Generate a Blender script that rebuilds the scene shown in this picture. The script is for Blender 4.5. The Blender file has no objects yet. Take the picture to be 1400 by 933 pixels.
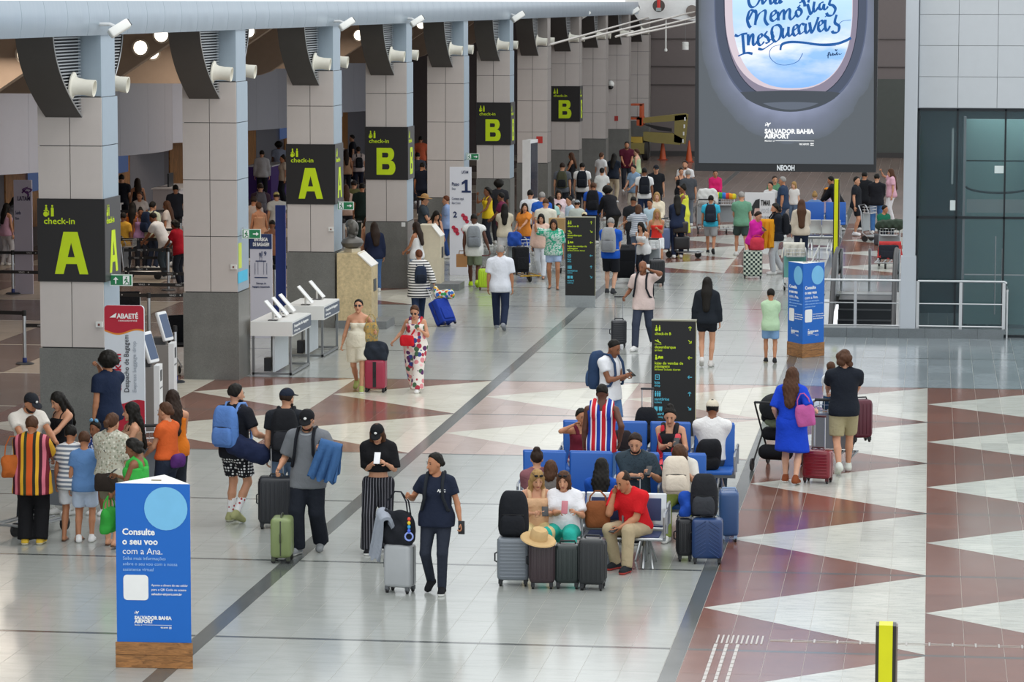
import bpy, bmesh, math, random
import numpy as np
from mathutils import Vector, Matrix
random.seed(7)
S = bpy.context.scene
COL = S.collection
PI = math.pi

# ------------------------------------------------------------------ camera
F_PX, PITCH, YAW, ROLL, CAM_H = 4378.41, 0.105466, 0.129380, 0.0013985, 6.689
_fw = np.array([-math.sin(YAW) * math.cos(PITCH), math.cos(YAW) * math.cos(PITCH), -math.sin(PITCH)])
_r = np.array([math.cos(YAW), math.sin(YAW), 0.0])
_u = np.cross(_r, _fw)
_r2 = math.cos(ROLL) * _r + math.sin(ROLL) * _u
_u2 = -math.sin(ROLL) * _r + math.cos(ROLL) * _u
cam_data = bpy.data.cameras.new('camera')
cam = bpy.data.objects.new('camera', cam_data)
COL.objects.link(cam)
cam_data.sensor_width = 36.0
cam_data.lens = F_PX / 1400 * 36
cam_data.clip_end = 600
cam.matrix_world = Matrix(((_r2[0], _u2[0], -_fw[0], 0), (_r2[1], _u2[1], -_fw[1], 0), (_r2[2], _u2[2], -_fw[2], CAM_H), (0, 0, 0, 1)))
S.camera = cam

def ray(x, y):
    return _fw + _r2 * (x - 700) / F_PX + _u2 * (466.5 - y) / F_PX

def fl(x, y, z=0.0):
    """point of the hall at height z seen at photo pixel (x, y)"""
    d = ray(x, y)
    t = (z - CAM_H) / d[2]
    return Vector((d[0] * t, d[1] * t, z))

def at_y(x, y, Y):
    d = ray(x, y)
    t = Y / d[1]
    return Vector((d[0] * t, Y, CAM_H + d[2] * t))

def at_x(x, y, X):
    d = ray(x, y)
    t = X / d[0]
    return Vector((X, d[1] * t, CAM_H + d[2] * t))

# ------------------------------------------------------------------ world, lights, exposure
W = bpy.data.worlds.new('world')
S.world = W
W.use_nodes = True
_bg = W.node_tree.nodes['Background']
_bg.inputs[0].default_value = (0.93, 0.97, 1.0, 1)
_bg.inputs[1].default_value = 1.12
S.view_settings.view_transform = 'Standard'
S.view_settings.look = 'None'
S.view_settings.gamma = 1
S.view_settings.use_curve_mapping = False
S.view_settings.exposure = 0.15

def area_light(name, loc, rot, sx, sy, power, col=(1, 1, 1)):
    l = bpy.data.lights.new(name, 'AREA')
    l.shape = 'RECTANGLE'; l.size = sx; l.size_y = sy; l.energy = power; l.color = col
    o = bpy.data.objects.new(name, l); COL.objects.link(o)
    o.location = loc; o.rotation_euler = rot
    return o

area_light('skylight', (-5.5, 52, 13.0), (0, 0, 0), 9, 68, 1700, (1.0, 0.99, 0.96))
for _y in (58, 76, 94):
    area_light('hall_lamp', (-18, _y, 5.6), (0, 0, 0), 3, 6, 210, (1.0, 0.86, 0.72))

# ------------------------------------------------------------------ materials
_mats = {}
def srgb(c):
    if isinstance(c, str):
        c = tuple(int(c[i:i + 2], 16) / 255 for i in (0, 2, 4))
    return tuple((v / 12.92 if v <= 0.04045 else ((v + 0.055) / 1.055) ** 2.4) for v in c) + (1.0,)

class NT:
    def __init__(s, name):
        s.m = bpy.data.materials.new(name); s.m.use_nodes = True
        s.t = s.m.node_tree; s.b = s.t.nodes['Principled BSDF']
    def n(s, typ, **kw):
        nd = s.t.nodes.new(typ)
        for k, v in kw.items(): setattr(nd, k, v)
        return nd
    def l(s, a, b): s.t.links.new(a, b)
    def math(s, op, a, b=None, clamp=False):
        nd = s.n('ShaderNodeMath', operation=op, use_clamp=clamp)
        for i, v in enumerate((a, b)):
            if v is None: continue
            if isinstance(v, (int, float)): nd.inputs[i].default_value = v
            else: s.l(v, nd.inputs[i])
        return nd.outputs[0]
    def mix(s, f, a, b):
        nd = s.n('ShaderNodeMix', data_type='RGBA')
        for i, v in ((0, f), (6, a), (7, b)):
            if isinstance(v, (int, float)): nd.inputs[i].default_value = v
            elif isinstance(v, tuple): nd.inputs[i].default_value = v
            else: s.l(v, nd.inputs[i])
        return nd.outputs[2]
    def coord(s, what='Object'): return s.n('ShaderNodeTexCoord').outputs[what]
    def sep(s, v):
        nd = s.n('ShaderNodeSeparateXYZ'); s.l(v, nd.inputs[0]); return nd.outputs
    def noise(s, v, scale, detail=3, rough=0.5, dist=0.0):
        nd = s.n('ShaderNodeTexNoise'); nd.inputs['Scale'].default_value = scale; nd.inputs['Detail'].default_value = detail
        nd.inputs['Roughness'].default_value = rough; nd.inputs['Distortion'].default_value = dist
        if v is not None: s.l(v, nd.inputs['Vector'])
        return nd
    def ramp(s, v, stops, interp='LINEAR'):
        nd = s.n('ShaderNodeValToRGB'); r = nd.color_ramp; r.interpolation = interp
        while len(r.elements) < len(stops): r.elements.new(0.5)
        for e, (p, c) in zip(r.elements, stops): e.position = p; e.color = c
        s.l(v, nd.inputs[0]); return nd.outputs[0]
    def base(s, v):
        if isinstance(v, tuple): s.b.inputs['Base Color'].default_value = v
        else: s.l(v, s.b.inputs['Base Color'])
    def bump(s, v, strength=0.2, dist=0.01):
        nd = s.n('ShaderNodeBump'); nd.inputs['Strength'].default_value = strength; nd.inputs['Distance'].default_value = dist
        s.l(v, nd.inputs['Height']); s.l(nd.outputs[0], s.b.inputs['Normal'])
    def props(s, rough=0.5, metal=0.0, spec=None, emit=None, es=0.0, trans=0.0, alpha=None):
        s.b.inputs['Roughness'].default_value = rough; s.b.inputs['Metallic'].default_value = metal
        if spec is not None: s.b.inputs['Specular IOR Level'].default_value = spec
        if emit is not None: s.b.inputs['Emission Color'].default_value = emit; s.b.inputs['Emission Strength'].default_value = es
        if trans: s.b.inputs['Transmission Weight'].default_value = trans
        if alpha is not None: s.b.inputs['Alpha'].default_value = alpha
        return s.m

def mat(c, rough=0.55, metal=0.0, kind='plain', **kw):
    """plain surface with a little procedural variation; c is an sRGB hex string"""
    key = (c, rough, metal, kind, tuple(sorted(kw.items())))
    if key in _mats: return _mats[key]
    t = NT('%s_%s' % (kind, c))
    col = srgb(c)
    if kind == 'plain':
        nz = t.noise(t.coord(), kw.get('scale', 6.0), 4)
        v = kw.get('var', 0.08)
        t.base(t.mix(nz.outputs[0], tuple(x * (1 - v) for x in col[:3]) + (1,), tuple(min(1, x * (1 + v)) for x in col[:3]) + (1,)))
        t.props(rough, metal)
    elif kind == 'cloth':
        nz = t.noise(t.coord(), 9.0, 3, 0.6, 0.6)
        t.base(t.mix(nz.outputs[0], tuple(x * 0.86 for x in col[:3]) + (1,), tuple(min(1, x * 1.1) for x in col[:3]) + (1,)))
        t.bump(nz.outputs[0], 0.5, 0.03)
        t.props(0.85, 0, 0.2)
    elif kind == 'emit':
        t.base((0, 0, 0, 1)); t.props(0.6, 0, 0.1, col, kw.get('es', 1.0))
    elif kind == 'stone':
        nz = t.noise(t.coord(), kw.get('scale', 30.0), 6, 0.7)
        n2 = t.noise(t.coord(), 3.0, 3)
        f = t.math('ADD', t.math('MULTIPLY', nz.outputs[0], 0.7), t.math('MULTIPLY', n2.outputs[0], 0.3))
        v = kw.get('var', 0.35)
        t.base(t.ramp(f, [(0.3, tuple(x * (1 - v) for x in col[:3]) + (1,)), (0.7, tuple(min(1, x * (1 + v)) for x in col[:3]) + (1,))]))
        t.props(rough, metal)
    elif kind == 'wood':
        co = t.coord(); mp = t.n('ShaderNodeMapping'); mp.inputs['Scale'].default_value = kw.get('sc', (1.5, 1.5, 14)); t.l(co, mp.inputs[0])
        nz = t.noise(mp.outputs[0], 2.2, 5, 0.6, 1.2)
        t.base(t.ramp(nz.outputs[0], [(0.3, tuple(x * 0.45 for x in col[:3]) + (1,)), (0.5, col), (0.72, tuple(min(1, x * 1.5) for x in col[:3]) + (1,))]))
        t.props(rough, 0)
    elif kind == 'metal':
        nz = t.noise(t.coord(), 20.0, 3)
        t.base(col); t.bump(nz.outputs[0], 0.05, 0.005); t.props(rough, 1.0)
    _mats[key] = t.m
    return t.m

def pattern(kind, cols, **kw):
    """printed cloth: bars, stripes, dots, flowers, checks"""
    key = ('pat', kind, tuple(cols), tuple(sorted(kw.items())))
    if key in _mats: return _mats[key]
    t = NT('cloth_' + kind); c = [srgb(x) for x in cols]; co = t.coord()
    if kind in ('hstripe', 'vstripe'):
        ax = t.sep(co)[2 if kind == 'hstripe' else 0]
        fr = t.math('FRACT', t.math('ADD', t.math('MULTIPLY', ax, 1.0 / kw.get('pitch', 0.05)), 50))
        n = len(c); w = kw.get('widths') or [1.0 / n] * n
        st, a = [], 0.0
        for ci, wi in zip(c, w): st.append((a, ci)); a += wi
        t.base(t.ramp(fr, st, 'CONSTANT'))
    elif kind == 'dots':
        vo = t.n('ShaderNodeTexVoronoi'); vo.inputs['Scale'].default_value = kw.get('scale', 22.0); vo.inputs['Randomness'].default_value = kw.get('rnd', 0.15); t.l(co, vo.inputs['Vector'])
        t.base(t.ramp(vo.outputs['Distance'], [(0.0, c[1]), (kw.get('size', 0.33), c[0])], 'CONSTANT'))
    elif kind == 'flowers':
        vo = t.n('ShaderNodeTexVoronoi'); vo.inputs['Scale'].default_value = kw.get('scale', 12.0); t.l(co, vo.inputs['Vector'])
        hue = t.sep(vo.outputs['Color'])[0]
        n = len(c) - 1
        inner = t.ramp(hue, [(i / n, c[1 + i]) for i in range(n)], 'CONSTANT')
        f = t.ramp(vo.outputs['Distance'], [(0.0, (1, 1, 1, 1)), (kw.get('size', 0.42), (0, 0, 0, 1))], 'CONSTANT')
        t.base(t.mix(f, c[0], inner))
    elif kind == 'checks':
        ck = t.n('ShaderNodeTexChecker'); ck.inputs['Scale'].default_value = kw.get('scale', 26.0); t.l(co, ck.inputs['Vector'])
        ck.inputs['Color1'].default_value = c[0]; ck.inputs['Color2'].default_value = c[1]; t.base(ck.outputs[0])
    elif kind == 'marble':
        nz = t.noise(co, kw.get('scale', 8.0), 4, 0.6, 1.5)
        n = len(c); t.base(t.ramp(nz.outputs[0], [(0.3 + 0.4 * i / max(1, n - 1), ci) for i, ci in enumerate(c)], kw.get('interp', 'LINEAR')))
    t.props(kw.get('rough', 0.8), 0, 0.25)
    _mats[key] = t.m
    return t.m

# ------------------------------------------------------------------ objects
def tag(o, label=None, cat=None, group=None, kind=None):
    if label: o['label'] = label
    if cat: o['category'] = cat
    if group: o['group'] = group
    if kind: o['kind'] = kind
    return o

def empty(name, loc=(0, 0, 0), rz=0.0, label=None, cat=None, group=None):
    o = bpy.data.objects.new(name, None); COL.objects.link(o)
    o.empty_display_size = 0.1
    o.matrix_world = Matrix.Translation(Vector(loc)) @ Matrix.Rotation(rz, 4, 'Z')
    return tag(o, label, cat, group)

class MB:
    """collects shapes, then links them as ONE mesh object"""
    def __init__(s): s.v = []; s.f = []; s.mi = []; s.cur = 0; s.M = None
    def mat(s, i): s.cur = i; return s
    def add(s, vs, fs):
        k = len(s.v)
        if s.M is not None: vs = [s.M @ Vector(v) for v in vs]
        s.v += [tuple(v) for v in vs]
        s.f += [tuple(i + k for i in f) for f in fs]; s.mi += [s.cur] * len(fs)
        return s
    def box(s, a, b):
        x0, y0, z0 = (min(p, q) for p, q in zip(a, b)); x1, y1, z1 = (max(p, q) for p, q in zip(a, b))
        return s.add([(x0, y0, z0), (x1, y0, z0), (x1, y1, z0), (x0, y1, z0), (x0, y0, z1), (x1, y0, z1), (x1, y1, z1), (x0, y1, z1)],
                     [(0, 3, 2, 1), (4, 5, 6, 7), (0, 1, 5, 4), (1, 2, 6, 5), (2, 3, 7, 6), (3, 0, 4, 7)])
    def prism(s, poly, z0, z1):
        n = len(poly)
        return s.add([(x, y, z0) for x, y in poly] + [(x, y, z1) for x, y in poly],
                     [tuple(range(n - 1, -1, -1)), tuple(range(n, 2 * n))] + [(i, (i + 1) % n, n + (i + 1) % n, n + i) for i in range(n)])
    def tube(s, pts, r, n=8, cap=True):
        pts = [Vector(p) for p in pts]; k = len(pts)
        rs = r if isinstance(r, (list, tuple)) else [r] * k
        vs, fs = [], []
        t0 = (pts[1] - pts[0]).normalized()
        ref = Vector((0, 0, 1)) if abs(t0.z) < 0.9 else Vector((1, 0, 0))
        nrm = t0.cross(ref).normalized()
        for i in range(k):
            t = (pts[min(i + 1, k - 1)] - pts[max(i - 1, 0)])
            t = t.normalized() if t.length > 1e-9 else t0
            nrm = (nrm - t * nrm.dot(t)); nrm = nrm.normalized() if nrm.length > 1e-6 else t.orthogonal().normalized()
            bn = t.cross(nrm)
            for j in range(n):
                a = 2 * PI * j / n
                vs.append(pts[i] + (nrm * math.cos(a) + bn * math.sin(a)) * rs[i])
        for i in range(k - 1):
            for j in range(n):
                fs.append((i * n + j, i * n + (j + 1) % n, (i + 1) * n + (j + 1) % n, (i + 1) * n + j))
        if cap: fs += [tuple(range(n - 1, -1, -1)), tuple(range((k - 1) * n, k * n))]
        return s.add(vs, fs)
    def lathe(s, prof, n=16, M=None):
        """prof: (radius, height) pairs about z"""
        vs, fs = [], []; M = M or Matrix()
        for r, h in prof:
            for j in range(n):
                a = 2 * PI * j / n; vs.append(M @ Vector((r * math.cos(a), r * math.sin(a), h)))
        for i in range(len(prof) - 1):
            for j in range(n):
                fs.append((i * n + j, i * n + (j + 1) % n, (i + 1) * n + (j + 1) % n, (i + 1) * n + j))
        fs += [tuple(range(n - 1, -1, -1)), tuple(range((len(prof) - 1) * n, len(prof) * n))]
        return s.add(vs, fs)
    def ell(s, c, r, n=10, m=7, M=None):
        c = Vector(c); vs, fs = [], []; M = M or Matrix.Identity(3)
        for i in range(m + 1):
            th = PI * i / m
            for j in range(n):
                a = 2 * PI * j / n
                vs.append(c + M @ Vector((r[0] * math.sin(th) * math.cos(a), r[1] * math.sin(th) * math.sin(a), r[2] * math.cos(th))))
        for i in range(m):
            for j in range(n):
                fs.append((i * n + j, (i + 1) * n + j, (i + 1) * n + (j + 1) % n, i * n + (j + 1) % n))
        return s.add(vs, fs)
    def rbox(s, c, size, r, seg=3, bulge=0.0):
        """box with rounded edges (radius r)"""
        c = Vector(c); h = Vector(size) / 2; r = min(r, min(h) * 0.999)
        def ax(hh):
            inner = hh - r; o = []
            for k in range(seg + 1): o.append(-inner - r * math.cos(PI / 2 * k / seg))
            mid = max(0, 1)
            o2 = [-v for v in o][::-1]
            return o + o2
        A = [ax(h[i]) for i in range(3)]
        idx = {}; vs = []; fs = []
        def vert(p):
            key = tuple(round(x, 6) for x in p)
            if key not in idx:
                q = Vector(p); inn = Vector([max(-(h[i] - r), min(h[i] - r, q[i])) for i in range(3)])
                d = q - inn
                if d.length > 1e-9: q = inn + d.normalized() * r
                if bulge: q += Vector([q[i] / h[i] if abs(q[i]) > h[i] * 0.98 else 0 for i in range(3)]) * bulge
                idx[key] = len(vs); vs.append(c + q)
            return idx[key]
        for d in range(3):
            e, f = (d + 1) % 3, (d + 2) % 3
            for sg in (-1, 1):
                for i in range(len(A[e]) - 1):
                    for j in range(len(A[f]) - 1):
                        q = []
                        for a, b in ((i, j), (i + 1, j), (i + 1, j + 1), (i, j + 1)):
                            p = [0, 0, 0]; p[d] = sg * h[d]; p[e] = A[e][a]; p[f] = A[f][b]; q.append(vert(p))
                        if len(set(q)) < 3: continue
                        q2 = []
                        for v in q:
                            if v not in q2: q2.append(v)
                        fs.append(tuple(q2) if sg > 0 else tuple(q2[::-1]))
        return s.add(vs, fs)
    def sheet(s, rows, thick=0.004):
        """grid of points made into a thin solid sheet"""
        m, n = len(rows), len(rows[0]); P = [[Vector(p) for p in r] for r in rows]
        N = []
        for i in range(m):
            for j in range(n):
                du = P[i][min(j + 1, n - 1)] - P[i][max(j - 1, 0)]; dv = P[min(i + 1, m - 1)][j] - P[max(i - 1, 0)][j]
                nn = du.cross(dv); N.append(nn.normalized() if nn.length > 1e-9 else Vector((0, 0, 1)))
        vs = [P[i][j] + N[i * n + j] * thick / 2 for i in range(m) for j in range(n)] + [P[i][j] - N[i * n + j] * thick / 2 for i in range(m) for j in range(n)]
        fs = []; o = m * n
        for i in range(m - 1):
            for j in range(n - 1):
                a, b, c, d = i * n + j, i * n + j + 1, (i + 1) * n + j + 1, (i + 1) * n + j
                fs += [(a, b, c, d), (o + d, o + c, o + b, o + a)]
        bd = [j for j in range(n)] + [i * n + n - 1 for i in range(1, m)] + [(m - 1) * n + j for j in range(n - 2, -1, -1)] + [i * n for i in range(m - 2, 0, -1)]
        for a, b in zip(bd, bd[1:] + bd[:1]): fs.append((b, a, o + a, o + b))
        return s.add(vs, fs)
    def poly(s, pts): return s.add(pts, [tuple(range(len(pts)))])
    def mesh(s, name, mats, smooth=True):
        me = bpy.data.meshes.new(name); me.from_pydata(s.v, [], s.f)
        for m in (mats if isinstance(mats, (list, tuple)) else [mats]): me.materials.append(m)
        if len(set(s.mi)) > 1 or s.cur: me.polygons.foreach_set('material_index', s.mi)
        me.update()
        if smooth:
            me.shade_smooth(); me.set_sharp_from_angle(angle=math.radians(38))
        return me
    def build(s, name, mats, parent=None, label=None, cat=None, group=None, kind=None, loc=None, smooth=True):
        return link(name, s.mesh(name, mats, smooth), parent, label, cat, group, kind, loc)

def link(name, me, parent=None, label=None, cat=None, group=None, kind=None, loc=None, M=None):
    o = bpy.data.objects.new(name, me); COL.objects.link(o)
    if parent is not None: o.parent = parent
    if M is not None: o.matrix_local = M
    elif loc is not None: o.location = loc
    return tag(o, label, cat, group, kind)

def copy_tree(o, parent=None):
    c = o.copy(); COL.objects.link(c)
    if parent is not None:
        c.parent = parent; c.matrix_parent_inverse = o.matrix_parent_inverse
    for ch in o.children: copy_tree(ch, c)
    return c

_glyph = {}
def text_mesh(s, size, bold=0.0, shear=0.0, align='LEFT', extrude=0.002, spacing=1.0):
    key = (s, size, bold, shear, align, extrude, spacing)
    if key in _glyph: return _glyph[key]
    cu = bpy.data.curves.new('txt', 'FONT'); cu.body = s; cu.size = size; cu.offset = bold * size; cu.shear = shear
    cu.align_x = align; cu.extrude = extrude; cu.space_character = spacing; cu.resolution_u = 2
    o = bpy.data.objects.new('txt', cu)
    me = bpy.data.meshes.new_from_object(o); bpy.data.objects.remove(o); bpy.data.curves.remove(cu)
    me.name = 'lettering'; me.materials.clear()
    _glyph[key] = me
    return me

def text(s, size, M, m, parent, bold=0.02, shear=0.0, align='LEFT', spacing=1.0, name='lettering', width=None):
    me = text_mesh(s, size, bold, shear, align, 0.002, spacing).copy(); me.materials.append(m)
    if width and len(me.vertices):
        xs = [v.co.x for v in me.vertices]; k = width / max(1e-6, max(xs) - min(xs))
        M = M @ Matrix.Diagonal((k, 1, 1, 1))
    return link(name, me, parent, M=M)

def face_M(origin, right, up=(0, 0, 1)):
    """matrix whose x is `right`, y is `up`, z points out of the face"""
    r = Vector(right).normalized(); u = Vector(up); u = (u - r * u.dot(r)).normalized(); n = r.cross(u)
    return Matrix(((r.x, u.x, n.x, origin[0]), (r.y, u.y, n.y, origin[1]), (r.z, u.z, n.z, origin[2]), (0, 0, 0, 1)))

def strokes(mb, lines, M=None, angle=40, wmax=1.0, wmin=0.3, z=0.0, z1=0.0):
    """calligraphic strokes: Catmull-Rom through the points, broad-nib width"""
    for pts in lines:
        P = [Vector((x, y)) for x, y in pts]
        Q = []
        for i in range(len(P) - 1):
            p0, p1, p2, p3 = P[max(i - 1, 0)], P[i], P[i + 1], P[min(i + 2, len(P) - 1)]
            for k in range(5):
                t = k / 5
                Q.append(0.5 * ((2 * p1) + (p2 - p0) * t + (2 * p0 - 5 * p1 + 4 * p2 - p3) * t * t + (3 * p1 - p0 - 3 * p2 + p3) * t ** 3))
        Q.append(P[-1]); L, R = [], []
        for i, q in enumerate(Q):
            d = (Q[min(i + 1, len(Q) - 1)] - Q[max(i - 1, 0)])
            if d.length < 1e-9: d = Vector((1, 0))
            d.normalize(); n = Vector((-d.y, d.x))
            a = math.atan2(d.y, d.x) - math.radians(angle)
            w = wmin + (wmax - wmin) * abs(math.sin(a))
            L.append(q + n * w / 2); R.append(q - n * w / 2)
        vs = [(p.x, p.y, z) for p in L] + [(p.x, p.y, z) for p in R]; k = len(L)
        if M is not None: vs = [M @ Vector(v) for v in vs]
        mb.add(vs, [(i, k + i, k + i + 1, i + 1) for i in range(k - 1)])
    return mb
# ------------------------------------------------------------------ the floor: stone tiles cut along the inlaid triangles
PIT = 4.65
Y5 = 32.731
def tile_mat(name, c, c2, rough, vein=3.0, var=1.0):
    t = NT(name)
    at = t.n('ShaderNodeAttribute', attribute_name='tone')
    co = t.n('ShaderNodeNewGeometry').outputs['Position']
    mp = t.n('ShaderNodeMapping'); mp.inputs['Scale'].default_value = (1.0, 4.5, 1.0); t.l(co, mp.inputs[0])
    n1 = t.noise(mp.outputs[0], vein, 6, 0.65, 0.8); n2 = t.noise(co, 45.0, 3, 0.6)
    f = t.math('ADD', t.math('MULTIPLY', n1.outputs[0], 0.75), t.math('MULTIPLY', n2.outputs[0], 0.25))
    col = t.ramp(f, [(0.33, srgb(c2)), (0.55, srgb(c))])
    tone = t.math('ADD', t.math('MULTIPLY', at.outputs['Fac'], 0.26 * var), 1.0 - 0.16 * var)
    cb = t.n('ShaderNodeCombineXYZ')
    for i in range(3): t.l(tone, cb.inputs[i])
    mx = t.n('ShaderNodeMix', data_type='RGBA', blend_type='MULTIPLY'); mx.inputs[0].default_value = 1.0
    t.l(col, mx.inputs[6]); t.l(cb.outputs[0], mx.inputs[7]); t.base(mx.outputs[2])
    n3 = t.noise(co, 1.3, 3)
    r = t.math('ADD', t.math('MULTIPLY', n3.outputs[0], 0.10), rough - 0.05); t.l(r, t.b.inputs['Roughness'])
    t.b.inputs['Specular IOR Level'].default_value = 0.42
    return t.m
FM = [tile_mat('white_marble', 'd2d1c7', 'b2b4ab', 0.17, 3.0),
      tile_mat('red_granite', '85594a', '6e483c', 0.16, 5.0),
      tile_mat('light_granite', 'a9aca7', '9ea19c', 0.16, 1.6, 0.28),
      tile_mat('blue_grey_granite', '929b9f', '80898d', 0.15, 2.2, 1.0),
      tile_mat('pale_pink_tile', 'c3aea4', 'b6a096', 0.16, 4.0, 0.7),  # paler pink for the triangles between the two long stripes
      tile_mat('grey_stripe_stone', '5d615f', '525654', 0.16, 4.0, 0.4),
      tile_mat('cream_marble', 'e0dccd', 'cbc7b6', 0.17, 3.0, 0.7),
      tile_mat('queue_far_reflection_stone', '75645b', '68574e', 0.25, 3.0, 1.0),  # queue hall stone; on the far floor it paints the end wall's dark reflection
      tile_mat('queue_floor_pale_stone', 'b7ab9b', 'a89c8d', 0.25, 3.0, 0.8)]
def clip(poly, a, b, c):
    """keep the side a*x+b*y+c >= 0"""
    out = []
    for i in range(len(poly)):
        p, q = poly[i], poly[(i + 1) % len(poly)]
        dp, dq = a * p[0] + b * p[1] + c, a * q[0] + b * q[1] + c
        if dp >= 0: out.append(p)
        if (dp > 0 and dq < 0) or (dp < 0 and dq > 0):
            t = dp / (dp - dq); out.append((p[0] + (q[0] - p[0]) * t, p[1] + (q[1] - p[1]) * t))
    return out
def area(p): return abs(sum(p[i][0] * p[(i + 1) % len(p)][1] - p[(i + 1) % len(p)][0] * p[i][1] for i in range(len(p)))) / 2
JW = 0.085
HOLE = (-2.41, -0.376, 65.28, 74.58)
pieces = []   # (polygon, material)
def rect(x0, x1, y0, y1, m):
    if x1 > HOLE[0] + .01 and x0 < HOLE[1] - .01 and y1 > HOLE[2] + .01 and y0 < HOLE[3] - .01: return
    pieces.append(([(x0, y0), (x1, y0), (x1, y1), (x0, y1)], m))
def lay(x0, x1, nx, n0, n1, solid, tri=None, rows=4, xbase=None, Wd=2.44):
    """tiles over joints n0..n1; tri = (white, red) lays the triangle inlay"""
    dx = (x1 - x0) / nx
    for n in range(n0, n1):
        ya, yb = Y5 + (n + 5) * PIT + JW / 2, Y5 + (n + 6) * PIT - JW / 2
        for r in range(rows):
            y0, y1 = ya + (yb - ya) * r / rows, ya + (yb - ya) * (r + 1) / rows
            for i in range(nx):
                a, b = x0 + dx * i, x0 + dx * (i + 1)
                if tri is None: rect(a, b, y0, y1, solid); continue
                c = (a + b) / 2; k = math.floor((c - xbase) / Wd); tx = xbase + k * Wd; ym = (ya + yb) / 2; hs = (yb - ya) / 2
                q = [(a, y0), (b, y0), (b, y1), (a, y1)]
                # upper edge y = ym + hs*(x-tx)/Wd ; lower edge y = ym - hs*(x-tx)/Wd
                s = hs / Wd
                up = clip(q, -s, 1, -ym + s * tx); lo = clip(q, -s, -1, ym + s * tx)
                mid = clip(clip(q, s, -1, ym - s * tx), s, 1, -ym - s * tx)
                for pl, m in ((up, tri[1]), (lo, tri[1]), (mid, tri[0])):
                    if len(pl) > 2 and area(pl) > 1e-4: pieces.append((pl, m))
XL0, XL1, XR0, XR1, XB = -7.638, -7.429, -2.592, -2.413, 0.032
WR = (XB - XR1)
# n counts joints upward from the photograph's nearest one (y grows away from the camera)
for n0, n1, pat in ((-9, -5, 1), (-5, 0, 1), (0, 5, 0), (5, 9, 1), (9, 13, 0), (13, 23, 0)):
    rows = 4 if n1 <= 5 else 2
    m_, p_ = (3, (0, 1))
    lay(XR1, XR1 + WR * 2, 12, n0, n1, 3 if n1 < 9 else 7, p_ if pat else None, rows, XR1, WR)  # far tiles brown: dark wall reflection put into their colour
    if n1 <= 5: lay(XR1 + WR * 2, XR1 + WR * 4, 12, n0, n1, 3, p_ if pat else None, 2, XR1, WR)
for n0, n1, pat in ((-9, -2, 0), (-2, 0, 1), (0, 5, 0), (5, 9, 1), (9, 13, 0), (13, 23, 0)):
    rows = 4 if n1 <= 5 else 2
    lay(XL1, XR0, 12, n0, n1, 2 if n1 < 9 else 3, (6, 4) if n1 <= 0 else (0, 1) if pat else None, rows, XL1, (XR0 - XL1) / 2) if pat else lay(XL1, XR0, 12, n0, n1, 2 if n1 < 9 else 7, None, rows)  # farthest rows take the brown that imitates the wall's reflection
for n0, n1, pat in ((-9, -2, 0), (-2, 0, 1), (0, 3, 0), (3, 4, 1), (4, 9, 0), (9, 23, 0)):
    rows = 4 if n1 <= 5 else 2
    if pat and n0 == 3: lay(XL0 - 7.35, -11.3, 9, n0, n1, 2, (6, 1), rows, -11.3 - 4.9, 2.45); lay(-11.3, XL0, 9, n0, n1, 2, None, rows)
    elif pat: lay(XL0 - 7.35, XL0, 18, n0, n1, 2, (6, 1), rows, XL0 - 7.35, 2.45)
    else: lay(XL0 - 7.35, XL0, 18, n0, n1, 2 if n1 < 10 else 7, None, rows)  # beyond the near rows, reflected wall darkness is painted as brown stone
for n in range(-9, 23):
    for k in range(8):
        lay(XL0 - 7.35 - 1.6 * (k + 1), XL0 - 7.35 - 1.6 * k, 1, n, n + 1, 7 if (k + n) % 3 else 8, None, 2)
# dark joints across the hall and the two long stripes
for n in range(-9, 24):
    y = Y5 + (n + 5) * PIT
    for a, b in ((XL0 - 7.35, XL0), (XL1, XR0), (XR1, XR1 + WR * 4 if n < 6 else XR1 + WR * 2)):
        rect(a, b, y - JW / 2, y + JW / 2, 5)
    for a, b in ((XL0, XL1), (XR0, XR1)): pieces.append(([(a, y + 0), (b, y + 0), (b, y + PIT), (a, y + PIT)], 5))
floor_m = mat('c2bfb6', 0.5)
fb = MB()
for a, b in (((-31, -10, -0.3), (HOLE[0], 150, -0.003)), ((HOLE[1], -10, -0.3), (9, 150, -0.003)), ((HOLE[0], -10, -0.3), (HOLE[1], HOLE[2], -0.003)), ((HOLE[0], HOLE[3], -0.3), (HOLE[1], 150, -0.003))): fb.box(a, b)
floor = fb.build('floor', floor_m, kind='structure')
def shrink(poly, g):
    n = len(poly); cx = sum(p[0] for p in poly) / n; cy = sum(p[1] for p in poly) / n
    return [(x + (g if x < cx else -g), y + (g if y < cy else -g)) for x, y in poly]
def tile_mesh(mb, poly):
    q = shrink(poly, 0.0022) if area(poly) > 0.02 else poly
    sgn = sum(q[i][0] * q[(i + 1) % len(q)][1] - q[(i + 1) % len(q)][0] * q[i][1] for i in range(len(q)))
    if sgn < 0: q = q[::-1]
    n = len(q); mb.add([(x, y, 0.0) for x, y in q] + [(x, y, -0.0032) for x, y in q], [tuple(range(n))] + [(i, n + i, n + (i + 1) % n, (i + 1) % n) for i in range(n)])
def in_view(poly):
    for x, y in poly:
        if y < 20: return False
    cx = sum(p[0] for p in poly) / len(poly); cy = sum(p[1] for p in poly) / len(poly)
    d = np.array([cx, cy, -CAM_H]); z = d @ _fw; px = 700 + F_PX * (d @ _r2) / z; py = 466.5 - F_PX * (d @ _u2) / z
    return -10 < px < 1410 and py < 940
vis = [p for p in pieces if in_view(p[0]) and area(p[0]) > 0.05]
vis.sort(key=lambda p: sum(q[1] for q in p[0]) / len(p[0]))
single = set(id(p) for p in vis[:300])
field = MB(); tones = []
rt = random.Random(3)
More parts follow.
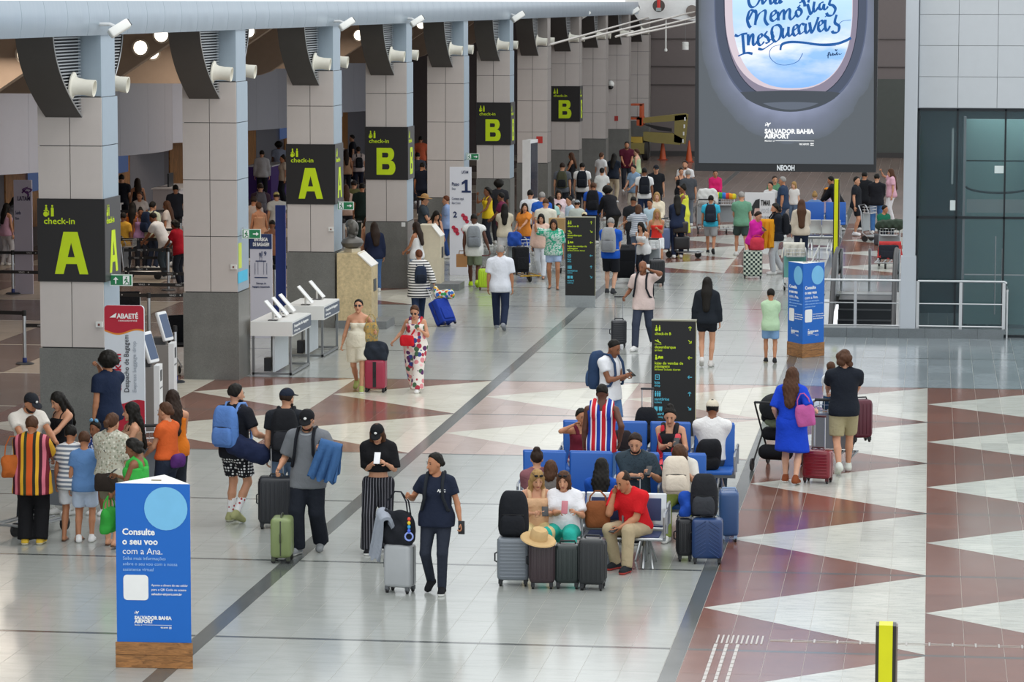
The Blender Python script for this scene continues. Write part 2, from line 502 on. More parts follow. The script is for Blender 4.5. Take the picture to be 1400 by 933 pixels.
for p in pieces:
    tone = rt.random()
    if id(p) in single:
        mb = MB(); tile_mesh(mb, p[0]); me = mb.mesh('tile', FM[p[1]], False)
        a = me.attributes.new('tone', 'FLOAT', 'FACE'); a.data.foreach_set('value', [tone] * len(me.polygons))
        link('tile', me, floor)
    else:
        k = len(field.f); field.cur = p[1]; tile_mesh(field, p[0]); tones += [tone] * (len(field.f) - k)
me = field.mesh('tile_field', FM, False)
a = me.attributes.new('tone', 'FLOAT', 'FACE'); a.data.foreach_set('value', tones)
link('tile_field', me, floor, kind='stuff')
# tactile steel studs and strips on the red granite at the front right
steel = mat('c9cbcc', 0.3, 0.9); steel_d = mat('8d9194', 0.35, 0.9); white_p = mat('e4e4e0', 0.5)
tb = MB()
o = fl(981, 872)
for i in range(10): 
    x = o.x + i * 0.052; tb.box((x, o.y - .32, 0), (x + .018, o.y + .12, .006))
for j in range(3):
    x = o.x - .01 + j * 0.115
    for k in range(14): tb.box((x, o.y - .36 - k * .2 - .18, 0), (x + .035, o.y - .36 - k * .2, .005))
for k in range(22):
    x = o.x + .56 + k * .24
    for dy in (-.03, .03): tb.box((x, o.y - .09 + dy - .008, 0), (x + .21, o.y - .09 + dy + .008, .005))
    tb.box((x + .215, o.y - .17, 0), (x + .235, o.y + .01, .006))
tb.build('tactile_strip', mat('b9b4ae', 0.35, 0.5), floor, kind='stuff')

# ------------------------------------------------------------------ columns
CX0, CX1, CDEP, CY0, CSP = -13.09, -12.11, 0.93, 46.15, 9.28
granite = mat('71716d', 0.32, 0, 'stone', scale=55.0, var=0.3)
panel_m = mat('cac2bd', 0.42, 0.15, var=0.04); panel_side = mat('a3b3c0', 0.38, 0.25, var=0.04)  # side tone: bluish light from the open side put into the cladding colour
gap_m = mat('4a4a4a', 0.7); duct_m = mat('4b4846', 0.6); louver_l = mat('b4b7b9', 0.4, 0.5); louver_d = mat('23272d', 0.7); ivory = mat('e6e3d6', 0.45)
ZR = [1.566, 2.553, 3.555, 4.565, 5.285]
def box_mesh(sx, sy, sz, m, name):
    return MB().box((0, 0, 0), (sx, sy, sz)).mesh(name, m, False)
_pf = {}
nozzle_me = None
def make_nozzle():
    mb = MB(); M = Matrix.Rotation(PI / 2, 4, 'Y')
    mb.lathe([(0.2, 0.0), (0.2, 0.02), (0.15, 0.035), (0.125, 0.09), (0.115, 0.2), (0.125, 0.34), (0.112, 0.34), (0.1, 0.2), (0.1, 0.1)], 20, M)
    for a in range(6): mb.ell((0.022, 0.172 * math.cos(a * PI / 3), 0.172 * math.sin(a * PI / 3)), (.006, .012, .012), 6, 4)
    return mb.mesh('air_nozzle', ivory)
nozzle_me = make_nozzle()
def bracket(root, Y, sgn):
    """curved duct cover: Y is the column face, sgn -1 stands out towards the camera"""
    x0, x1 = CX0 + 0.13, CX1 - 0.30; top, bot = 6.21, 5.0; L = 1.55
    prof = []
    for k in range(17):
        t = k / 16; z = top + 0.15 - (top + 0.15 - bot) * t
        d = L * (1 - t ** 2.1) if t < 1 else 0
        prof.append((Y + sgn * max(d, 0.0), z))
    mb = MB(); rows = [[(x0, y, z) for y, z in prof], [(x1, y, z) for y, z in prof]]
    mb.sheet(rows, 0.03); mb.build('duct_cover', duct_m, root)
    lv = MB(); lb = MB()
    n = 28
    for k in range(n):
        z = bot + 0.03 + (top + 0.1 - bot) * k / n
        t = (top + 0.15 - z) / (top + 0.15 - bot); d = L * (1 - t ** 2.1) - 0.03
        if d > 0.03:
            for xs in (x0 + 0.01, x1 - 0.03):
                lv.box((xs, Y, z), (xs + 0.02, Y + sgn * d, z + 0.019))
    rows = []
    for x in (x0 + 0.06, x1 - 0.05):
        n0 = len(lb.v); vs = [(x, y - sgn * 0.02, z) for y, z in prof] + [(x, Y, top + 0.15)]
        lb.add(vs, [tuple(range(len(vs)))])
    lv.build('louver', louver_l, root, kind='stuff', smooth=False); lb.build('duct_back', louver_d, root, smooth=False)
    ed = MB(); ed.tube([(x1, y, z) for y, z in prof], 0.012, 5); ed.build('duct_edge', louver_l, root)
    link('air_nozzle', nozzle_me, root, M=Matrix.Translation((x1 - 0.005, Y + sgn * 0.52, 5.47)) @ Matrix.Rotation(0.12, 4, 'Y'))
labels_col = ['nearest clad column at left, carrying a check-in A sign', 'second clad column, bare of signs, beside the white bag desks', 'third clad column, carrying the farther check-in A sign, stone podium before it',
              'fourth clad column with the nearest check-in B sign', 'fifth clad column, behind the white step-one totem', 'sixth clad column with the middle check-in B sign', 'seventh clad column behind the tall white kiosk',
              'eighth clad column with the farthest check-in B sign', 'ninth clad column, bare, before the far end wall', 'tenth clad column, with a small red fire sign', 'last clad column, at the far end of the hall']
cols = []
for i in range(11):
    y0 = CY0 + CSP * i
    root = empty('column', (0, 0, 0), 0, labels_col[i], 'column', 'clad columns along the check-in hall')
    root.location = (CX0, y0, 0); R = root
    dx, dy = CX1 - CX0, CDEP
    MB().box((-.012, -.012, 0), (dx + .012, dy + .012, ZR[0] - .012)).build('granite_base', granite, R, smooth=False)
    MB().box((.025, .025, ZR[0] - .02), (dx - .025, dy - .025, 5.3)).build('core', gap_m, R, smooth=False)
    for r in range(4):
        z0, z1 = ZR[r] + .006, ZR[r + 1] - .006
        for c in range(2):
            key = (r, 'f')
            if key not in _pf: _pf[key] = MB().box((0, 0, 0), (dx / 2 - .012, .03, z1 - z0)).mesh('panel', panel_m, False)
            link('panel', _pf[key], R, loc=(c * dx / 2 + .004, 0, z0))
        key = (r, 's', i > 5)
        if key not in _pf: _pf[key] = MB().box((0, 0, 0), (.03, dy - .04, z1 - z0)).mesh('panel', panel_side if i < 6 else mat('8f8883', .5), False)  # far columns: shade on the side faces put into a darker colour
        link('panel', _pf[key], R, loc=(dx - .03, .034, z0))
    MB().box((.06, .06, 5.29), (dx - .02, dy - .06, 6.3)).build('upper_shaft', panel_side if i < 6 else mat('8f8883', .5), R, smooth=False)  # upper shaft takes the same painted side light and far shade
    bp = empty('duct_bracket'); bp.parent = R; bp.matrix_parent_inverse = R.matrix_basis.inverted()
    bracket(bp, y0, -1)
    bp = empty('duct_bracket'); bp.parent = R; bp.matrix_parent_inverse = R.matrix_basis.inverted()
    bracket(bp, y0 + dy, 1)
    cols.append(R)

# ------------------------------------------------------------------ fascia above the columns
t = NT('brushed_fascia'); co = t.coord(); mp = t.n('ShaderNodeMapping'); mp.inputs['Scale'].default_value = (1, 1.6, 0.25); t.l(co, mp.inputs[0])
nz = t.noise(mp.outputs[0], 1.3, 3); t.base(srgb('a4b2be')); t.bump(nz.outputs[0], 0.3, 0.05); fascia_m = t.props(0.34, 0.45)
root = MB().box((-15.6, 30, 6.24), (-12.2, 133, 6.3)).build('trim_1', mat('9aa0a6', 0.5), kind='structure', smooth=False)
prof = [(-12.1 + 0.035 * math.sin(PI * k / 8) , 6.2 + 0.5 * k / 8) for k in range(9)]
fp = 9.28 / 8
sh = []
for k in range(9): sh.append([(prof[k][0], 0.006, prof[k][1]), (prof[k][0], fp - 0.006, prof[k][1])])
fme = MB().sheet(sh, 0.012).mesh('panel', fascia_m)
for j in range(88): link('panel', fme, root, loc=(0, 31.4 + fp * j, 0))
# rounded end of the roof edge, a white ceiling beyond it
MB().lathe([(0.25, 0), (0.25, 0.4), (0.2, 0.5), (0.0, 0.5)], 24, Matrix.Translation((-12.3, 133.4, 6.45)) @ Matrix.Rotation(-PI / 2, 4, 'X')).build('trim_2', mat('4a4442', 0.4, 0.4), kind='structure')
white_c = mat('e9eae8', 0.5)
cb = MB()
pts = [at_y(855, -40, 136)] + [at_y(x, y, 136) for x, y in ((855, 2), (872, 26), (885, 27), (900, 25), (915, 25), (930, 27), (945, 28), (960, 29), (960, -40))]
cb.prism([(p.x, p.z) for p in pts], 0, 0.5); cb.M = None
wc = cb.build('ceiling_white', white_c, kind='structure', smooth=False); wc.name = 'ceiling'
wc.matrix_world = Matrix(((1, 0, 0, 0), (0, 0, 1, 135.9), (0, 1, 0, 0), (0, 0, 0, 1)))

# ------------------------------------------------------------------ check-in hall behind the columns
beige = mat('a5917f', 0.7); lilac = mat('c6c9d6', 0.5, 0, var=0.03); lilac2 = mat('a9aab4', 0.5, 0, var=0.03); lamp_w = mat('fff4e2', 0.5, 0, 'emit', es=3.0)
woodm = mat('a77443', 0.5, 0, 'wood', sc=(2, 6, 1)); grey_w = mat('77767d', 0.6)
XW = -24.3
wl = MB().box((XW - .3, 30, 0), (XW, 140, 6.3)).build('wall_left', mat('6a6468', 0.7), kind='structure', smooth=False)
MB().box((XW - .3, 30, 6.3), (-12.6, 140, 6.5)).build('ceiling_hall', beige, kind='structure', smooth=False).name = 'ceiling'
MB().box((XW - .3, 139.7, 0), (-12.3, 140, 6.4)).build('wall_end', mat('6b6160', 0.7), kind='structure', smooth=False)
wood_me = MB().box((0, 0, 0), (.04, 4.4, 1.9)).mesh('panel', woodm, False)
grey_me = MB().box((0, 0, 0), (.05, 4.4, 2.3)).mesh('panel', grey_w, False)
for k in range(24):
    link('panel', wood_me if k % 2 == 0 else grey_me, wl, loc=(XW, 36 + 4.64 * k - (0.6 if k % 2 else 0), 0.55 if k % 2 == 0 else 0.02))
def canopy_mesh(m, L=8.9, nseg=6):
    pts = []
    for k in range(nseg * 3 + 1):
        t_ = k / (nseg * 3); pts.append((0.5 + 1.7 * math.sin(PI * t_) ** 0.6, L * t_))
    o = []
    for sgm in range(nseg):
        q = pts[sgm * 3:sgm * 3 + 4]
        mb = MB(); mb.sheet([[(x, y + (0.006 if i == 0 else -0.006 if i == len(q) - 1 else 0), z) for i, (x, y) in enumerate(q)] for z in (2.35, 4.55)], 0.03)
        o.append(mb.mesh('panel', m))
    cap = MB(); cap.prism([(0, 0)] + pts + [(0, L)], 4.54, 4.6); cap.prism([(0, 0)] + pts + [(0, L)], 2.36, 2.4)
    return o, cap.mesh('canopy_frame', mat('8b8078', 0.6), False)
cm = [canopy_mesh(lilac), canopy_mesh(lilac2)]
for k in range(10):
    ps, cap = cm[k % 2]
    tr = empty('trim_%d' % (3 + k), (XW, 40.5 + 9.28 * k, 0)); tr['kind'] = 'structure'
    for p_ in ps: link('panel', p_, tr)
    link('canopy_frame', cap, tr)
# arched ribs with round lamps
def rib(i, Y):
    xs = [XW + 8.2 * k / 24 for k in range(25)]
    lo = [min(6.28, max(4.62, 5.13 + .66 * (x + 17.9))) for x in xs]
    mb = MB(); n = 25
    vs = [(x, Y, z) for x, z in zip(xs, lo)] + [(x, Y, 6.3) for x in xs] + [(x, Y + .35, z) for x, z in zip(xs, lo)] + [(x, Y + .35, 6.3) for x in xs]
    fs = []
    for k in range(n - 1): fs += [(k, k + 1, n + k + 1, n + k), (2 * n + k + 1, 2 * n + k, 3 * n + k, 3 * n + k + 1), (k + 1, k, 2 * n + k, 2 * n + k + 1)]
    mb.add(vs, fs)
    r = mb.build('trim_%d' % (14 + i), beige, kind='structure')
    for k, (x, z) in enumerate(((-22.9, 5.25), (-17.12, 5.95), (-17.6, 5.66), (-19.6, 5.4))):
        lm = MB(); lm.lathe([(0.2, 0), (0.2, 0.05), (0.16, 0.05), (0.155, 0.02)], 16, Matrix.Translation((x, Y, z)) @ Matrix.Rotation(PI / 2, 4, 'X')).build('lamp_ring', mat('cbbfae', 0.5), r)
        lm = MB(); lm.lathe([(0.155, 0.02), (0.1, 0.028), (0.0, 0.03)], 16, Matrix.Translation((x, Y, z)) @ Matrix.Rotation(PI / 2, 4, 'X')).build('lamp_glass', lamp_w, r)
for i in range(9): rib(i, 52 + 9.28 * i)

# ------------------------------------------------------------------ far end of the hall
farw = mat('6f6664', 0.7, 0, var=0.05)
wf = MB().box((-12.2, 140, 0), (12, 140.4, 8.3)).box((-12.2, 140, 14), (12, 140.4, 24)).build('wall_back', farw, kind='structure', smooth=False)  # unseen opening and tall upper wall added to shape the floor's reflections
for z in (3.1, 3.9, 5.1):
    MB().box((-12.2, 139.95, z), (12, 140.01, z + .035)).build('joint', mat('4d4645', 0.8), wf, smooth=False)
MB().box((-4.5, 139.9, 0.0), (12, 140.0, 3.4)).build('dado', mat('4b4f4b', 0.7), wf, smooth=False)
MB().box((-12.2, 139.8, 0.0), (12, 140.0, .22)).build('baseboard', mat('3d3a39', 0.7), wf, smooth=False)

# ------------------------------------------------------------------ right side: kerb, post, panelled wall over the glazed lift hall
YK = 64.35
kerb_m = mat('70777a', 0.35, 0, 'stone', scale=40.0, var=0.25); postm = mat('c2c8ce', 0.4, 0.2, var=0.02)
kx0, kx1 = fl(1128, 458).x - 0.6, fl(1371, 459).x
kb = empty('kerb', (kx0, YK, 0), 0, 'low grey granite kerb under the steel railings at right', 'kerb')
nk = 8
for i in range(nk):
    MB().box(((kx1 - kx0) * i / nk + .002, 0, 0), ((kx1 - kx0) * (i + 1) / nk - .002, .55, .185 + .001 * (i % 2))).build('stone', kerb_m, kb, smooth=False)
PX0, PX1 = -0.50, -0.245
pst = empty('post', (PX0, YK + .12, 0.18), 0, 'tall pale grey square post rising beside the glazed lift hall', 'post')
MB().box((-0.03, -.02, 0), (PX1 - PX0 + .02, .3, 1.45)).build('sleeve', postm, pst, smooth=False)
MB().box((0, 0, 1.43), (PX1 - PX0, .26, 9.3)).build('shaft', postm, pst, smooth=False)
yw = YK + .35
wr = MB().box((PX1, yw + .03, 4.58), (6.5, yw + .3, 9.6)).build('wall_right', mat('8f9499', 0.6), kind='structure', smooth=False)
pm = mat('bfc4c8', 0.45, 0.1, var=0.03)
for r in range(5):
    for c in range(6):
        z0 = 4.6 + r * .62
        MB().box((PX1 + .02 + c * .62 * 1.25 + .004, yw, z0 + .004), (PX1 + .02 + (c + 1) * .62 * 1.25 - .004, yw + .035, z0 + .616)).build('panel', pm, wr, smooth=False)
t = NT('tinted_glass'); t.base(srgb('4c646c')); glass_m = t.props(0.03, 0, 0.6, None, 0, 0.0, 0.2)
w1 = empty('window_1', (PX1, yw, 0)); w1['kind'] = 'structure'
dark_f = mat('20262b', 0.4, 0.4)
gx = [0.03, 0.80, 1.75, 2.9, 4.1]
for c in range(4):
    for z0, z1 in ((0.02, 2.38), (2.43, 4.56)):
        MB().box((gx[c] + .015, .04, z0), (gx[c + 1] - .015, .055, z1)).build('pane', glass_m, w1, smooth=False)
fr = MB()
for x in gx: fr.box((x - .018, .02, 0), (x + .018, .09, 4.58))
for z in (0.0, 2.38, 4.54): fr.box((0, .02, z), (4.1, .09, z + .05))
fr.build('mullion', dark_f, w1, smooth=False)
teal = mat('22343b', 0.6); teal2 = mat('6c8c8c', 0.5); teal3 = mat('1d292e', 0.7)
ib = MB().box((PX1, yw + 5, 0), (6.5, yw + 5.2, 4.6)).build('wall_lift', teal, kind='structure', smooth=False); ib.name = 'wall_1'
MB().box((PX1, yw + .3, 4.55), (6.5, yw + 5, 4.62)).build('ceiling', teal3, kind='structure', smooth=False)
MB().box((6.4, yw + .3, 0), (6.5, yw + 5, 4.6)).build('wall_2', teal, kind='structure', smooth=False)
MB().box((PX1 - .02, yw + .3, 0), (PX1 + .05, yw + 5, 4.6)).build('wall_3', teal3, kind='structure', smooth=False)
lift = empty('lift', (1.05, yw + .9, 0), 0, 'glass lift cab behind the tinted glazing, pale panel across its middle', 'lift')
MB().box((-.35, 1.3, .05), (1.0, 1.36, 4.3)).build('back_panel', teal2, lift, smooth=False)
MB().box((-.28, 0, 2.45), (.95, .06, 2.72)).build('cross_panel', mat('8a9a9a', 0.5), lift, smooth=False)
MB().box((-.3, -.02, 1.18), (.95, .02, 1.2)).build('hand_rail', steel, lift, smooth=False)
for x in (-.36, 1.0): MB().box((x, 0, 0), (x + .05, .08, 4.4)).build('guide_rail', steel_d, lift, smooth=False)
mb = MB(); mb.tube([(-.3 + .65 * (1 - math.cos(PI * k / 10)), .1, 2.98 - .13 * math.sin(PI * k / 10)) for k in range(11)], .025, 6); mb.tube([(-.3, .1, 3.5), (1, .1, 3.5)], .015, 6)
mb.build('cable_loop', dark_f, lift)
for x, z0, z1 in ((.32, .35, 1.95), (.46, .2, 1.7)): MB().tube([(x, .3, z0), (x, .3, z1)], .014, 6).build('inner_rail', steel, lift)
for n_, (x, z, w_, h_) in enumerate(((.25, 3.3, .18, .15), (-.62, 2.55, .11, .2))):
    MB().box((1.05 + x, yw + .03, z), (1.05 + x + w_, yw + .037, z + h_)).build('notice', mat('d3dedc', 0.6), None, ('white paper notice stuck high on the lift hall glass', 'white paper notice stuck low on the left lift hall pane')[n_], 'notice', smooth=False)
area_light('lift_lamp', (2.2, yw + 2.5, 4.5), (0, 0, 0), 3, 3, 90, (.85, 1, 1))  # added fill light, brightens the interior behind the tinted glass
for k_, (x, z0, z1) in enumerate(((-.55, 2.8, 4.0), (-.08, 2.8, 4.0), (.5, 2.8, 4.0), (1.05, 2.8, 4.0))):
    MB().box((1.05 + x - .02, yw + 4.94, z0), (1.05 + x + .02, yw + 5.0, z1)).build('light_tube', mat('9fb2b4', 0.5, 0, 'emit', es=0.5), None, ('leftmost', 'second', 'third', 'rightmost')[k_] + ' slim pale tube light inside the dark lift hall', 'light', 'tube lights in the lift hall', smooth=False)
MB().box((2.0, yw + 2, 2.6), (2.12, yw + 2.05, 3.7)).build('banner', mat('2d5f95', 0.6), None, 'narrow blue banner hanging inside the glazed lift hall', 'banner', smooth=False)
# railings
def railing(x0, x1, y, z, n, label, rail_z=0.95, end_hook=False):
    r = empty('railing', (x0, y, z), 0, label, 'railing', 'steel railings at right')
    L = x1 - x0
    MB().tube([(0, 0, rail_z), (L, 0, rail_z)] + ([(L + .04, 0, rail_z - .02), (L + .05, .1, rail_z - .06)] if end_hook else []), .024, 8).build('top_rail', steel, r)
    MB().tube([(0, 0, rail_z * .52), (L, 0, rail_z * .52)], .014, 6).build('mid_rail', steel, r)
    MB().tube([(0, 0, .04), (L, 0, .04)], .018, 6).build('bottom_rail', steel, r)
    pm_ = MB().box((-.03, -.014, 0), (.03, .014, rail_z)).mesh('baluster', steel, False)
    for k in range(n): link('baluster', pm_, r, loc=(L * k / (n - 1) if n > 1 else 0, 0, 0))
    return r
railing(fl(1112, 447).x, PX0 - .03, YK + .2, .185, 3, 'steel railing left of the tall grey post, along the escalator well')
railing(PX1 + .06, fl(1370, 447).x - .03, YK + .2, .185, 3, 'steel railing right of the tall grey post, before the dark glass', end_hook=True)
r = empty('railing', (fl(1374, 452).x, YK + .3, 0), PI / 2, 'short steel railing at far right, running away from the kerb end', 'railing', 'steel railings at right')
MB().tube([(0, 0, .95), (2.0, 0, .95)], .024, 8).build('top_rail', steel, r); MB().tube([(0, 0, .5), (2, 0, .5)], .014, 6).build('mid_rail', steel, r)
for k in range(3): MB().box((k * 1.0 - .02, -.014, 0), (k * 1.0 + .02, .014, .95)).build('baluster', steel, r, smooth=False)
# escalator well
pit = MB()
pit.box((HOLE[0] - .1, HOLE[2] - .1, -5), (HOLE[0], HOLE[3] + .1, -.0)); pit.box((HOLE[1], HOLE[2] - .1, -5), (HOLE[1] + .1, HOLE[3] + .1, -.0)); pit.box((HOLE[0], HOLE[2] - .1, -5), (HOLE[1], HOLE[2], -.0)); pit.box((HOLE[0], HOLE[2], -5.1), (HOLE[1], HOLE[3], -5))
pit.build('wall_4', mat('4b4f52', 0.6), kind='structure', smooth=False)
es = empty('escalator', (0, 0, 0), 0, 'escalator descending towards the camera inside the railed well', 'escalator')
ex0, ex1 = HOLE[0] + .42, HOLE[1] - .42
stp = MB(); tread = mat('4a4e52', 0.4, 0.6)
step_me = MB().box((0, 0, -.3), (ex1 - ex0, .4, 0)).mesh('step', tread, False)
for k in range(14):
    y = 73.6 - .4 * k; z = -.02 if k < 3 else -.02 - .2 * (k - 2)
    link('step', step_me, es, loc=(ex0, y, z))
MB().box((HOLE[0] + .02, 74.0, -.06), (HOLE[1] - .02, 74.58, -.005)).build('comb_plate', mat('a0a4a6', 0.35, 0.8), es, smooth=False)
for x, s_ in ((ex0 - .08, 'l'), (ex1 + .08, 'r')):
    pth = [(x, 74.9, .42), (x, 75.1, .55), (x, 75.15, .75), (x, 75.0, .93), (x, 74.6, 1.0), (x, 72.6, 1.0), (x, 71.6, .72), (x, 67.0, -1.6)]
    MB().tube(pth, .055, 8).build('hand_rail', mat('1d1d20', 0.5), es)
    q = MB(); q.prism([(74.9, .05), (74.95, .6), (74.6, .95), (72.6, .95), (71.6, .67), (67, -1.65), (67, -2.4), (71.6, -.2), (72.6, .05)], -.012, .012)
    b = q.build('balustrade', mat('8a9296', 0.3, 0.5), es, smooth=False); b.matrix_local = Matrix(((0, 0, 1, x), (1, 0, 0, 0), (0, 1, 0, 0), (0, 0, 0, 1)))
    MB().prism([(74.9, .0), (72.6, .0), (67, -2.45), (67, -2.75), (72.6, -.3), (74.9, -.3)], -.12, .12).build('skirt', mat('b0b3b5', 0.35, 0.7) if s_ == 'l' else mat('d6d6d4', 0.4), es, smooth=False).matrix_local = Matrix(((0, 0, 1, x + (-.14 if s_ == 'l' else .14)), (1, 0, 0, 0), (0, 1, 0, 0), (0, 0, 0, 1)))
for k, px in enumerate((1149, 1189, 1228)):
    b = fl(px, 401 if k != 1 else 396)
    MB().tube([(0, 0, 0), (0, 0, .98)], .035, 10).build('bollard', steel, None, ('left steel bollard at the escalator landing', 'middle steel bollard at the escalator landing', 'right steel bollard at the escalator landing, next to the grey post')[k], 'bollard', 'steel bollards at the escalator landing', loc=(b.x, 74.9 if k == 1 else 74.95, 0))
r = empty('railing', (fl(1122, 385).x, 70, 0), PI / 2, 'steel railing along the left edge of the escalator well', 'railing', 'steel railings at right')
MB().tube([(0, 0, .95), (6, 0, .95)], .022, 8).build('top_rail', steel, r); MB().tube([(0, 0, .5), (6, 0, .5)], .012, 6).build('mid_rail', steel, r)
for k in range(4): MB().box((k * 2 - .02, -.014, 0), (k * 2 + .02, .014, .95)).build('baluster', steel, r, smooth=False)
# ------------------------------------------------------------------ hanging screen
YB = 62.0
lime = mat('c6e000', 0.5); lime_e = mat('c9e41a', 0.5); black_p = mat('191718', 0.5, 0, var=0.03); sign_side = mat('3a393b', 0.4); white_l = mat('f2f2f0', 0.5); cyan_l = mat('57bfd8', 0.5)
def B(px, py): return at_y(px, py, YB)
def em(c, es=1.0): return mat(c, 0.5, 0, 'emit', es=es)
scr = empty('advertising_screen', B(1075, 233), 0, 'large hanging advertising screen showing an aeroplane window and blue script', 'screen')
Mi = scr.matrix_world.inverted()
def flat(mb, px, off):  # polygon on the screen plane, `off` metres in front
    pts = [Mi @ (B(x, y)) + Vector((0, -off, 0)) for x, y in px]
    mb.add(pts, [tuple(range(len(pts)))]); return mb
a_, b_ = Mi @ B(951.5, -60), Mi @ B(1197.5, 236)
MB().box((a_.x, .02, b_.z), (b_.x, .35, a_.z)).build('housing', mat('12161b', 0.35), scr, smooth=False)
t = NT('screen_picture'); co = t.coord(); mp = t.n('ShaderNodeMapping'); t.l(co, mp.inputs[0])
c_ = Mi @ B(1081, 30); mp.inputs['Location'].default_value = (-c_.x / 1.75, 0, -c_.z / 2.35); mp.inputs['Scale'].default_value = (1 / 1.75, 0, 1 / 2.35)
ln = t.n('ShaderNodeVectorMath', operation='LENGTH'); t.l(mp.outputs[0], ln.inputs[0])
nz = t.noise(co, 2.0, 2); f = t.math('ADD', ln.outputs['Value'], t.math('MULTIPLY', t.math('SUBTRACT', nz.outputs[0], 0.5), 0.12))
rp = t.ramp(f, [(0.7, srgb('8f97b4')), (0.84, srgb('6a7286')), (1.0, srgb('545c66')), (1.0, srgb('4e555c'))])
t.base((0.01, 0.01, 0.01, 1)); t.l(rp, t.b.inputs['Emission Color']); scrm = t.props(0.5); t.b.inputs['Emission Strength'].default_value = 1.0
flat(MB(), [(955, -60), (955.5, 223), (1194.5, 225), (1195, -60)], .0).build('picture', scrm, scr, smooth=False)
def U(xl, xr, ys, yb, n=2.2, top=-60):
    cx, aw = (xl + xr) / 2, (xr - xl) / 2
    p = [(xl, top)]
    for k in range(33):
        th = PI - PI * k / 32; c, s_ = math.cos(th), math.sin(th)
        p.append((cx + aw * math.copysign(abs(c) ** (2 / n), c), ys + (yb - ys) * abs(s_) ** (2 / n)))
    return p + [(xr, top)]
flat(MB(), U(976.5, 1186, 5, 152, 2.4), .004).build('window_surround', em('66708a', .8), scr, smooth=False)
flat(MB(), U(978, 1184.5, 5, 149, 2.4), .006).build('window_surround', em('5b6478', .75), scr, smooth=False)
flat(MB(), U(989.5, 1174, 0, 137, 2.5), .008).build('window_rim', em('3c4150', .8), scr, smooth=False)
flat(MB(), U(990.5, 1173, 0, 136, 2.5), .010).build('window_rim', em('9a92a6', .8), scr, smooth=False)
flat(MB(), U(991, 1166, 0, 123, 2.6), .012).build('window_rim', em('e0d2dc', .9), scr, smooth=False)
flat(MB(), [(1012, 126)] + [(1012 + 137 * k / 12, 126 - 2.2 * math.sin(PI * k / 12)) for k in range(1, 12)] + [(1149, 127)] + [(1149 - 137 * k / 16, 127 + 26 * math.sin(PI * k / 16) ** .7) for k in range(1, 16)], .013).build('window_blind', em('565d66', .75), scr, smooth=False)
flat(MB(), [(1043 + 76 * k / 12, 141 - 1.5 * math.sin(PI * k / 12)) for k in range(13)] + [(1119 - 76 * k / 12, 141 + 9 * math.sin(PI * k / 12) ** .8) for k in range(1, 12)], .015).build('blind_grip', em('727b8a', .75), scr, smooth=False)
t = NT('screen_sky'); co = t.coord(); mp = t.n('ShaderNodeMapping'); mp.inputs['Scale'].default_value = (0.55, 1, 1.5); mp.inputs['Rotation'].default_value = (0, -0.25, 0); t.l(co, mp.inputs[0])
nz = t.noise(mp.outputs[0], 1.25, 5, 0.55)
zz = t.sep(co)[2]
z0, z1, z2 = (Mi @ B(1080, 118)).z, (Mi @ B(1080, 60)).z, (Mi @ B(1080, 0)).z
band = t.math('SUBTRACT', 1.0, t.math('MULTIPLY', t.math('ABSOLUTE', t.math('SUBTRACT', zz, (Mi @ B(1080, 66)).z)), 1.3), True)
cl = t.math('MULTIPLY', t.ramp(nz.outputs[0], [(0.42, (0, 0, 0, 1)), (0.62, (1, 1, 1, 1))]), band)
sky = t.ramp(t.math('DIVIDE', t.math('SUBTRACT', zz, z0), z2 - z0), [(0.0, srgb('7fb0ea')), (0.45, srgb('8fbdf0')), (1.0, srgb('b9dcfa'))])
t.base((0.01, 0.01, 0.01, 1)); t.l(t.mix(cl, sky, srgb('f1f3fb')), t.b.inputs['Emission Color']); skm = t.props(0.5); t.b.inputs['Emission Strength'].default_value = 1.05
flat(MB(), U(1001.5, 1165, 8, 120.5, 2.5), .014).build('sky_view', skm, scr, smooth=False)
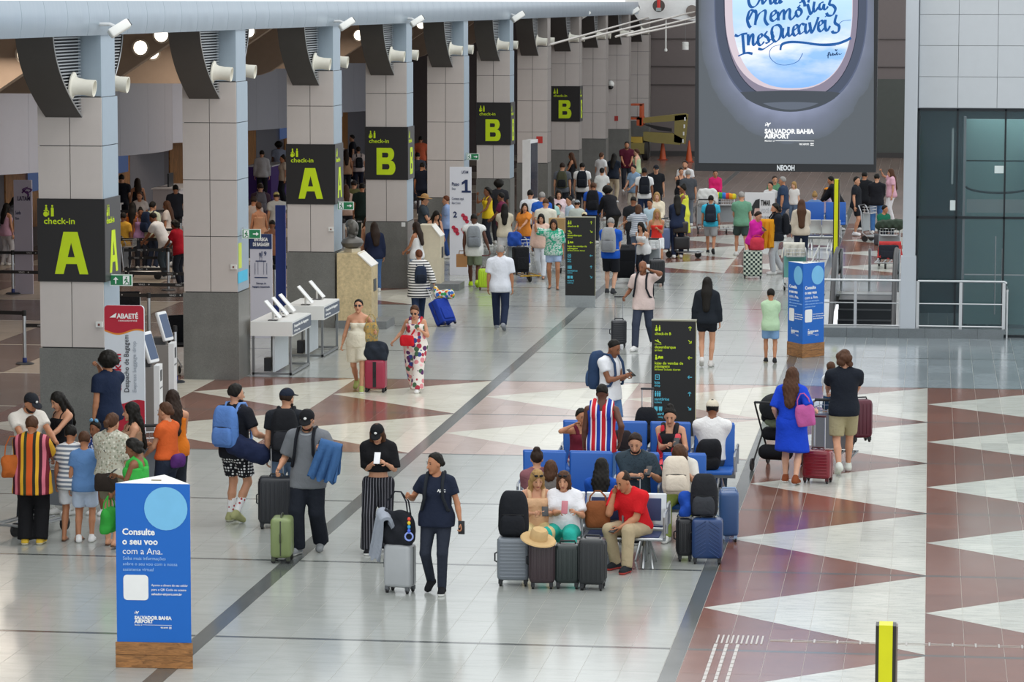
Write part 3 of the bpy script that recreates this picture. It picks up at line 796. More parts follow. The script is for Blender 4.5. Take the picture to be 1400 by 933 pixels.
# hand lettering, in the photograph's own strokes (points in photo pixels on the screen's face)
def cr(x0, y0, k=5.6): return lambda pts: [(950 + x / k, y / k) for x, y in pts]
q = cr(0, 0)
L = [[(470, -60), (420, -40), (412, 10), (428, 50), (455, 52), (480, 30), (500, -10)], [(512, -40), (520, 25), (532, 20), (560, -20)], [(575, -10), (582, 28), (600, 18), (612, -8)], [(628, -10), (616, 22), (640, 22), (655, -12), (655, 24), (672, 8)],
     # Memorias
     [(470, 95), (425, 78), (402, 140), (412, 190), (428, 212)], [(412, 150), (440, 95), (462, 82), (470, 110), (462, 192)], [(464, 170), (490, 110), (530, 80), (542, 95), (536, 150), (556, 188), (566, 180)],
     [(576, 140), (620, 100), (612, 82), (588, 100), (582, 145), (604, 160), (632, 138)], [(636, 88), (640, 158)], [(640, 130), (668, 82), (682, 88), (682, 152)], [(683, 120), (712, 72), (728, 82), (726, 130), (742, 148), (768, 118)],
     [(812, 75), (780, 80), (776, 112), (796, 126), (816, 100), (812, 76), (790, 60)], [(784, 62), (808, 38)],
     [(800, 22), (836, 4), (822, -4), (838, 20), (842, 50)], [(868, 20), (880, -30)], [(862, 30), (880, 90), (890, 108), (915, 60)], [(916, 12), (908, 70), (922, 88), (944, 55)], [(986, 14), (960, 28), (952, 62), (974, 70), (990, 30), (988, 64), (1004, 70), (1020, 48)], [(1042, -8), (1030, 32), (1058, 42), (1076, 70), (1056, 114), (1020, 118), (1008, 98)],
     # Inesqueciveis
     [(306, 268), (330, 276), (360, 262), (402, 256)], [(366, 266), (378, 412)], [(332, 430), (372, 412), (405, 405), (442, 412)],
     [(408, 262), (410, 348)], [(410, 330), (432, 268), (446, 272), (446, 330), (458, 344), (478, 316)], [(480, 308), (514, 278), (506, 262), (488, 280), (486, 330), (506, 346), (532, 318)], [(556, 238), (536, 270), (560, 292), (566, 322), (540, 332)],
     [(566, 310), (600, 290), (588, 250), (600, 205), (640, 192), (662, 222), (650, 290), (620, 318), (596, 296), (592, 240)], [(485, 372), (520, 378), (566, 350), (612, 318)],
     [(676, 214), (672, 270), (688, 286), (716, 240)], [(718, 205), (716, 262), (730, 275), (748, 252)], [(750, 240), (786, 208), (778, 192), (758, 206), (752, 252), (770, 272), (796, 250)], [(838, 188), (814, 184), (796, 220), (806, 258), (838, 240)], [(850, 180), (846, 232), (860, 252), (880, 226)], [(856, 152), (874, 120)],
     [(878, 170), (892, 244), (906, 236), (940, 150), (944, 130)], [(944, 206), (980, 176), (970, 158), (950, 176), (946, 222), (966, 240), (990, 216)], [(1000, 150), (998, 210), (1014, 236), (1036, 198)], [(1004, 120), (1008, 126)], [(1086, 112), (1072, 172), (1104, 200), (1096, 244), (1062, 250), (1050, 236)]]
mb = MB()
toW = lambda pts: [((Mi @ B(x, y)).x, (Mi @ B(x, y)).z) for x, y in q(pts)]
XZ = Matrix(((1, 0, 0, 0), (0, 0, -1, -.02), (0, 1, 0, 0), (0, 0, 0, 1)))
strokes(mb, [toW(l) for l in L], XZ, 35, .062, .018)
strokes(mb, [toW([(655, 384), (668, 340), (730, 322), (830, 326), (960, 342), (1080, 336), (1150, 314), (1196, 290)])], XZ, -60, .05, .025)
strokes(mb, [toW([(1096, 196), (1130, 162), (1196, 152)]), toW([(660, 342), (600, 358), (572, 400), (584, 452), (640, 492), (716, 496), (790, 468), (826, 408)]), toW([(880, 342), (980, 352), (1080, 350)])], XZ, 0, .013, .008)
mb.build('lettering', em('2a62a8', .9), scr, smooth=False)
mb = MB(); strokes(mb, [toW(l) for l in ([(1016, 432), (1034, 402), (1022, 404), (1020, 446)], [(1010, 424), (1034, 420)], [(1038, 410), (1040, 428), (1052, 412)], [(1056, 404), (1056, 426), (1066, 416), (1058, 412)], [(1072, 412), (1074, 424), (1086, 404)], [(1088, 396), (1088, 422), (1098, 412)], [(1102, 410), (1110, 418), (1124, 410)], [(1082, 384), (1074, 378), (1082, 390), (1090, 378), (1082, 384)])], XZ, 20, .018, .008)
mb.build('signature', em('3b5a86', .7), scr, smooth=False)
def airport_mark(parent, px, py, w, M=None, m=white_l, s=1.0, full=True, bold=.05):
    """airport name mark; M places its lower-left corner, w is its width"""
    text('SALVADOR BAHIA', .125 * w, M @ Matrix.Translation((0, .19 * w, 0)), m, parent, bold, width=w)
    text('AIRPORT', .125 * w, M @ Matrix.Translation((0, .09 * w, 0)), m, parent, bold, width=w * .51)
    k = w; mb = MB()
    pl = [(0, .40), (.03, .365), (.05, .37), (.03, .41), (.045, .415), (.075, .385), (.115, .41), (.125, .395), (.085, .36), (.07, .32), (.055, .325), (.062, .35), (.025, .35), (.012, .335), (.002, .34), (.012, .37)]
    mb.add([M @ Vector((x * k, (y - .0) * k, .002)) for x, y in pl], [tuple(range(len(pl)))])
    mb.add([M @ Vector((x * k, y * k, .002)) for x, y in ((.22, .035), (1, .035), (1, .045), (.22, .045))], [(0, 1, 2, 3)])
    for a in range(4):
        ca, sa = math.cos(a * PI / 2 + PI / 4), math.sin(a * PI / 2 + PI / 4)
        pts = [(.96 + .038 * ca - .012 * sa, -.03 + .038 * sa + .012 * ca), (.96 + .038 * ca + .012 * sa, -.03 + .038 * sa - .012 * ca), (.96 + .012 * ca + .012 * sa, -.03 + .012 * sa - .012 * ca), (.96 + .012 * ca - .012 * sa, -.03 + .012 * sa + .012 * ca)]
        mb.add([M @ Vector((x * k, y * k, .002)) for x, y in pts], [(3, 2, 1, 0)])
    mb.build('airport_emblem', m, parent, smooth=False)
    text('Member of', .05 * w, M @ Matrix.Translation((0, .02 * w, 0)), m, parent, .01, width=w * .2)
    text('VINCI AIRPORTS', .05 * w, M @ Matrix.Translation((.7 * w, -.045 * w, 0)), m, parent, .03, width=w * .2)
wl_e = em('f4f6f6', 1.0)
p0 = Mi @ B(1045.5, 195); w_ = (Mi @ B(1113, 195)).x - p0.x
airport_mark(scr, 0, 0, w_, face_M((p0.x, -.02, p0.z), (1, 0, 0)), wl_e)
p0 = Mi @ B(1062, 233)
text('NEOOH', .14, face_M((p0.x, .018, p0.z), (1, 0, 0)), mat('dfe3e6', 0.5), scr, .04, width=(Mi @ B(1086, 233)).x - p0.x)
for x in (-1.2, 1.2): MB().tube([(x, .2, a_.z - .02), (x, .2, 9.6)], .02, 6).build('hanger', steel_d, scr)

# ------------------------------------------------------------------ check-in signs wrapped round the columns
def letter_poly(ch):
    if ch == 'A':
        out = [(0, 0), (.27, 1), (.69, 1), (1, 0), (.75, 0), (.66, .23), (.33, .23), (.25, 0)]
        hole = [(.39, .4), (.475, .72), (.515, .72), (.6, .4)]
        # triangulated as quads round the counter
        vs = [(0, 0), (.27, 1), (.48, 1), (.69, 1), (1, 0), (.74, 0), (.66, .24), (.34, .24), (.26, 0), (.39, .4), (.495, .74), (.6, .4)]
        fs = [(0, 8, 7, 9), (0, 9, 10, 1), (1, 10, 2), (2, 10, 3), (3, 10, 11, 4), (4, 11, 6, 5), (7, 6, 11, 9)]
        return vs, fs
    vs = [(0, 0), (.26, 0), (.26, .2), (.26, .40), (.26, .64), (.26, .82), (.26, 1), (0, 1)]; fs = [(0, 1, 2, 3, 4, 5, 6, 7)]
    def bowl(y0, y1, w, iy0, iy1, iw):
        n = 8; k = len(vs); cy, ry = (y0 + y1) / 2, (y1 - y0) / 2; icy, iry = (iy0 + iy1) / 2, (iy1 - iy0) / 2
        o = [(.26, y0)] + [(w - ry * .8 + ry * .8 * math.cos(a), cy + ry * math.sin(a)) for a in [(-PI / 2 + PI * j / n) for j in range(n + 1)]] + [(.26, y1)]
        i_ = [(.26, iy0)] + [(iw - iry * .8 + iry * .8 * math.cos(a), icy + iry * math.sin(a)) for a in [(-PI / 2 + PI * j / n) for j in range(n + 1)]] + [(.26, iy1)]
        vs.extend(o + i_); m = len(o)
        for j in range(m - 1): fs.append((k + j, k + j + 1, k + m + j + 1, k + m + j))
    bowl(0, .53, .88, .2, .40, .6); bowl(.53, 1, .82, .64, .82, .55)
    return vs, fs
def flat_add(mb, M, vs, fs, sx, sy, ox, oy, d=.004):
    n = len(vs)
    mb.add([M @ Vector((ox + x * sx, oy + y * sy, d)) for x, y in vs], fs)
def people_icon(mb, M, s, ox, oy, d=.004):
    """traveller at a desk: two bottles-like figures and a round counter"""
    def P(pts): mb.add([M @ Vector((ox + x * s, oy + y * s, d)) for x, y in pts], [tuple(range(len(pts)))])
    circ = lambda cx, cy, r, n=10: [(cx + r * math.cos(2 * PI * k / n), cy + r * math.sin(2 * PI * k / n)) for k in range(n)]
    P(circ(.3, .93, .09)); P([(.2, .55), (.42, .55), (.38, .82), (.23, .82)]); P([(.08, .46), (.5, .46), (.5, .54), (.08, .54)])
    P(circ(.26, .2, .23, 14)); P([(.5, .1), (.56, .1), (.56, .5), (.5, .46)])
    P([(.72, 0), (.98, 0), (.98, .72), (.92, .8), (.78, .8), (.72, .72)]); P(circ(.85, .92, .09))
def checkin(i, ch, label):
    Y = CY0 + CSP * i; s = empty('check_in_sign', (CX0, Y, 2.55), 0, label, 'sign', 'check-in signs on the columns')
    w, h = CX1 - CX0, 1.235
    MB().box((-.015, -.03, 0), (w + .03, 0, h)).build('front_panel', black_p, s, smooth=False)
    MB().box((w, 0, 0), (w + .03, CDEP - .02, h)).build('side_panel', sign_side, s, smooth=False)
    for M, W in ((face_M((0, -.03, 0), (1, 0, 0)), w), (face_M((w + .03, 0, 0), (0, 1, 0)), CDEP)):
        mb = MB(); vs, fs = letter_poly(ch)
        if ch == 'A': flat_add(mb, M, vs, fs, .52 * W, .63, .25 * W, .115)
        else: flat_add(mb, M, vs, fs, .52 * W, .63, .27 * W, .115)
        mb.build('letter', lime, s, smooth=False)
        mb = MB(); people_icon(mb, M, .17, .075 * W, .97); mb.build('icon', lime, s, smooth=False)
        text('check-in', .13, M @ Matrix.Translation((.085 * W, .86, .002)), lime, s, .012, width=.48 * W)
checkin(0, 'A', 'nearest black check-in sign with a lime letter A, at far left')
checkin(2, 'A', 'farther black check-in sign with a lime letter A')
checkin(3, 'B', 'nearest black check-in sign with a lime letter B')
checkin(5, 'B', 'middle black check-in sign with a lime letter B')
checkin(7, 'B', 'farthest and smallest black check-in sign with a lime letter B')

# green exit signs bracketed to the columns
green = mat('1d7a4b', 0.5)
def exit_sign(i, label, z=2.5, run_left=True, dark=True):
    Y = CY0 + CSP * i; s = empty('exit_sign', (CX1 + .015, Y + .3, z), 0, label, 'sign', 'green exit signs')
    MB().box((.0, 0, 0), (.34, .02, .17)).build('border', mat('e8efe8', .5), s, smooth=False)
    MB().box((.012, -.006, .012), (.328, .0, .158)).build('panel', green, s, smooth=False)
    MB().box((.0, .005, .16), (.03, .015, .2)).build('bracket', steel, s, smooth=False)
    M = face_M((0, -.006, 0), (1, 0, 0)); x0 = .03 if run_left else .2; ax = .2 if run_left else .04
    mb = MB()
    P = lambda pts: mb.add([M @ Vector((x, y, .003)) for x, y in pts], [tuple(range(len(pts)))])
    if run_left: P([(ax, .075), (ax + .06, .075), (ax + .06, .05), (ax + .105, .085), (ax + .06, .12), (ax + .06, .095), (ax, .095)])
    else: P([(ax + .04, .03), (ax + .06, .03), (ax + .06, .09), (ax + .09, .09), (ax + .05, .135), (ax + .01, .09), (ax + .04, .09)])
    P([(x0, .02), (x0 + .1, .02), (x0 + .1, .15), (x0, .15)])
    mb.build('arrow', white_l, s, kind='stuff', smooth=False)
    mb = MB(); M2 = M
    for pts in ([(.05, .115), (.07, .115), (.07, .135), (.05, .135)], [(.035, .07), (.07, .105), (.05, .112), (.025, .09)], [(.045, .06), (.065, .1), (.08, .095), (.06, .055)], [(.05, .06), (.02, .03), (.03, .025), (.06, .05)], [(.06, .06), (.085, .045), (.08, .02), (.09, .02), (.095, .05), (.07, .075)]):
        mb.add([M @ Vector((x0 + x - .005, y, .006)) for x, y in pts], [tuple(range(len(pts)))])
    mb.build('running_figure', green, s, kind='stuff', smooth=False)
exit_sign(0, 'green exit sign with an upward arrow, beside the nearest letter A sign', 2.47, False)
exit_sign(1, 'green exit sign on the second column, above the white bag desks', 2.5)
exit_sign(2, 'green exit sign on the third column, under its letter A sign', 2.42)
exit_sign(4, 'green exit sign above the white step-one totem', 2.55)
# stickers and small boxes on the columns
def plate(name, i, fx, z, w, h, m, label, cat, side=False, group=None, th=.012):
    Y = CY0 + CSP * i
    if side: mb = MB().box((0, 0, 0), (th, w, h)); loc = (CX1 + .001, Y + fx, z)
    else: mb = MB().box((0, -th, 0), (w, 0, h)); loc = (CX0 + fx, Y, z)
    return mb.build(name, m, None, label, cat, group, loc=loc, smooth=False)
ivory2 = mat('dcdcd8', .5)
def socket(i, fx, z, label):
    s = empty('call_box', (CX0 + fx, CY0 + CSP * i, z), 0, label, 'box', 'small white boxes on the columns')
    MB().box((0, -.05, 0), (.1, 0, .08)).build('case', ivory2, s, smooth=False); MB().box((.035, -.055, .02), (.065, -.05, .055)).build('button', mat('7a4038', .5), s, smooth=False)
socket(0, .86, 1.88, 'small white box with a red mark on the nearest column')
socket(1, .86, 1.98, 'small white box with a red mark on the second column')
socket(2, .87, 2.0, 'small white box on the third column, under its sign')
plate('notice', 1, .06, 1.98, .25, .45, mat('c9d84a', .5), 'yellow-green notice on the side of the second column', 'notice', True, th=.005)
plate('notice', 1, .0, 1.72, .8, .2, mat('46b9dc', .5), 'bright blue arrow sticker on the side of the second column', 'notice', True, th=.005)
plate('notice', 9, .4, 1.9, .15, .2, mat('a8322c', .5), 'small red fire notice on the tenth column', 'notice')
plate('notice', 6, .62, 2.2, .2, .22, mat('c8362e', .5), 'red and white fire hose notice on the seventh column', 'notice')
plate('notice', 3, .85, 1.45, .09, .1, mat('e0e2e0', .5), 'tiny white notice on the granite of the fourth column', 'notice', th=.03)
# white cameras on the fascia
cam_w = mat('e9e9e4', .4)
def camera_box(px, py, Y, label, s=1.0):
    p = at_x(px, py, -11.75) if Y is None else at_y(px, py, Y)
    c = empty('security_camera', p, 0, label, 'camera', 'white security cameras along the fascia')
    M = Matrix.Rotation(-.6, 3, 'Y') @ Matrix.Rotation(.5, 3, 'Z')
    mb = MB(); mb.rbox((0, 0, 0), (.34 * s, .15 * s, .14 * s), .03, 2); mb.v = [tuple(M @ Vector(v)) for v in mb.v]; mb.build('housing', cam_w, c)
    mb = MB(); mb.box((.165 * s, -.06 * s, -.055 * s), (.178 * s, .06 * s, .05 * s)); mb.v = [tuple(M @ Vector(v)) for v in mb.v]; mb.build('lens_window', mat('2a2c30', .2), c, smooth=False)
    MB().tube([(-.05 * s, 0, .02), (-.14 * s, .0, .06), (-12.13 - p.x, .02, .06)], .028 * s, 8).build('arm', mat('cfd1d1', .4), c)
for px, py, Y, lb in ((163, 39, 45.9, 'white security camera nearest, above the first check-in A sign'), (474, 33, 64.6, 'white security camera above the third column'), (570, 29, 73.9, 'white security camera above the fourth column'),
                      (708, 23, 92.5, 'white security camera above the sixth column'), (800, 20, 114, 'white security camera farther along the fascia'), (868, 15, 131, 'white security camera at the rounded end of the fascia')):
    camera_box(px, py, Y, lb, 1.0 if Y < 80 else 1.2)
d = empty('dome_camera', at_y(835, 117, CY0 + CSP * 9 - .14), 0, 'white dome camera high on the ninth far column', 'camera')
MB().ell((0, 0, .06), (.14, .13, .14), 12, 8).build('housing', cam_w, d); MB().ell((0, -.02, -.06), (.11, .11, .1), 12, 8).build('lens_window', mat('222222', .2), d)
# thin ceiling rods, hanging fittings
t_m = mat('c9c3bb', .4, .5)
for k, (a, b_) in enumerate(((((752, 61), (886, 24))), (((795, 54), (950, 16))), (((842, 50), (975, 18))), (((858, 49), (990, 22))))):
    MB().tube([at_y(*a, 96), at_y(*b_, 135.9)], .035, 6).build('ceiling_rod', t_m, None, ('first slender ceiling rod from the left', 'second slender ceiling rod from the left', 'third slender ceiling rod from the left', 'last slender ceiling rod, reaching furthest right')[k], 'rod', 'slender rods under the ceiling')
p = at_y(910.5, 22, 136.1); q_ = at_y(911, 70, 136.1)
f_ = empty('hanging_rod', (p.x, p.y, q_.z), 0, 'thin white tube hanging from the white ceiling edge', 'fixture')
MB().tube([(0, 0, .1), (0, 0, p.z - q_.z + .3)], .035, 8).build('tube', cam_w, f_); MB().lathe([(.04, .12), (.07, .08), (.07, 0), (.04, -.02)], 12).build('tip', cam_w, f_)
p = at_y(937, 68, 136.1)
f_ = empty('pendant_lamp', (p.x, p.y, p.z), 0, 'white drum pendant lamp hanging by a thin wire', 'lamp')
MB().lathe([(.14, 0), (.14, .15), (.125, .16), (.14, .17), (.14, .31), (.1, .33)], 16).build('drum', cam_w, f_); MB().tube([(0, 0, .3), (0, 0, 1.75)], .006, 5).build('wire', steel_d, f_)
p = at_y(901, 8, 135.6)
f_ = empty('red_fitting', (p.x, p.y, p.z), 0, 'red cylinder fitting in a round hole of the white ceiling', 'fixture')
MB().lathe([(.26, -.15), (.26, -.1), (0.0, -.1)], 20, Matrix.Rotation(-PI / 2, 4, 'X')).build('round_hole', mat('4e4540', .6), f_); MB().tube([(0, -.1, -.1), (0, -.1, .5)], .09, 10).build('cylinder', mat('cf2a22', .4), f_); MB().box((-.11, -.2, -.22), (.11, 0, -.08)).build('cap', mat('9fa6a4', .5), f_, smooth=False)
p = at_y(946, 15, 135.85)
MB().lathe([(.25, 0), (.25, .05), (0, .05)], 20, Matrix.Rotation(PI / 2, 4, 'X')).build('ceiling_vent', mat('7d726b', .5), None, 'brown round vent in the white ceiling beside the screen', 'vent', loc=p)

# ------------------------------------------------------------------ free-standing direction signs
plinth_m = mat('9aa0a2', .4, 0, 'stone', scale=20.0, var=.15)
rows_txt = [(lime_e, 'people', 'check-in B', None, 'up'), (lime_e, 'plane', 'desembarque', 'arrival', 'dr'), (lime_e, 'tickets', 'lojas de vendas de\npassagens', 'airlines tickets stores', 'left'),
            (cyan_l, 'bag', 'loja', 'shop', 'left'), (cyan_l, 'wc', 'sanitários', 'toilets', 'up'), (cyan_l, 'train', 'metrô', 'subway', 'dr')]
def arrow(mb, M, cx, cy, s, d):
    a = {'up': PI / 2, 'left': PI, 'dr': -PI / 4}[d]; c, n = math.cos(a), math.sin(a)
    def P(pts): mb.add([M @ Vector((cx + s * (x * c - y * n), cy + s * (x * n + y * c), .003)) for x, y in pts], [tuple(range(len(pts)))])
    P([(-.5, -.07), (.4, -.07), (.4, .07), (-.5, .07)]); P([(.5, 0), (.12, .38), (.02, .28), (.3, 0)]); P([(.5, 0), (.3, 0), (.02, -.28), (.12, -.38)])
def icon(mb, M, kind, cx, cy, s):
    def P(pts): mb.add([M @ Vector((cx + s * x, cy + s * y, .003)) for x, y in pts], [tuple(range(len(pts)))])
    circ = lambda x, y, r, n=10: [(x + r * math.cos(2 * PI * k / n), y + r * math.sin(2 * PI * k / n)) for k in range(n)]
    if kind == 'people': people_icon(mb, M, s, cx, cy, .003)
    elif kind == 'plane': P([(0, 0), (1.2, 0), (1.2, .08), (0, .08)]); P([(0, .75), (.15, .6), (1.1, .2), (1.15, .32), (.75, .5), (.6, .9), (.48, .9), (.5, .6), (.15, .8)])
    elif kind == 'tickets': P(circ(.25, .85, .14)); P([(.1, .15), (.45, .15), (.4, .68), (.15, .68)]); P([(.5, .3), (1.5, .3), (1.5, .42), (.5, .42)]); P(circ(.85, .55, .25)); P(circ(1.3, .55, .22))
    elif kind == 'bag': P([(.1, 0), (.9, 0), (.9, .12), (.1, .12)]); P([(.1, .12), (.22, .12), (.22, .8), (.1, .8)]); P([(.78, .12), (.9, .12), (.9, .8), (.78, .8)]); P([(.1, .8), (.9, .8), (.9, .92), (.1, .92)]); P([(.35, .4), (.65, .4), (.65, .55), (.35, .55)])
    elif kind == 'wc':
        for x in (.1, .5, .85): P([(x, 0), (x + .22, 0), (x + .26, .7), (x - .04, .7)]); P(circ(x + .11, .86, .11))
    else:
        for x in (0, .8): P([(x, .15), (x + .6, .15), (x + .6, .8), (x, .8)]); P(circ(x + .15, .08, .1)); P(circ(x + .45, .08, .1))
def totem(px, py, ptop, label, rz=0.0):
    b = fl(px, py); H = 1.98; w, dp = .655, .14
    s = empty('direction_sign', b, rz, label, 'sign', 'black direction totems')
    MB().box((-w / 2, 0, 0), (w / 2, dp, .26)).build('plinth', plinth_m, s, smooth=False)
    MB().box((-w / 2, 0, .26), (w / 2, dp, H)).build('panel', mat('171717', .5, 0, var=.02), s, smooth=False)
    MB().box((-w / 2 - .006, -.006, H), (w / 2 + .006, dp + .006, H + .018)).build('top_edge', mat('8f8d7a', .5), s, smooth=False)
    MB().box((w / 2, -.004, .26), (w / 2 + .007, .012, H)).build('edge_strip', mat('b9b58a', .5), s, smooth=False)
    M = face_M((-w / 2, 0, 0), (1, 0, 0))
    for k, (m, ic, tx, sub, ar) in enumerate(rows_txt):
        y = H - (.15, .35, .59, .88, 1.13, 1.35)[k]
        mb = MB(); icon(mb, M, ic, .045, y, .085); mb.build('pictogram', m, s, kind='stuff', smooth=False)
        mb = MB(); arrow(mb, M, w - .085, y + .045, .07, ar); mb.build('arrow', m, s, kind='stuff', smooth=False)
        yy = y - .058
        for ln_ in tx.split('\n'):
            text(ln_, .058, M @ Matrix.Translation((.045, yy, .002)), m, s, .015); yy -= .047
        if sub: text(sub, .045, M @ Matrix.Translation((.045, yy + .004, .002)), m, s, .008)
    return s
totem(793, 420.5, 296, 'black direction totem in the middle distance, before the crowd')
totem(920, 620, 437, 'black direction totem behind the blue waiting seats')

# ------------------------------------------------------------------ blue triangular information stands
blue_p = mat('0a66c2', .45, 0, var=.02); stand_wood = mat('9a6a3c', .45, 0, 'wood', sc=(3, 3, 16)); circle_b = mat('78bfe8', .5)
def stand(A, Bc, Cc, H, hb, label, s0=1.0, grp='blue information stands'):
    """A, Bc the front edge on the floor, Cc the third corner"""
    o = (A + Bc + Cc) / 3; r = empty('information_stand', o, 0, label, 'stand', grp)
    P = [p - o for p in (A, Bc, Cc)]; xy = [(p.x, p.y) for p in P]
    big = [(x * 1.04, y * 1.04) for x, y in xy]
    for i in range(3):
        a, b = big[i], big[(i + 1) % 3]
        for k in range(2): 
            mb = MB(); ia = (a[0] * .88, a[1] * .88); ib = (b[0] * .88, b[1] * .88)
            mb.prism([a, b, ib, ia], hb * k / 2 + .002, hb * (k + 1) / 2 - .001); mb.build('plank', stand_wood, r, smooth=False)
    for i in range(3):
        a, b = xy[i], xy[(i + 1) % 3]; ia = (a[0] * .94, a[1] * .94); ib = (b[0] * .94, b[1] * .94)
        MB().prism([a, b, ib, ia], hb, H).build('panel', blue_p, r, smooth=False)
    mb = MB(); mb.prism([(x * .93, y * .93) for x, y in xy], H - .05, H - .045); mb.prism([(x * .985, y * .985) for x, y in xy], H - .004, H + .002); mb.build('top', mat('e6e6e2', .5), r, smooth=False)
    MB().box((-.05, -.02, H), (.05, .0, H + .012)).build('top_slot', mat('8a7a5c', .6), r, smooth=False)
    def face(i, title):
        a, b = Vector((*xy[i], 0)), Vector((*xy[(i + 1) % 3], 0)); W = (b - a).length; M = face_M(a, b - a)
        h = H - hb; k = W
        mb = MB(); cx, cy, R = .675 * W, H - .155 * h - .0, .29 * W
        pts = [(cx + R * math.cos(2 * PI * j / 28), cy + R * math.sin(2 * PI * j / 28)) for j in range(28)]
        mb.add([M @ Vector((x, y, .003)) for x, y in pts], [tuple(range(28))]); mb.build('round_picture', circle_b, r, smooth=False)
        for j, (ln_, bd) in enumerate(title): text(ln_, .056 * h, M @ Matrix.Translation((.085 * W, H - (.322 + .061 * j) * h, .002)), white_l, r, bd)
        for j, ln_ in enumerate(('Saiba mais informações', 'sobre o seu voo com a nossa', 'assistente virtual')): text(ln_, .029 * h, M @ Matrix.Translation((.09 * W, H - (.48 + .035 * j) * h, .002)), mat('9cc4ee', .5), r, .0)
        q2 = MB(); x0, x1, t1, t0 = .095 * W, .43 * W, H - .575 * h, H - .735 * h; rr = .05 * W; pts = []
        for (cxx, cyy, a0) in ((x1 - rr, t1 - rr, 0), (x0 + rr, t1 - rr, PI / 2), (x0 + rr, t0 + rr, PI), (x1 - rr, t0 + rr, 1.5 * PI)):
            pts += [(cxx + rr * math.cos(a0 + PI / 2 * j / 4), cyy + rr * math.sin(a0 + PI / 2 * j / 4)) for j in range(5)]
        q2.add([M @ Vector((x, yy, .003)) for x, yy in pts], [tuple(range(len(pts)))]); q2.build('white_tile', white_l, r, smooth=False)
        for j, ln_ in enumerate(('Aponte a câmera do seu celular', 'para o QR Code ou acesse', 'salvador-airport.com.br')): text(ln_, .02 * h, M @ Matrix.Translation((.47 * W, H - (.645 + .028 * j) * h, .002)), white_l, r, .004 if j < 2 else .02, width=.49 * W if j == 0 else None)
        airport_mark(r, 0, 0, .5 * W, M @ Matrix.Translation((.24 * W, hb + .1 * h, .002)), white_l)
    face(0, (('Consulte', .03), ('o seu voo', .03), ('com a Ana.', .0)))
    face(1, (('Bahia?', .03), ('Pode contar', .03), ('com a Ana.', .0)))
    face(2, (('Consulte', .03), ('o seu voo', .03), ('com a Ana.', .0)))
A, Bc = fl(160.5, 913), fl(262, 915)
mid = (A + Bc) / 2; dirx = (Bc - A).normalized(); nrm = Vector((-dirx.y, dirx.x, 0))
stand(A, Bc, mid + nrm * .62, 1.88, .265, 'large blue triangular information stand at the front left')
A, Bc, Cc = fl(1076, 478), fl(1097, 490), fl(1131, 486)
dv = (Cc - Bc).normalized() * .62
stand(Bc, Bc + dv, Bc + Matrix.Rotation(1.18, 3, 'Z') @ dv, 1.79, .265, 'smaller blue triangular information stand before the railings at right')

# yellow posts
yel = mat('dfe000', .45); yel_t = mat('f0f03a', .5)
def ypost(px, Y, label, h=2.4, base=.0):
    p = at_y(px, 300, Y); s = empty('guide_post', (p.x, Y, 0), 0, label, 'post', 'yellow guide posts')
    MB().box((-.047, -.012, base), (.047, .14, h)).build('yellow_face', yel, s, smooth=False)
    for x in (-.07, .047): MB().box((x, -.004, base), (x + .023, .14, h - .005)).build('dark_edge', mat('262420', .4), s, smooth=False)
    if base: MB().box((-.075, -.01, 0), (.075, .15, base)).build('grey_foot', mat('a3a8aa', .4, .2), s, smooth=False)
    MB().box((.07, .0, base), (.082, .12, h - .01)).build('side_strip', mat('7d7168', .5), s, smooth=False)
ypost(1219, 22.0, 'yellow guide post with dark edges at the bottom right')
ypost(1143, 78.5, 'slim yellow guide post with grey foot below the hanging screen', 2.4, .3)

# ------------------------------------------------------------------ airline stand, ticket kiosks, bag desks, podiums
crim = mat('b3122f', .45); paleb = mat('d6dbe2', .5, 0, var=.02)
b = at_y(171.5, 600, 45.4); b.z = 0; s = empty('airline_totem', b, 0, 'white totem with a red wavy head and vertical check-in lettering', 'totem')
w, H = .59, 2.28; x0 = -w / 2
def rounded(w_, z0, z1, r_):
    pts = [(-w_ / 2, z0), (w_ / 2, z0)]
    pts += [(w_ / 2 - r_ + r_ * math.cos(a), z1 - r_ + r_ * math.sin(a)) for a in [PI / 2 * k / 5 for k in range(6)]] + [(-w_ / 2 + r_ - r_ * math.sin(a), z1 - r_ + r_ * math.cos(a)) for a in [PI / 2 * k / 5 for k in range(6)]]
    return pts
VT = Matrix(((1, 0, 0, 0), (0, 0, -1, .05), (0, 1, 0, 0), (0, 0, 0, 1)))
mb = MB(); mb.M = VT; mb.prism(rounded(w, 0, H, .06), 0, .05); mb.build('panel', paleb, s, smooth=False)
wave = lambda y0: [(x0 + w * k / 16, y0 + .035 * math.sin(PI * 2 * k / 16 + 2.6)) for k in range(17)]
mb = MB(); mb.M = VT; mb.prism(wave(H - .40)[::1] + rounded(w, 0, H, .06)[2:], .05, .053); mb.build('orange_wave', mat('e08a2c', .5), s, smooth=False)
mb = MB(); mb.M = VT; mb.prism(wave(H - .375)[::1] + rounded(w, 0, H, .06)[2:], .053, .056); mb.build('red_head', crim, s, smooth=False)
mb = MB(); mb.M = VT; mb.prism([(x0, 0), (w / 2, 0)] + wave(.86)[::-1], .05, .054); mb.build('red_foot', crim, s, smooth=False)
M = face_M((x0, -.006, 0), (1, 0, 0))
text('ABAETÉ', .1, M @ Matrix.Translation((.19, H - .19, .002)), white_l, s, .03, width=.32); text('A BAHIA LIGADA EM VOCÊ', .03, M @ Matrix.Translation((.21, H - .235, .002)), white_l, s, .01, width=.28)
mb = MB(); mb.add([M @ Vector((x, y + H - .2, .003)) for x, y in ((.08, .02), (.17, .02), (.185, .09), (.13, .055))], [(0, 1, 2, 3)]); mb.build('wing_mark', white_l, s, smooth=False)
Rv = Matrix.Rotation(PI / 2, 4, 'Z')
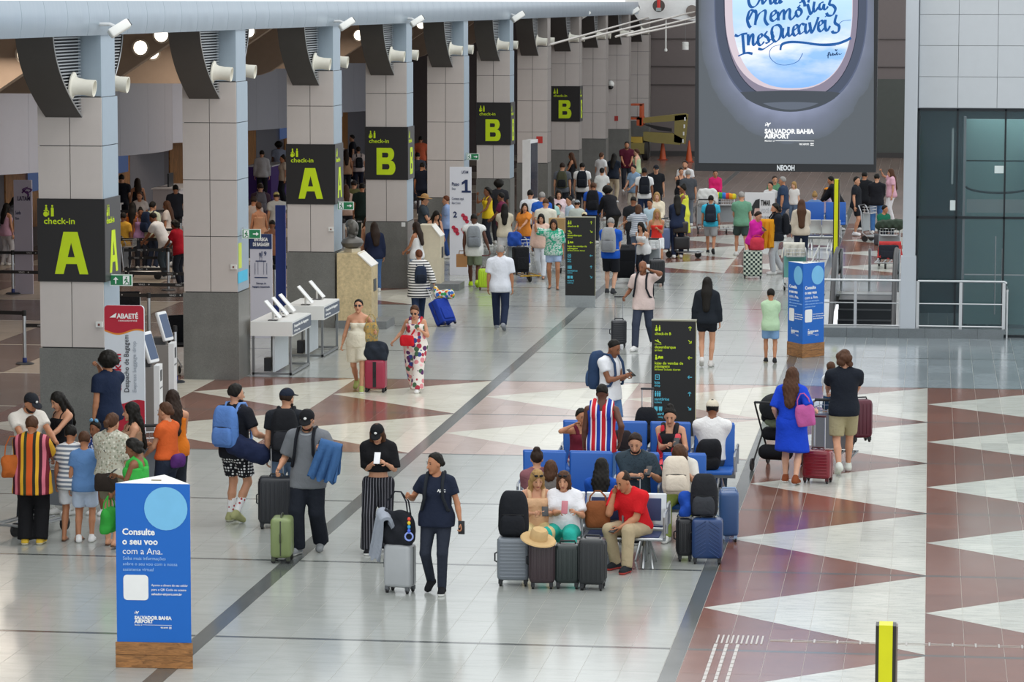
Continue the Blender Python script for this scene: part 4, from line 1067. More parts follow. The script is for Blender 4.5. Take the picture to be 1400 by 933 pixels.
text('check-in', .17, M @ Matrix.Translation((.24, 1.0, .002)) @ Rv, crim, s, .03); text('Despacho de Bagagem', .105, M @ Matrix.Translation((.36, 1.0, .002)) @ Rv, mat('3a3d44', .5), s, .002, width=.84); text('Express baggage drop', .08, M @ Matrix.Translation((.47, 1.0, .002)) @ Rv, mat('a9b0ba', .5), s, .0, width=.75)
kiosk_g = mat('84807c', .5); kiosk_w = mat('e3e5e6', .4); scr_b = mat('7f93b4', .3, 0, 'emit', es=.45)
def kiosk(px, py, label):
    k = empty('ticket_kiosk', fl(px, py), .1, label, 'kiosk', 'self-service kiosks')
    MB().box((-.17, 0, 0), (.17, .38, 1.02)).build('cabinet', kiosk_g, k, smooth=False)
    MB().box((.17, .0, 0), (.26, .36, 1.05)).build('front', kiosk_w, k, smooth=False)
    MB().box((.262, .1, .8), (.268, .25, .97)).build('printer_slot', mat('33373c', .4), k, smooth=False); MB().box((.262, .06, .68), (.266, .3, .7)).build('slot', mat('55585c', .4), k, smooth=False)
    hd = MB(); hd.rbox((0, 0, 0), (.06, .34, .5), .02, 2); h = hd.build('screen_head', kiosk_w, k); h.matrix_local = Matrix.Translation((.08, .2, 1.32)) @ Matrix.Rotation(-.3, 4, 'Z') @ Matrix.Rotation(-.3, 4, 'Y')
    sc = MB().box((.03, -.14, -.2), (.034, .14, .2)).build('screen', scr_b, h, smooth=False)
    MB().box((-.1, .1, 1.02), (.1, .3, 1.14)).build('neck', mat('4a4a4c', .5), k, smooth=False)
kiosk(217, 556, 'ticket kiosk with a lit tilted screen, behind the red-headed totem')
kiosk(196, 592, 'ticket kiosk mostly hidden behind the red-headed totem')
desk_w = mat('e6e6e3', .4, 0, var=.02); slate = mat('5b6371', .5); frame_g = mat('8b8e90', .35, .7)
def bag_desk(px, py, L, dpt, label, nt):
    d_ = empty('bag_drop_desk', fl(px, py), 0, label, 'desk', 'white bag drop desks'); W = .76
    MB().box((0, 0, .72), (W, L, .98)).build('worktop', desk_w, d_, smooth=False)
    MB().box((W, .05, .75), (W + .012, L - .03, .95)).build('name_band', slate, d_, smooth=False)
    M = face_M((W + .012, .12, 0), (0, 1, 0)); text('Despacho de bagagem', .07, M @ Matrix.Translation((0, .87, .002)), white_l, d_, .02, width=L * .75); text('Self bag drop', .05, M @ Matrix.Translation((0, .79, .002)), white_l, d_, .01, width=L * .3)
    for x in (.02, W - .06):
        for y in (.02, L - .06): MB().box((x, y, 0), (x + .04, y + .04, .72)).build('leg', frame_g, d_, smooth=False)
    for a, b2 in (((.02, .02, .02), (W - .02, .06, .06)), ((.02, L - .06, .02), (W - .02, L - .02, .06)), ((W - .06, .02, .02), (W - .02, L - .02, .06))): MB().box(a, b2).build('foot_rail', frame_g, d_, smooth=False)
    MB().box((.38, .1, .06), (.42, L - .4, .72)).build('modesty_panel', mat('c9d0d4', .4), d_, smooth=False)
    MB().box((.2, .2, .06), (.32, .4, .3)).build('computer', mat('2b2d31', .5), d_, smooth=False)
    for k in range(nt):
        y = .25 + (L - .45) * k / max(1, nt - 1)
        tb_ = empty('tablet_stand', (0, 0, 0)); tb_.parent = d_; tb_.location = (.36, y, .98)
        MB().tube([(0, 0, 0), (0, 0, .16)], .02, 6).build('post', desk_w, tb_); MB().box((-.08, -.07, 0), (.08, .07, .012)).build('foot', mat('3d3f42', .4), tb_, smooth=False)
        mb = MB(); mb.rbox((0, 0, 0), (.42, .24, .028), .012, 2); hh = mb.build('tablet', mat('ededeb', .35), tb_); hh.matrix_local = Matrix.Translation((0, 0, .2)) @ Matrix.Rotation(.85, 4, 'Y')
    return d_
bag_desk(343, 514, 1.75, .76, 'front white bag drop desk with three tilted tablets', 3)
bag_desk(389, 489, 1.6, .5, 'rear white bag drop desk with two tilted tablets', 2)
def roll_totem(px, py, wpx, z, label, m, texts, cat='totem', head=None, back=None, dp=.06):
    b = fl(px, py); sc = b.y / F_PX; w = wpx * sc
    s = empty('roll_totem', b, 0, label, cat)
    MB().box((-w / 2, 0, 0), (w / 2, dp, z)).build('panel', m, s, smooth=False)
    if head: MB().box((-w / 2 - .002, -.006, z - head[1]), (w / 2 + .002, 0, z + .002)).build('head_band', head[0], s, smooth=False)
    M = face_M((-w / 2, -.008, 0), (1, 0, 0))
    for tx, sz, x, y, mm, bd, wd in texts: text(tx, sz, M @ Matrix.Translation((x * w, y, .002)), mm, s, bd, width=wd * w if wd else None)
    return s, M, w
navy = mat('1d2f5c', .5); lil_w = mat('c3c3cf', .5, 0, var=.02)
s, M, w = roll_totem(357.5, 462, 31, 2.08, 'pale bag drop totem with a navy head, behind the white desks', lil_w, [('ENTREGA', .1, .2, 1.94, white_l, .03, .62), ('DE BAGAGEM', .1, .14, 1.84, white_l, .03, .74), ('al 9', .12, .42, 1.65, navy, .02, .34), ('Entrega de', .05, .28, 1.08, navy, .01, .45), ('bagagem despachada', .05, .1, 1.01, navy, .02, .8)], head=(navy, .3))
mb = MB()
for a, b2 in (((.2, 1.2), (.8, 1.22)), ((.22, 1.27), (.24, 1.5)), ((.76, 1.27), (.78, 1.5)), ((.26, 1.53), (.74, 1.55)), ((.36, 1.27), (.375, 1.53)), ((.62, 1.27), (.635, 1.53)), ((.44, 1.55), (.455, 1.63)), ((.54, 1.55), (.555, 1.63)), ((.44, 1.62), (.555, 1.635))): mb.add([M @ Vector((x * w, y, .002)) for x, y in ((a[0], a[1]), (b2[0], a[1]), (b2[0], b2[1]), (a[0], b2[1]))], [(0, 1, 2, 3)])
mb.build('suitcase_drawing', navy, s, smooth=False)
s, M, w = roll_totem(384, 440, 14, 2.45, 'narrow royal blue totem beside the third column', mat('22409c', .45), [])
s, M, w = roll_totem(629.5, 376, 30, 2.66, 'tall white step-one totem with small red drawings, before the fifth column', mat('e2e3ea', .5, 0, var=.01), [('LATAM', .1, .56, 2.5, navy, .02, .3), ('Passo', .12, .1, 2.2, navy, .02, .34), ('Step', .08, .1, 2.1, navy, .0, .18), ('Comece aqui', .1, .1, 1.85, navy, .0, .55), ('Start here', .08, .1, 1.75, navy, .0, .4), ('2', .2, .16, 1.42, navy, .03, None)])
mb = MB()
for x, y in ((.62, 1.35), (.62, 1.0), (.18, 1.05)):
    for dx, dy, r_ in ((0, .12, .05), (.06, .05, .07), (.1, -.03, .05)): mb.add([M @ Vector((x * w + dx + r_ * math.cos(2 * PI * k / 8), y + dy + r_ * math.sin(2 * PI * k / 8), .003)) for k in range(8)], [tuple(range(8))])
mb.build('red_drawings', mat('c4304a', .5), s, kind='stuff', smooth=False)
mb = MB(); mb.add([M @ Vector((.6 * w + x, 2.03 + y, .003)) for x, y in ((.06, .04), (.13, .04), (.13, .32), (.07, .32), (-.02, .25), (-.02, .19), (.06, .235), (-.02, 0), (.21, 0), (.21, .05), (-.02, .05))], [(0, 1, 2, 6), (2, 3, 4, 6), (4, 5, 6), (7, 8, 9, 10)]); mb.build('numeral', navy, s, smooth=False)
b = fl(717, 305); s = empty('tall_kiosk', (b.x, 97, 0), -.12, 'tall white two-sided kiosk with a dark screen on its right side', 'kiosk')
MB().box((-.12, 0, 0), (.13, .95, 2.5)).build('body', mat('dedede', .45), s, smooth=False); MB().box((.131, .05, .7), (.14, .9, 2.4)).build('screen', mat('2c3140', .25), s, smooth=False)
s, M, w = roll_totem(33, 402, 26, 2.62, 'pale airline totem left of the nearest column, with a violet emblem', mat('b9b3c2', .5, 0, var=.02), [('LATAM', .14, .2, 2.15, mat('2e1a4c', .5), .02, .7), ('Saída', .12, .08, 1.83, navy, .01, .3), ('Exit', .08, .08, 1.71, navy, .0, .2)])
mb = MB(); strokes(mb, [[(.2, 2.32), (.3, 2.42), (.42, 2.4), (.36, 2.34), (.3, 2.36)], [(.34, 2.46), (.22, 2.4), (.34, 2.3), (.33, 2.24)]], M, 20, .05, .02, .002); mb.build('violet_emblem', mat('5a2a6e', .5), s, smooth=False)
# blue and white stand-in panels deeper in the queue hall
poster, M, w = roll_totem(1038, 346, 41, 1.62, 'white poster stand with a man\'s face and black capitals, amid the right-hand crowd', mat('d9dadc', .5, 0, var=.02), [('TIMAR', .2, .54, 1.28, black_p, .03, .32), ('VOCÊ E', .16, .54, 1.08, mat('b9bcc0', .5), .02, .36), ('CURTIR', .18, .54, .86, mat('9a9da0', .5), .03, .34), ('O RIO', .18, .54, .62, mat('b9bcc0', .5), .02, .3)], cat='poster')
mb = MB(); mb.add([M @ Vector((w * x, y, .003)) for x, y in ((.2, 1.0), (.24, 1.25), (.36, 1.42), (.5, 1.46), (.5, 1.2), (.34, 1.2), (.3, 1.0))], [tuple(range(7))]); mb.build('dark_hair', mat('26272c', .5), poster, smooth=False)
mb = MB(); mb.add([M @ Vector((w * x, y, .003)) for x, y in ((.3, 1.0), (.34, 1.2), (.5, 1.2), (.5, .5), (.36, .55), (.28, .8))], [tuple(range(6))]); mb.build('face_print', mat('c9a9a0', .5), poster, smooth=False)
# stone podiums and the bust
osb = mat('cdb98f', .5, 0, 'stone', scale=14.0, var=.35); marble_p = mat('e6e3dc', .4)
def podium(px, py, w, h, dp, label, m, bp):
    b = fl(px, py); s = empty('podium', b, 0, label, 'podium', 'stone podiums beside the columns')
    MB().box((-.03, -.05, 0), (w + bp, dp + .2, .16)).build('plinth', mat('76797a', .4, 0, 'stone', scale=30.0, var=.2), s, smooth=False)
    mb = MB(); mb.M = Matrix(((1, 0, 0, 0), (0, 0, 1, 0), (0, 1, 0, 0), (0, 0, 0, 1))); mb.prism([(0, .16), (0, h), (w * .62, h), (w, h - .26), (w, .16)], 0, dp); mb.build('block', m, s, smooth=False)
    mb = MB(); mb.M = Matrix(((1, 0, 0, 0), (0, 0, 1, 0), (0, 1, 0, 0), (0, 0, 0, 1))); mb.prism([(w * .6, h + .012), (w * 1.02, h - .255), (w * 1.0, h - .28), (w * .6, h - .01)], -.02, dp + .02); mb.build('sloping_top', marble_p, s, smooth=False)
    MB().box((w, dp * .3, .75), (w + .012, dp * .7, 1.0)).build('plaque', mat('4a4d50', .4), s, smooth=False)
    return s
pod = podium(461, 449, .72, 1.55, .75, 'mottled cream stone podium carrying the bronze bust', osb, .32)
podium(572, 397, .52, 1.52, .6, 'plain pale stone podium beside the fourth column', mat('d6cbb2', .5, 0, 'stone', scale=9.0, var=.08), .45)
bronze = mat('5d5a55', .4, .4)
bu = empty('bust', pod.location + Vector((.26, .35, 1.55)), .9, 'dark bronze bust of a man on the mottled podium', 'bust')
mb = MB(); mb.box((-.12, -.12, 0), (.12, .12, .08)); mb.build('stone_foot', mat('c8bfa8', .5), bu, smooth=False)
mb = MB(); mb.lathe([(.1, .08), (.2, .12), (.24, .2), (.2, .27), (.09, .32), (.085, .38), (.1, .4)], 16, Matrix.Diagonal((1.15, .75, 1, 1))); mb.ell((0, -.015, .5), (.115, .135, .16), 16, 12); mb.ell((0, -.15, .48), (.025, .035, .045), 8, 6); mb.ell((.118, 0, .49), (.02, .035, .05), 8, 6); mb.ell((-.118, 0, .49), (.02, .035, .05), 8, 6); mb.ell((0, -.1, .4), (.055, .05, .05), 8, 6); mb.build('head', bronze, bu)
mb = MB(); mb.ell((0, .03, .57), (.122, .13, .11), 14, 8); mb.build('hair', bronze, bu)

# boom lift and cones at the far end
olive = mat('8d8048', .5); orange = mat('c4562c', .5)
Yb = 136.0
def bx(px0, py0, px1, py1, y0, y1): a, b2 = at_y(px0, py1, Yb), at_y(px1, py0, Yb); return (a.x, y0, a.z), (b2.x, y1, b2.z)
bl = empty('boom_lift', (0, 0, 0), 0, 'olive boom lift with an orange basket parked before the end wall', 'lift machine')
q3 = lambda pts, y0, y1, nm, m: (lambda mb: (mb.prism([(at_y(x, y, Yb).x, at_y(x, y, Yb).z) for x, y in pts][::-1], -y1, -y0), mb.build(nm, m, bl, smooth=False)))(MB())[1]
MXZ = Matrix(((1, 0, 0, 0), (0, 0, -1, 0), (0, 1, 0, 0), (0, 0, 0, 1)))
for pts, nm, m in (([(880, 161), (925, 156), (938, 155), (940, 163), (915, 166), (880, 168)], 'upper_boom', olive), ([(880, 180), (920, 182), (935, 190), (930, 198), (895, 195), (880, 192)], 'lower_boom', olive), ([(923, 158), (941, 156), (937, 197), (922, 194)], 'knuckle', olive), ([(880, 170), (884, 170), (918, 176), (918, 180), (900, 178)], 'ram', black_p), ([(861, 187), (879, 187), (879, 196), (861, 196)], 'engine_cover', mat('c2a243', .5)), ([(868, 196), (878, 196), (878, 212), (868, 212)], 'mast', olive)):
    o = q3(pts, Yb - .2, Yb + .2, nm, m); o.matrix_local = MXZ
for pts in ([(861, 142), (879, 142), (879, 144), (861, 144)], [(876, 142), (879, 142), (879, 172), (876, 172)], [(861, 160), (876, 160), (876, 163), (861, 163)], [(872, 160), (880, 160), (880, 171), (872, 171)]):
    o = q3(pts, Yb - .6, Yb + .6, 'basket_rail', orange); o.matrix_local = MXZ
for k in range(4): o = q3([(936 - k * .9, 160 + k * 10), (938 - k * .9, 160 + k * 10), (938 - k * .9, 165 + k * 10), (936 - k * .9, 165 + k * 10)], Yb - .22, Yb - .2, 'reflector', white_l); o.matrix_local = MXZ
whl = MB().lathe([(.3, 0), (.42, .05), (.42, .25), (.3, .3)], 16, Matrix.Rotation(PI / 2, 4, 'Y')).mesh('wheel', mat('2a2826', .7))
for x, y in ((858, 0), (878, 0)): link('wheel', whl, bl, loc=(at_y(x, 215, Yb).x, Yb, .42))
MB().box((at_y(856, 200, Yb).x, Yb - .6, .3), (at_y(882, 200, Yb).x, Yb + .6, .75)).build('chassis', olive, bl, smooth=False)
for px, lb, tp in ((906, 'dull orange traffic cone left of the far end, lower one', orange), (942, 'orange and white traffic cone beside the screen edge', orange)):
    p = fl(px, 219 if px < 930 else 222); c = empty('traffic_cone', p, 0, lb, 'cone', 'traffic cones at the far end')
    MB().box((-.2, -.2, 0), (.2, .2, .04)).build('base', mat('9c3c22', .6), c, smooth=False); MB().lathe([(.15, .04), (.03, .9), (.0, .92)], 14).build('body', orange, c)
    if px > 930:
        for z0, z1 in ((.42, .55), (.68, .8)): MB().lathe([(.152 - .133 * (z0 - .04) / .86, z0), (.152 - .133 * (z1 - .04) / .86, z1)], 14).build('white_band', white_l, c)
# ------------------------------------------------------------------ figures: signed-distance bodies turned into one continuous surface
def V(*a): return np.array(a, dtype=np.float32)
def rotm(ax, a):
    c, s = math.cos(a), math.sin(a)
    if ax == 'x': return np.array([[1, 0, 0], [0, c, -s], [0, s, c]], np.float32)
    if ax == 'y': return np.array([[c, 0, s], [0, 1, 0], [-s, 0, c]], np.float32)
    return np.array([[c, -s, 0], [s, c, 0], [0, 0, 1]], np.float32)

class Prim:
    """cone: capsule a->b with radii ra, rb; ell: ellipsoid c, r in frame R. sc squeezes a cone in frame R. cut: list of (point, normal) keeping the side against the normal"""
    def __init__(s, kind, a, b=None, ra=0, rb=0, R=None, sc=None, k=0.03, cut=None):
        s.kind, s.a, s.b, s.ra, s.rb, s.R, s.sc, s.k, s.cut = kind, np.asarray(a, np.float32), None if b is None else np.asarray(b, np.float32), ra, rb, R, sc, k, cut
    def grown(s, g, k=None):
        p = Prim(s.kind, s.a, s.b, s.ra, s.rb, s.R, s.sc, s.k if k is None else k, s.cut)
        if s.kind == 'ell': p.ra = tuple(r + g for r in s.ra)
        else: p.ra, p.rb = s.ra + g, s.rb + g
        return p
    def bounds(s):
        if s.kind == 'ell': m = max(s.ra); return s.a - m, s.a + m
        m = max(s.ra, s.rb); m *= max(s.sc) if s.sc is not None else 1
        return np.minimum(s.a, s.b) - m, np.maximum(s.a, s.b) + m
    def d(s, P):
        if s.kind == 'ell':
            q = P - s.a
            if s.R is not None: q = q @ s.R
            r = np.array(s.ra, np.float32); k0 = np.sqrt(((q / r) ** 2).sum(-1)); k1 = np.sqrt(((q / (r * r)) ** 2).sum(-1)) + 1e-9
            o = k0 * (k0 - 1) / k1
        else:
            A, B_ = s.a, s.b; q = P - A; ab = B_ - A
            if s.sc is not None:
                inv = 1 / np.array(s.sc, np.float32); q = (q @ s.R) * inv; ab = (ab @ s.R) * inv
            L2 = float((ab * ab).sum()) + 1e-12
            t = np.clip((q @ ab) / L2, 0, 1); q = q - t[..., None] * ab
            o = np.sqrt((q * q).sum(-1)) - (s.ra + (s.rb - s.ra) * t)
            if s.sc is not None: o = o * min(s.sc)
        if s.cut:
            for p, n in s.cut: o = np.maximum(o, (P - np.asarray(p, np.float32)) @ np.asarray(n, np.float32))
        return o

def surface(prims, vox, cuts=(), minus=(), bump=None):
    """surface nets over the smooth union of prims; cuts keep the side against the normal"""
    lo = np.min([p.bounds()[0] for p in prims], 0) - 2.5 * vox; hi = np.max([p.bounds()[1] for p in prims], 0) + 2.5 * vox
    n = np.ceil((hi - lo) / vox).astype(int) + 1
    F = np.full(n, 0.5, np.float32)
    ax = [lo[i] + vox * np.arange(n[i], dtype=np.float32) for i in range(3)]
    def sl(p, mg):
        b0, b1 = p.bounds(); i0 = np.maximum(((b0 - mg - lo) / vox).astype(int), 0); i1 = np.minimum(((b1 + mg - lo) / vox).astype(int) + 2, n)
        S_ = tuple(slice(i0[i], i1[i]) for i in range(3))
        return S_, np.stack(np.meshgrid(ax[0][S_[0]], ax[1][S_[1]], ax[2][S_[2]], indexing='ij'), -1)
    for p in prims:
        S_, P = sl(p, 0.05 + 2 * vox); d = p.d(P); f = F[S_]; k = p.k
        h = np.clip(0.5 + 0.5 * (f - d) / k, 0, 1); F[S_] = f * (1 - h) + d * h - k * h * (1 - h)
    if bump is not None or cuts:
        P = np.stack(np.meshgrid(*ax, indexing='ij'), -1)
        if bump is not None: F += bump(P).astype(np.float32)
        for p, nn in cuts: F = np.maximum(F, (P - np.asarray(p, np.float32)) @ np.asarray(nn, np.float32))
    for p in minus:
        S_, P = sl(p, 0.05); F[S_] = np.maximum(F[S_], -p.d(P))
    S_ = F < 0
    c = np.zeros([k - 1 for k in n], np.int8); off = [(i, j, k) for i in (0, 1) for j in (0, 1) for k in (0, 1)]
    def cor(A, o): return A[o[0]:n[0] - 1 + o[0], o[1]:n[1] - 1 + o[1], o[2]:n[2] - 1 + o[2]]
    for o in off: c += cor(S_, o)
    act = (c > 0) & (c < 8); idx = np.full(c.shape, -1, np.int32); I = np.argwhere(act); m = len(I)
    if m == 0: return np.zeros((0, 3)), np.zeros((0, 4), int)
    idx[act] = np.arange(m)
    vals = {o: F[I[:, 0] + o[0], I[:, 1] + o[1], I[:, 2] + o[2]] for o in off}
    acc = np.zeros((m, 3), np.float32); cnt = np.zeros(m, np.float32)
    for o in off:
        for d in range(3):
            if o[d]: continue
            o2 = list(o); o2[d] = 1; o2 = tuple(o2); a, b = vals[o], vals[o2]; x = (a < 0) != (b < 0)
            t = np.where(x, a / np.where(x, a - b, 1), 0); pos = np.zeros((m, 3), np.float32) + np.array(o, np.float32); pos[:, d] += t
            acc += pos * x[:, None]; cnt += x
    v = lo + vox * (I + acc / cnt[:, None]); fs = []
    for d in range(3):
        e, g = (d + 1) % 3, (d + 2) % 3
        a = [slice(None)] * 3; b = [slice(None)] * 3; a[d] = slice(0, -1); b[d] = slice(1, None); sa, sb = S_[tuple(a)], S_[tuple(b)]
        ch = sa != sb; E = np.argwhere(ch); ok = (E[:, e] > 0) & (E[:, g] > 0) & (E[:, e] < n[e] - 1) & (E[:, g] < n[g] - 1); E = E[ok]
        if not len(E): continue
        def q(de, dg): J = E.copy(); J[:, e] += de; J[:, g] += dg; return idx[J[:, 0], J[:, 1], J[:, 2]]
        Q = np.stack([q(-1, -1), q(0, -1), q(0, 0), q(-1, 0)], 1); flip = ~sa[E[:, 0], E[:, 1], E[:, 2]]; Q[flip] = Q[flip][:, ::-1]; fs.append(Q)
    return v, np.concatenate(fs)

def np_mesh(name, parts, mats):
    """parts: (verts, quads, material index or array)"""
    vs, fs, mi, k = [], [], [], 0
    for v, f, m in parts:
        if not len(v): continue
        vs.append(v); fs.append(f + k); k += len(v); mi.append(np.full(len(f), m, np.int32) if np.isscalar(m) else np.asarray(m, np.int32))
    v = np.concatenate(vs); f = np.concatenate(fs); mi = np.concatenate(mi)
    me = bpy.data.meshes.new(name); me.vertices.add(len(v)); me.vertices.foreach_set('co', np.ascontiguousarray(v, np.float32).ravel())
    me.loops.add(len(f) * 4); me.loops.foreach_set('vertex_index', np.ascontiguousarray(f, np.int32).ravel())
    me.polygons.add(len(f)); me.polygons.foreach_set('loop_start', np.arange(len(f), dtype=np.int32) * 4)
    for m in mats: me.materials.append(m)
    me.polygons.foreach_set('material_index', mi); me.update(calc_edges=True); me.shade_smooth()
    return me

def quad_tube(pts, rs, n=6):
    """tapered tube of quads with pinched ends"""
    pts = [np.asarray(p, np.float64) for p in pts]; k = len(pts); vs, fs = [], []
    t0 = pts[1] - pts[0]; ref = np.array([0, 0, 1.0]) if abs(t0[2]) < 0.9 * np.linalg.norm(t0) else np.array([1.0, 0, 0]); nr = np.cross(t0, ref)
    P = [pts[0] - (pts[1] - pts[0]) / np.linalg.norm(pts[1] - pts[0]) * rs[0] * .6] + pts + [pts[-1] + (pts[-1] - pts[-2]) / np.linalg.norm(pts[-1] - pts[-2]) * rs[-1] * .8]; R = [rs[0] * .3] + list(rs) + [rs[-1] * .25]
    for i in range(len(P)):
        t = P[min(i + 1, len(P) - 1)] - P[max(i - 1, 0)]; t /= np.linalg.norm(t) + 1e-9; nr = nr - t * (nr @ t); nr /= np.linalg.norm(nr) + 1e-9; bn = np.cross(t, nr)
        for j in range(n): a = 2 * PI * j / n; vs.append(P[i] + (nr * math.cos(a) + bn * math.sin(a)) * R[i])
    for i in range(len(P) - 1):
        for j in range(n): fs.append((i * n + j, i * n + (j + 1) % n, (i + 1) * n + (j + 1) % n, (i + 1) * n + j))
    h = n // 2
    for base, fl_ in ((0, 1), ((len(P) - 1) * n, 0)):
        for j in range(1, h):
            q = (base + j - 1 if j > 1 else base, base + j, base + n - j, base + (n - j + 1) % n)
            if len(set(q)) == 4: fs.append(q[::-1] if not fl_ else q)
    return np.array(vs), np.array(fs)

def ell_mesh(c, r, R=None, n=8, m=5):
    vs, fs = [], []
    for i in range(m + 1):
        th = PI * (0.03 + 0.94 * i / m)
        for j in range(n): a = 2 * PI * j / n; vs.append((r[0] * math.sin(th) * math.cos(a), r[1] * math.sin(th) * math.sin(a), r[2] * math.cos(th)))
    for i in range(m):
        for j in range(n): fs.append((i * n + j, (i + 1) * n + j, (i + 1) * n + (j + 1) % n, i * n + (j + 1) % n))
    v = np.array(vs)
    if R is not None: v = v @ R.T
    return v + np.asarray(c), np.array(fs)

SKIN = {'pale': 'd9a88c', 'light': 'c99475', 'tan': 'b57d5c', 'brown': '8a5a40', 'dark': '5d3a2a'}
HAIRC = {'black': '16130f', 'dark': '2a1d15', 'brown': '4a3020', 'blond': '9a7a4c', 'grey': '8f8c88', 'auburn': '5f3520'}
def cloth(c):
    return c if not isinstance(c, str) else mat(c, 0.8, 0, 'cloth')
def skin_m(t):
    key = ('skin', t)
    if key not in _mats:
        n = NT('skin_' + t); nz = n.noise(n.coord(), 14.0, 3); c = srgb(SKIN.get(t, t)); n.base(n.mix(nz.outputs[0], tuple(x * .88 for x in c[:3]) + (1,), tuple(min(1, x * 1.1) for x in c[:3]) + (1,))); _mats[key] = n.props(0.5, 0, 0.35)
    return _mats[key]
def hair_m(t):
    key = ('hair', t)
    if key not in _mats:
        n = NT('hair_' + t); c = srgb(HAIRC.get(t, t)); co = n.coord(); mp = n.n('ShaderNodeMapping'); mp.inputs['Scale'].default_value = (60, 60, 4); n.l(co, mp.inputs[0]); nz = n.noise(mp.outputs[0], 1.0, 3)
        n.base(n.mix(nz.outputs[0], tuple(x * .6 for x in c[:3]) + (1,), tuple(min(1, x * 1.6) for x in c[:3]) + (1,))); n.bump(nz.outputs[0], .4, .01); _mats[key] = n.props(0.6, 0, 0.22)
    return _mats[key]

def ik(a, b, l1, l2, pole):
    """middle joint of a two-bone chain a->b bent towards pole"""
    a, b, pole = (np.asarray(x, np.float64) for x in (a, b, pole)); d = b - a; L = np.linalg.norm(d)
    if L > (l1 + l2) * .995: b = a + d / L * (l1 + l2) * .995; d = b - a; L = np.linalg.norm(d)
    if L < abs(l1 - l2) + .02: L = abs(l1 - l2) + .02
    u = d / np.linalg.norm(d); c = (l1 * l1 - l2 * l2 + L * L) / (2 * L); h = math.sqrt(max(0, l1 * l1 - c * c)); p = pole - u * (pole @ u); p /= np.linalg.norm(p) + 1e-9
    return a + u * c + p * h, b

STAND = {'l': (.10, 0.02, 0, 0), 'r': (-.10, -.02, 0, 0)}   # foot x, y, z, heel lift
FEET = {'stand': STAND, 'walk': {'l': (.085, -.26, 0, 0), 'r': (-.085, .30, .0, .42)}, 'walk2': {'l': (.085, .30, 0, .42), 'r': (-.085, -.26, 0, 0)}, 'wide': {'l': (.2, 0, 0, 0), 'r': (-.2, 0, 0, 0)}, 'step': {'l': (.1, -.12, 0, 0), 'r': (-.1, .14, 0, .15)},
        'sit': {'l': (.13, -.50, 0, 0), 'r': (-.13, -.46, 0, 0)}, 'cross': {'l': (.06, -.1, 0, 0), 'r': (-.10, .05, 0, 0)}}
HANDS = {'hang': (.25, -.02, .80), 'hip': (.22, -.12, .98), 'front': (.09, -.34, 1.12), 'phone': (.05, -.30, 1.20), 'low': (.12, -.30, .98), 'push': (.2, -.48, 1.05), 'ear': (.13, -.07, 1.58), 'wave': (.34, -.25, 1.72), 'side': (.52, -.12, 1.35),
         'chest': (.02, -.20, 1.22), 'pull': (.27, .16, .84), 'case': (.36, -.10, .92), 'lap': (.08, -.34, .72), 'cross': (-.12, -.20, 1.14), 'fold': (-.08, -.17, 1.12), 'out': (.55, -.25, 1.12), 'strap': (.15, -.12, 1.32)}
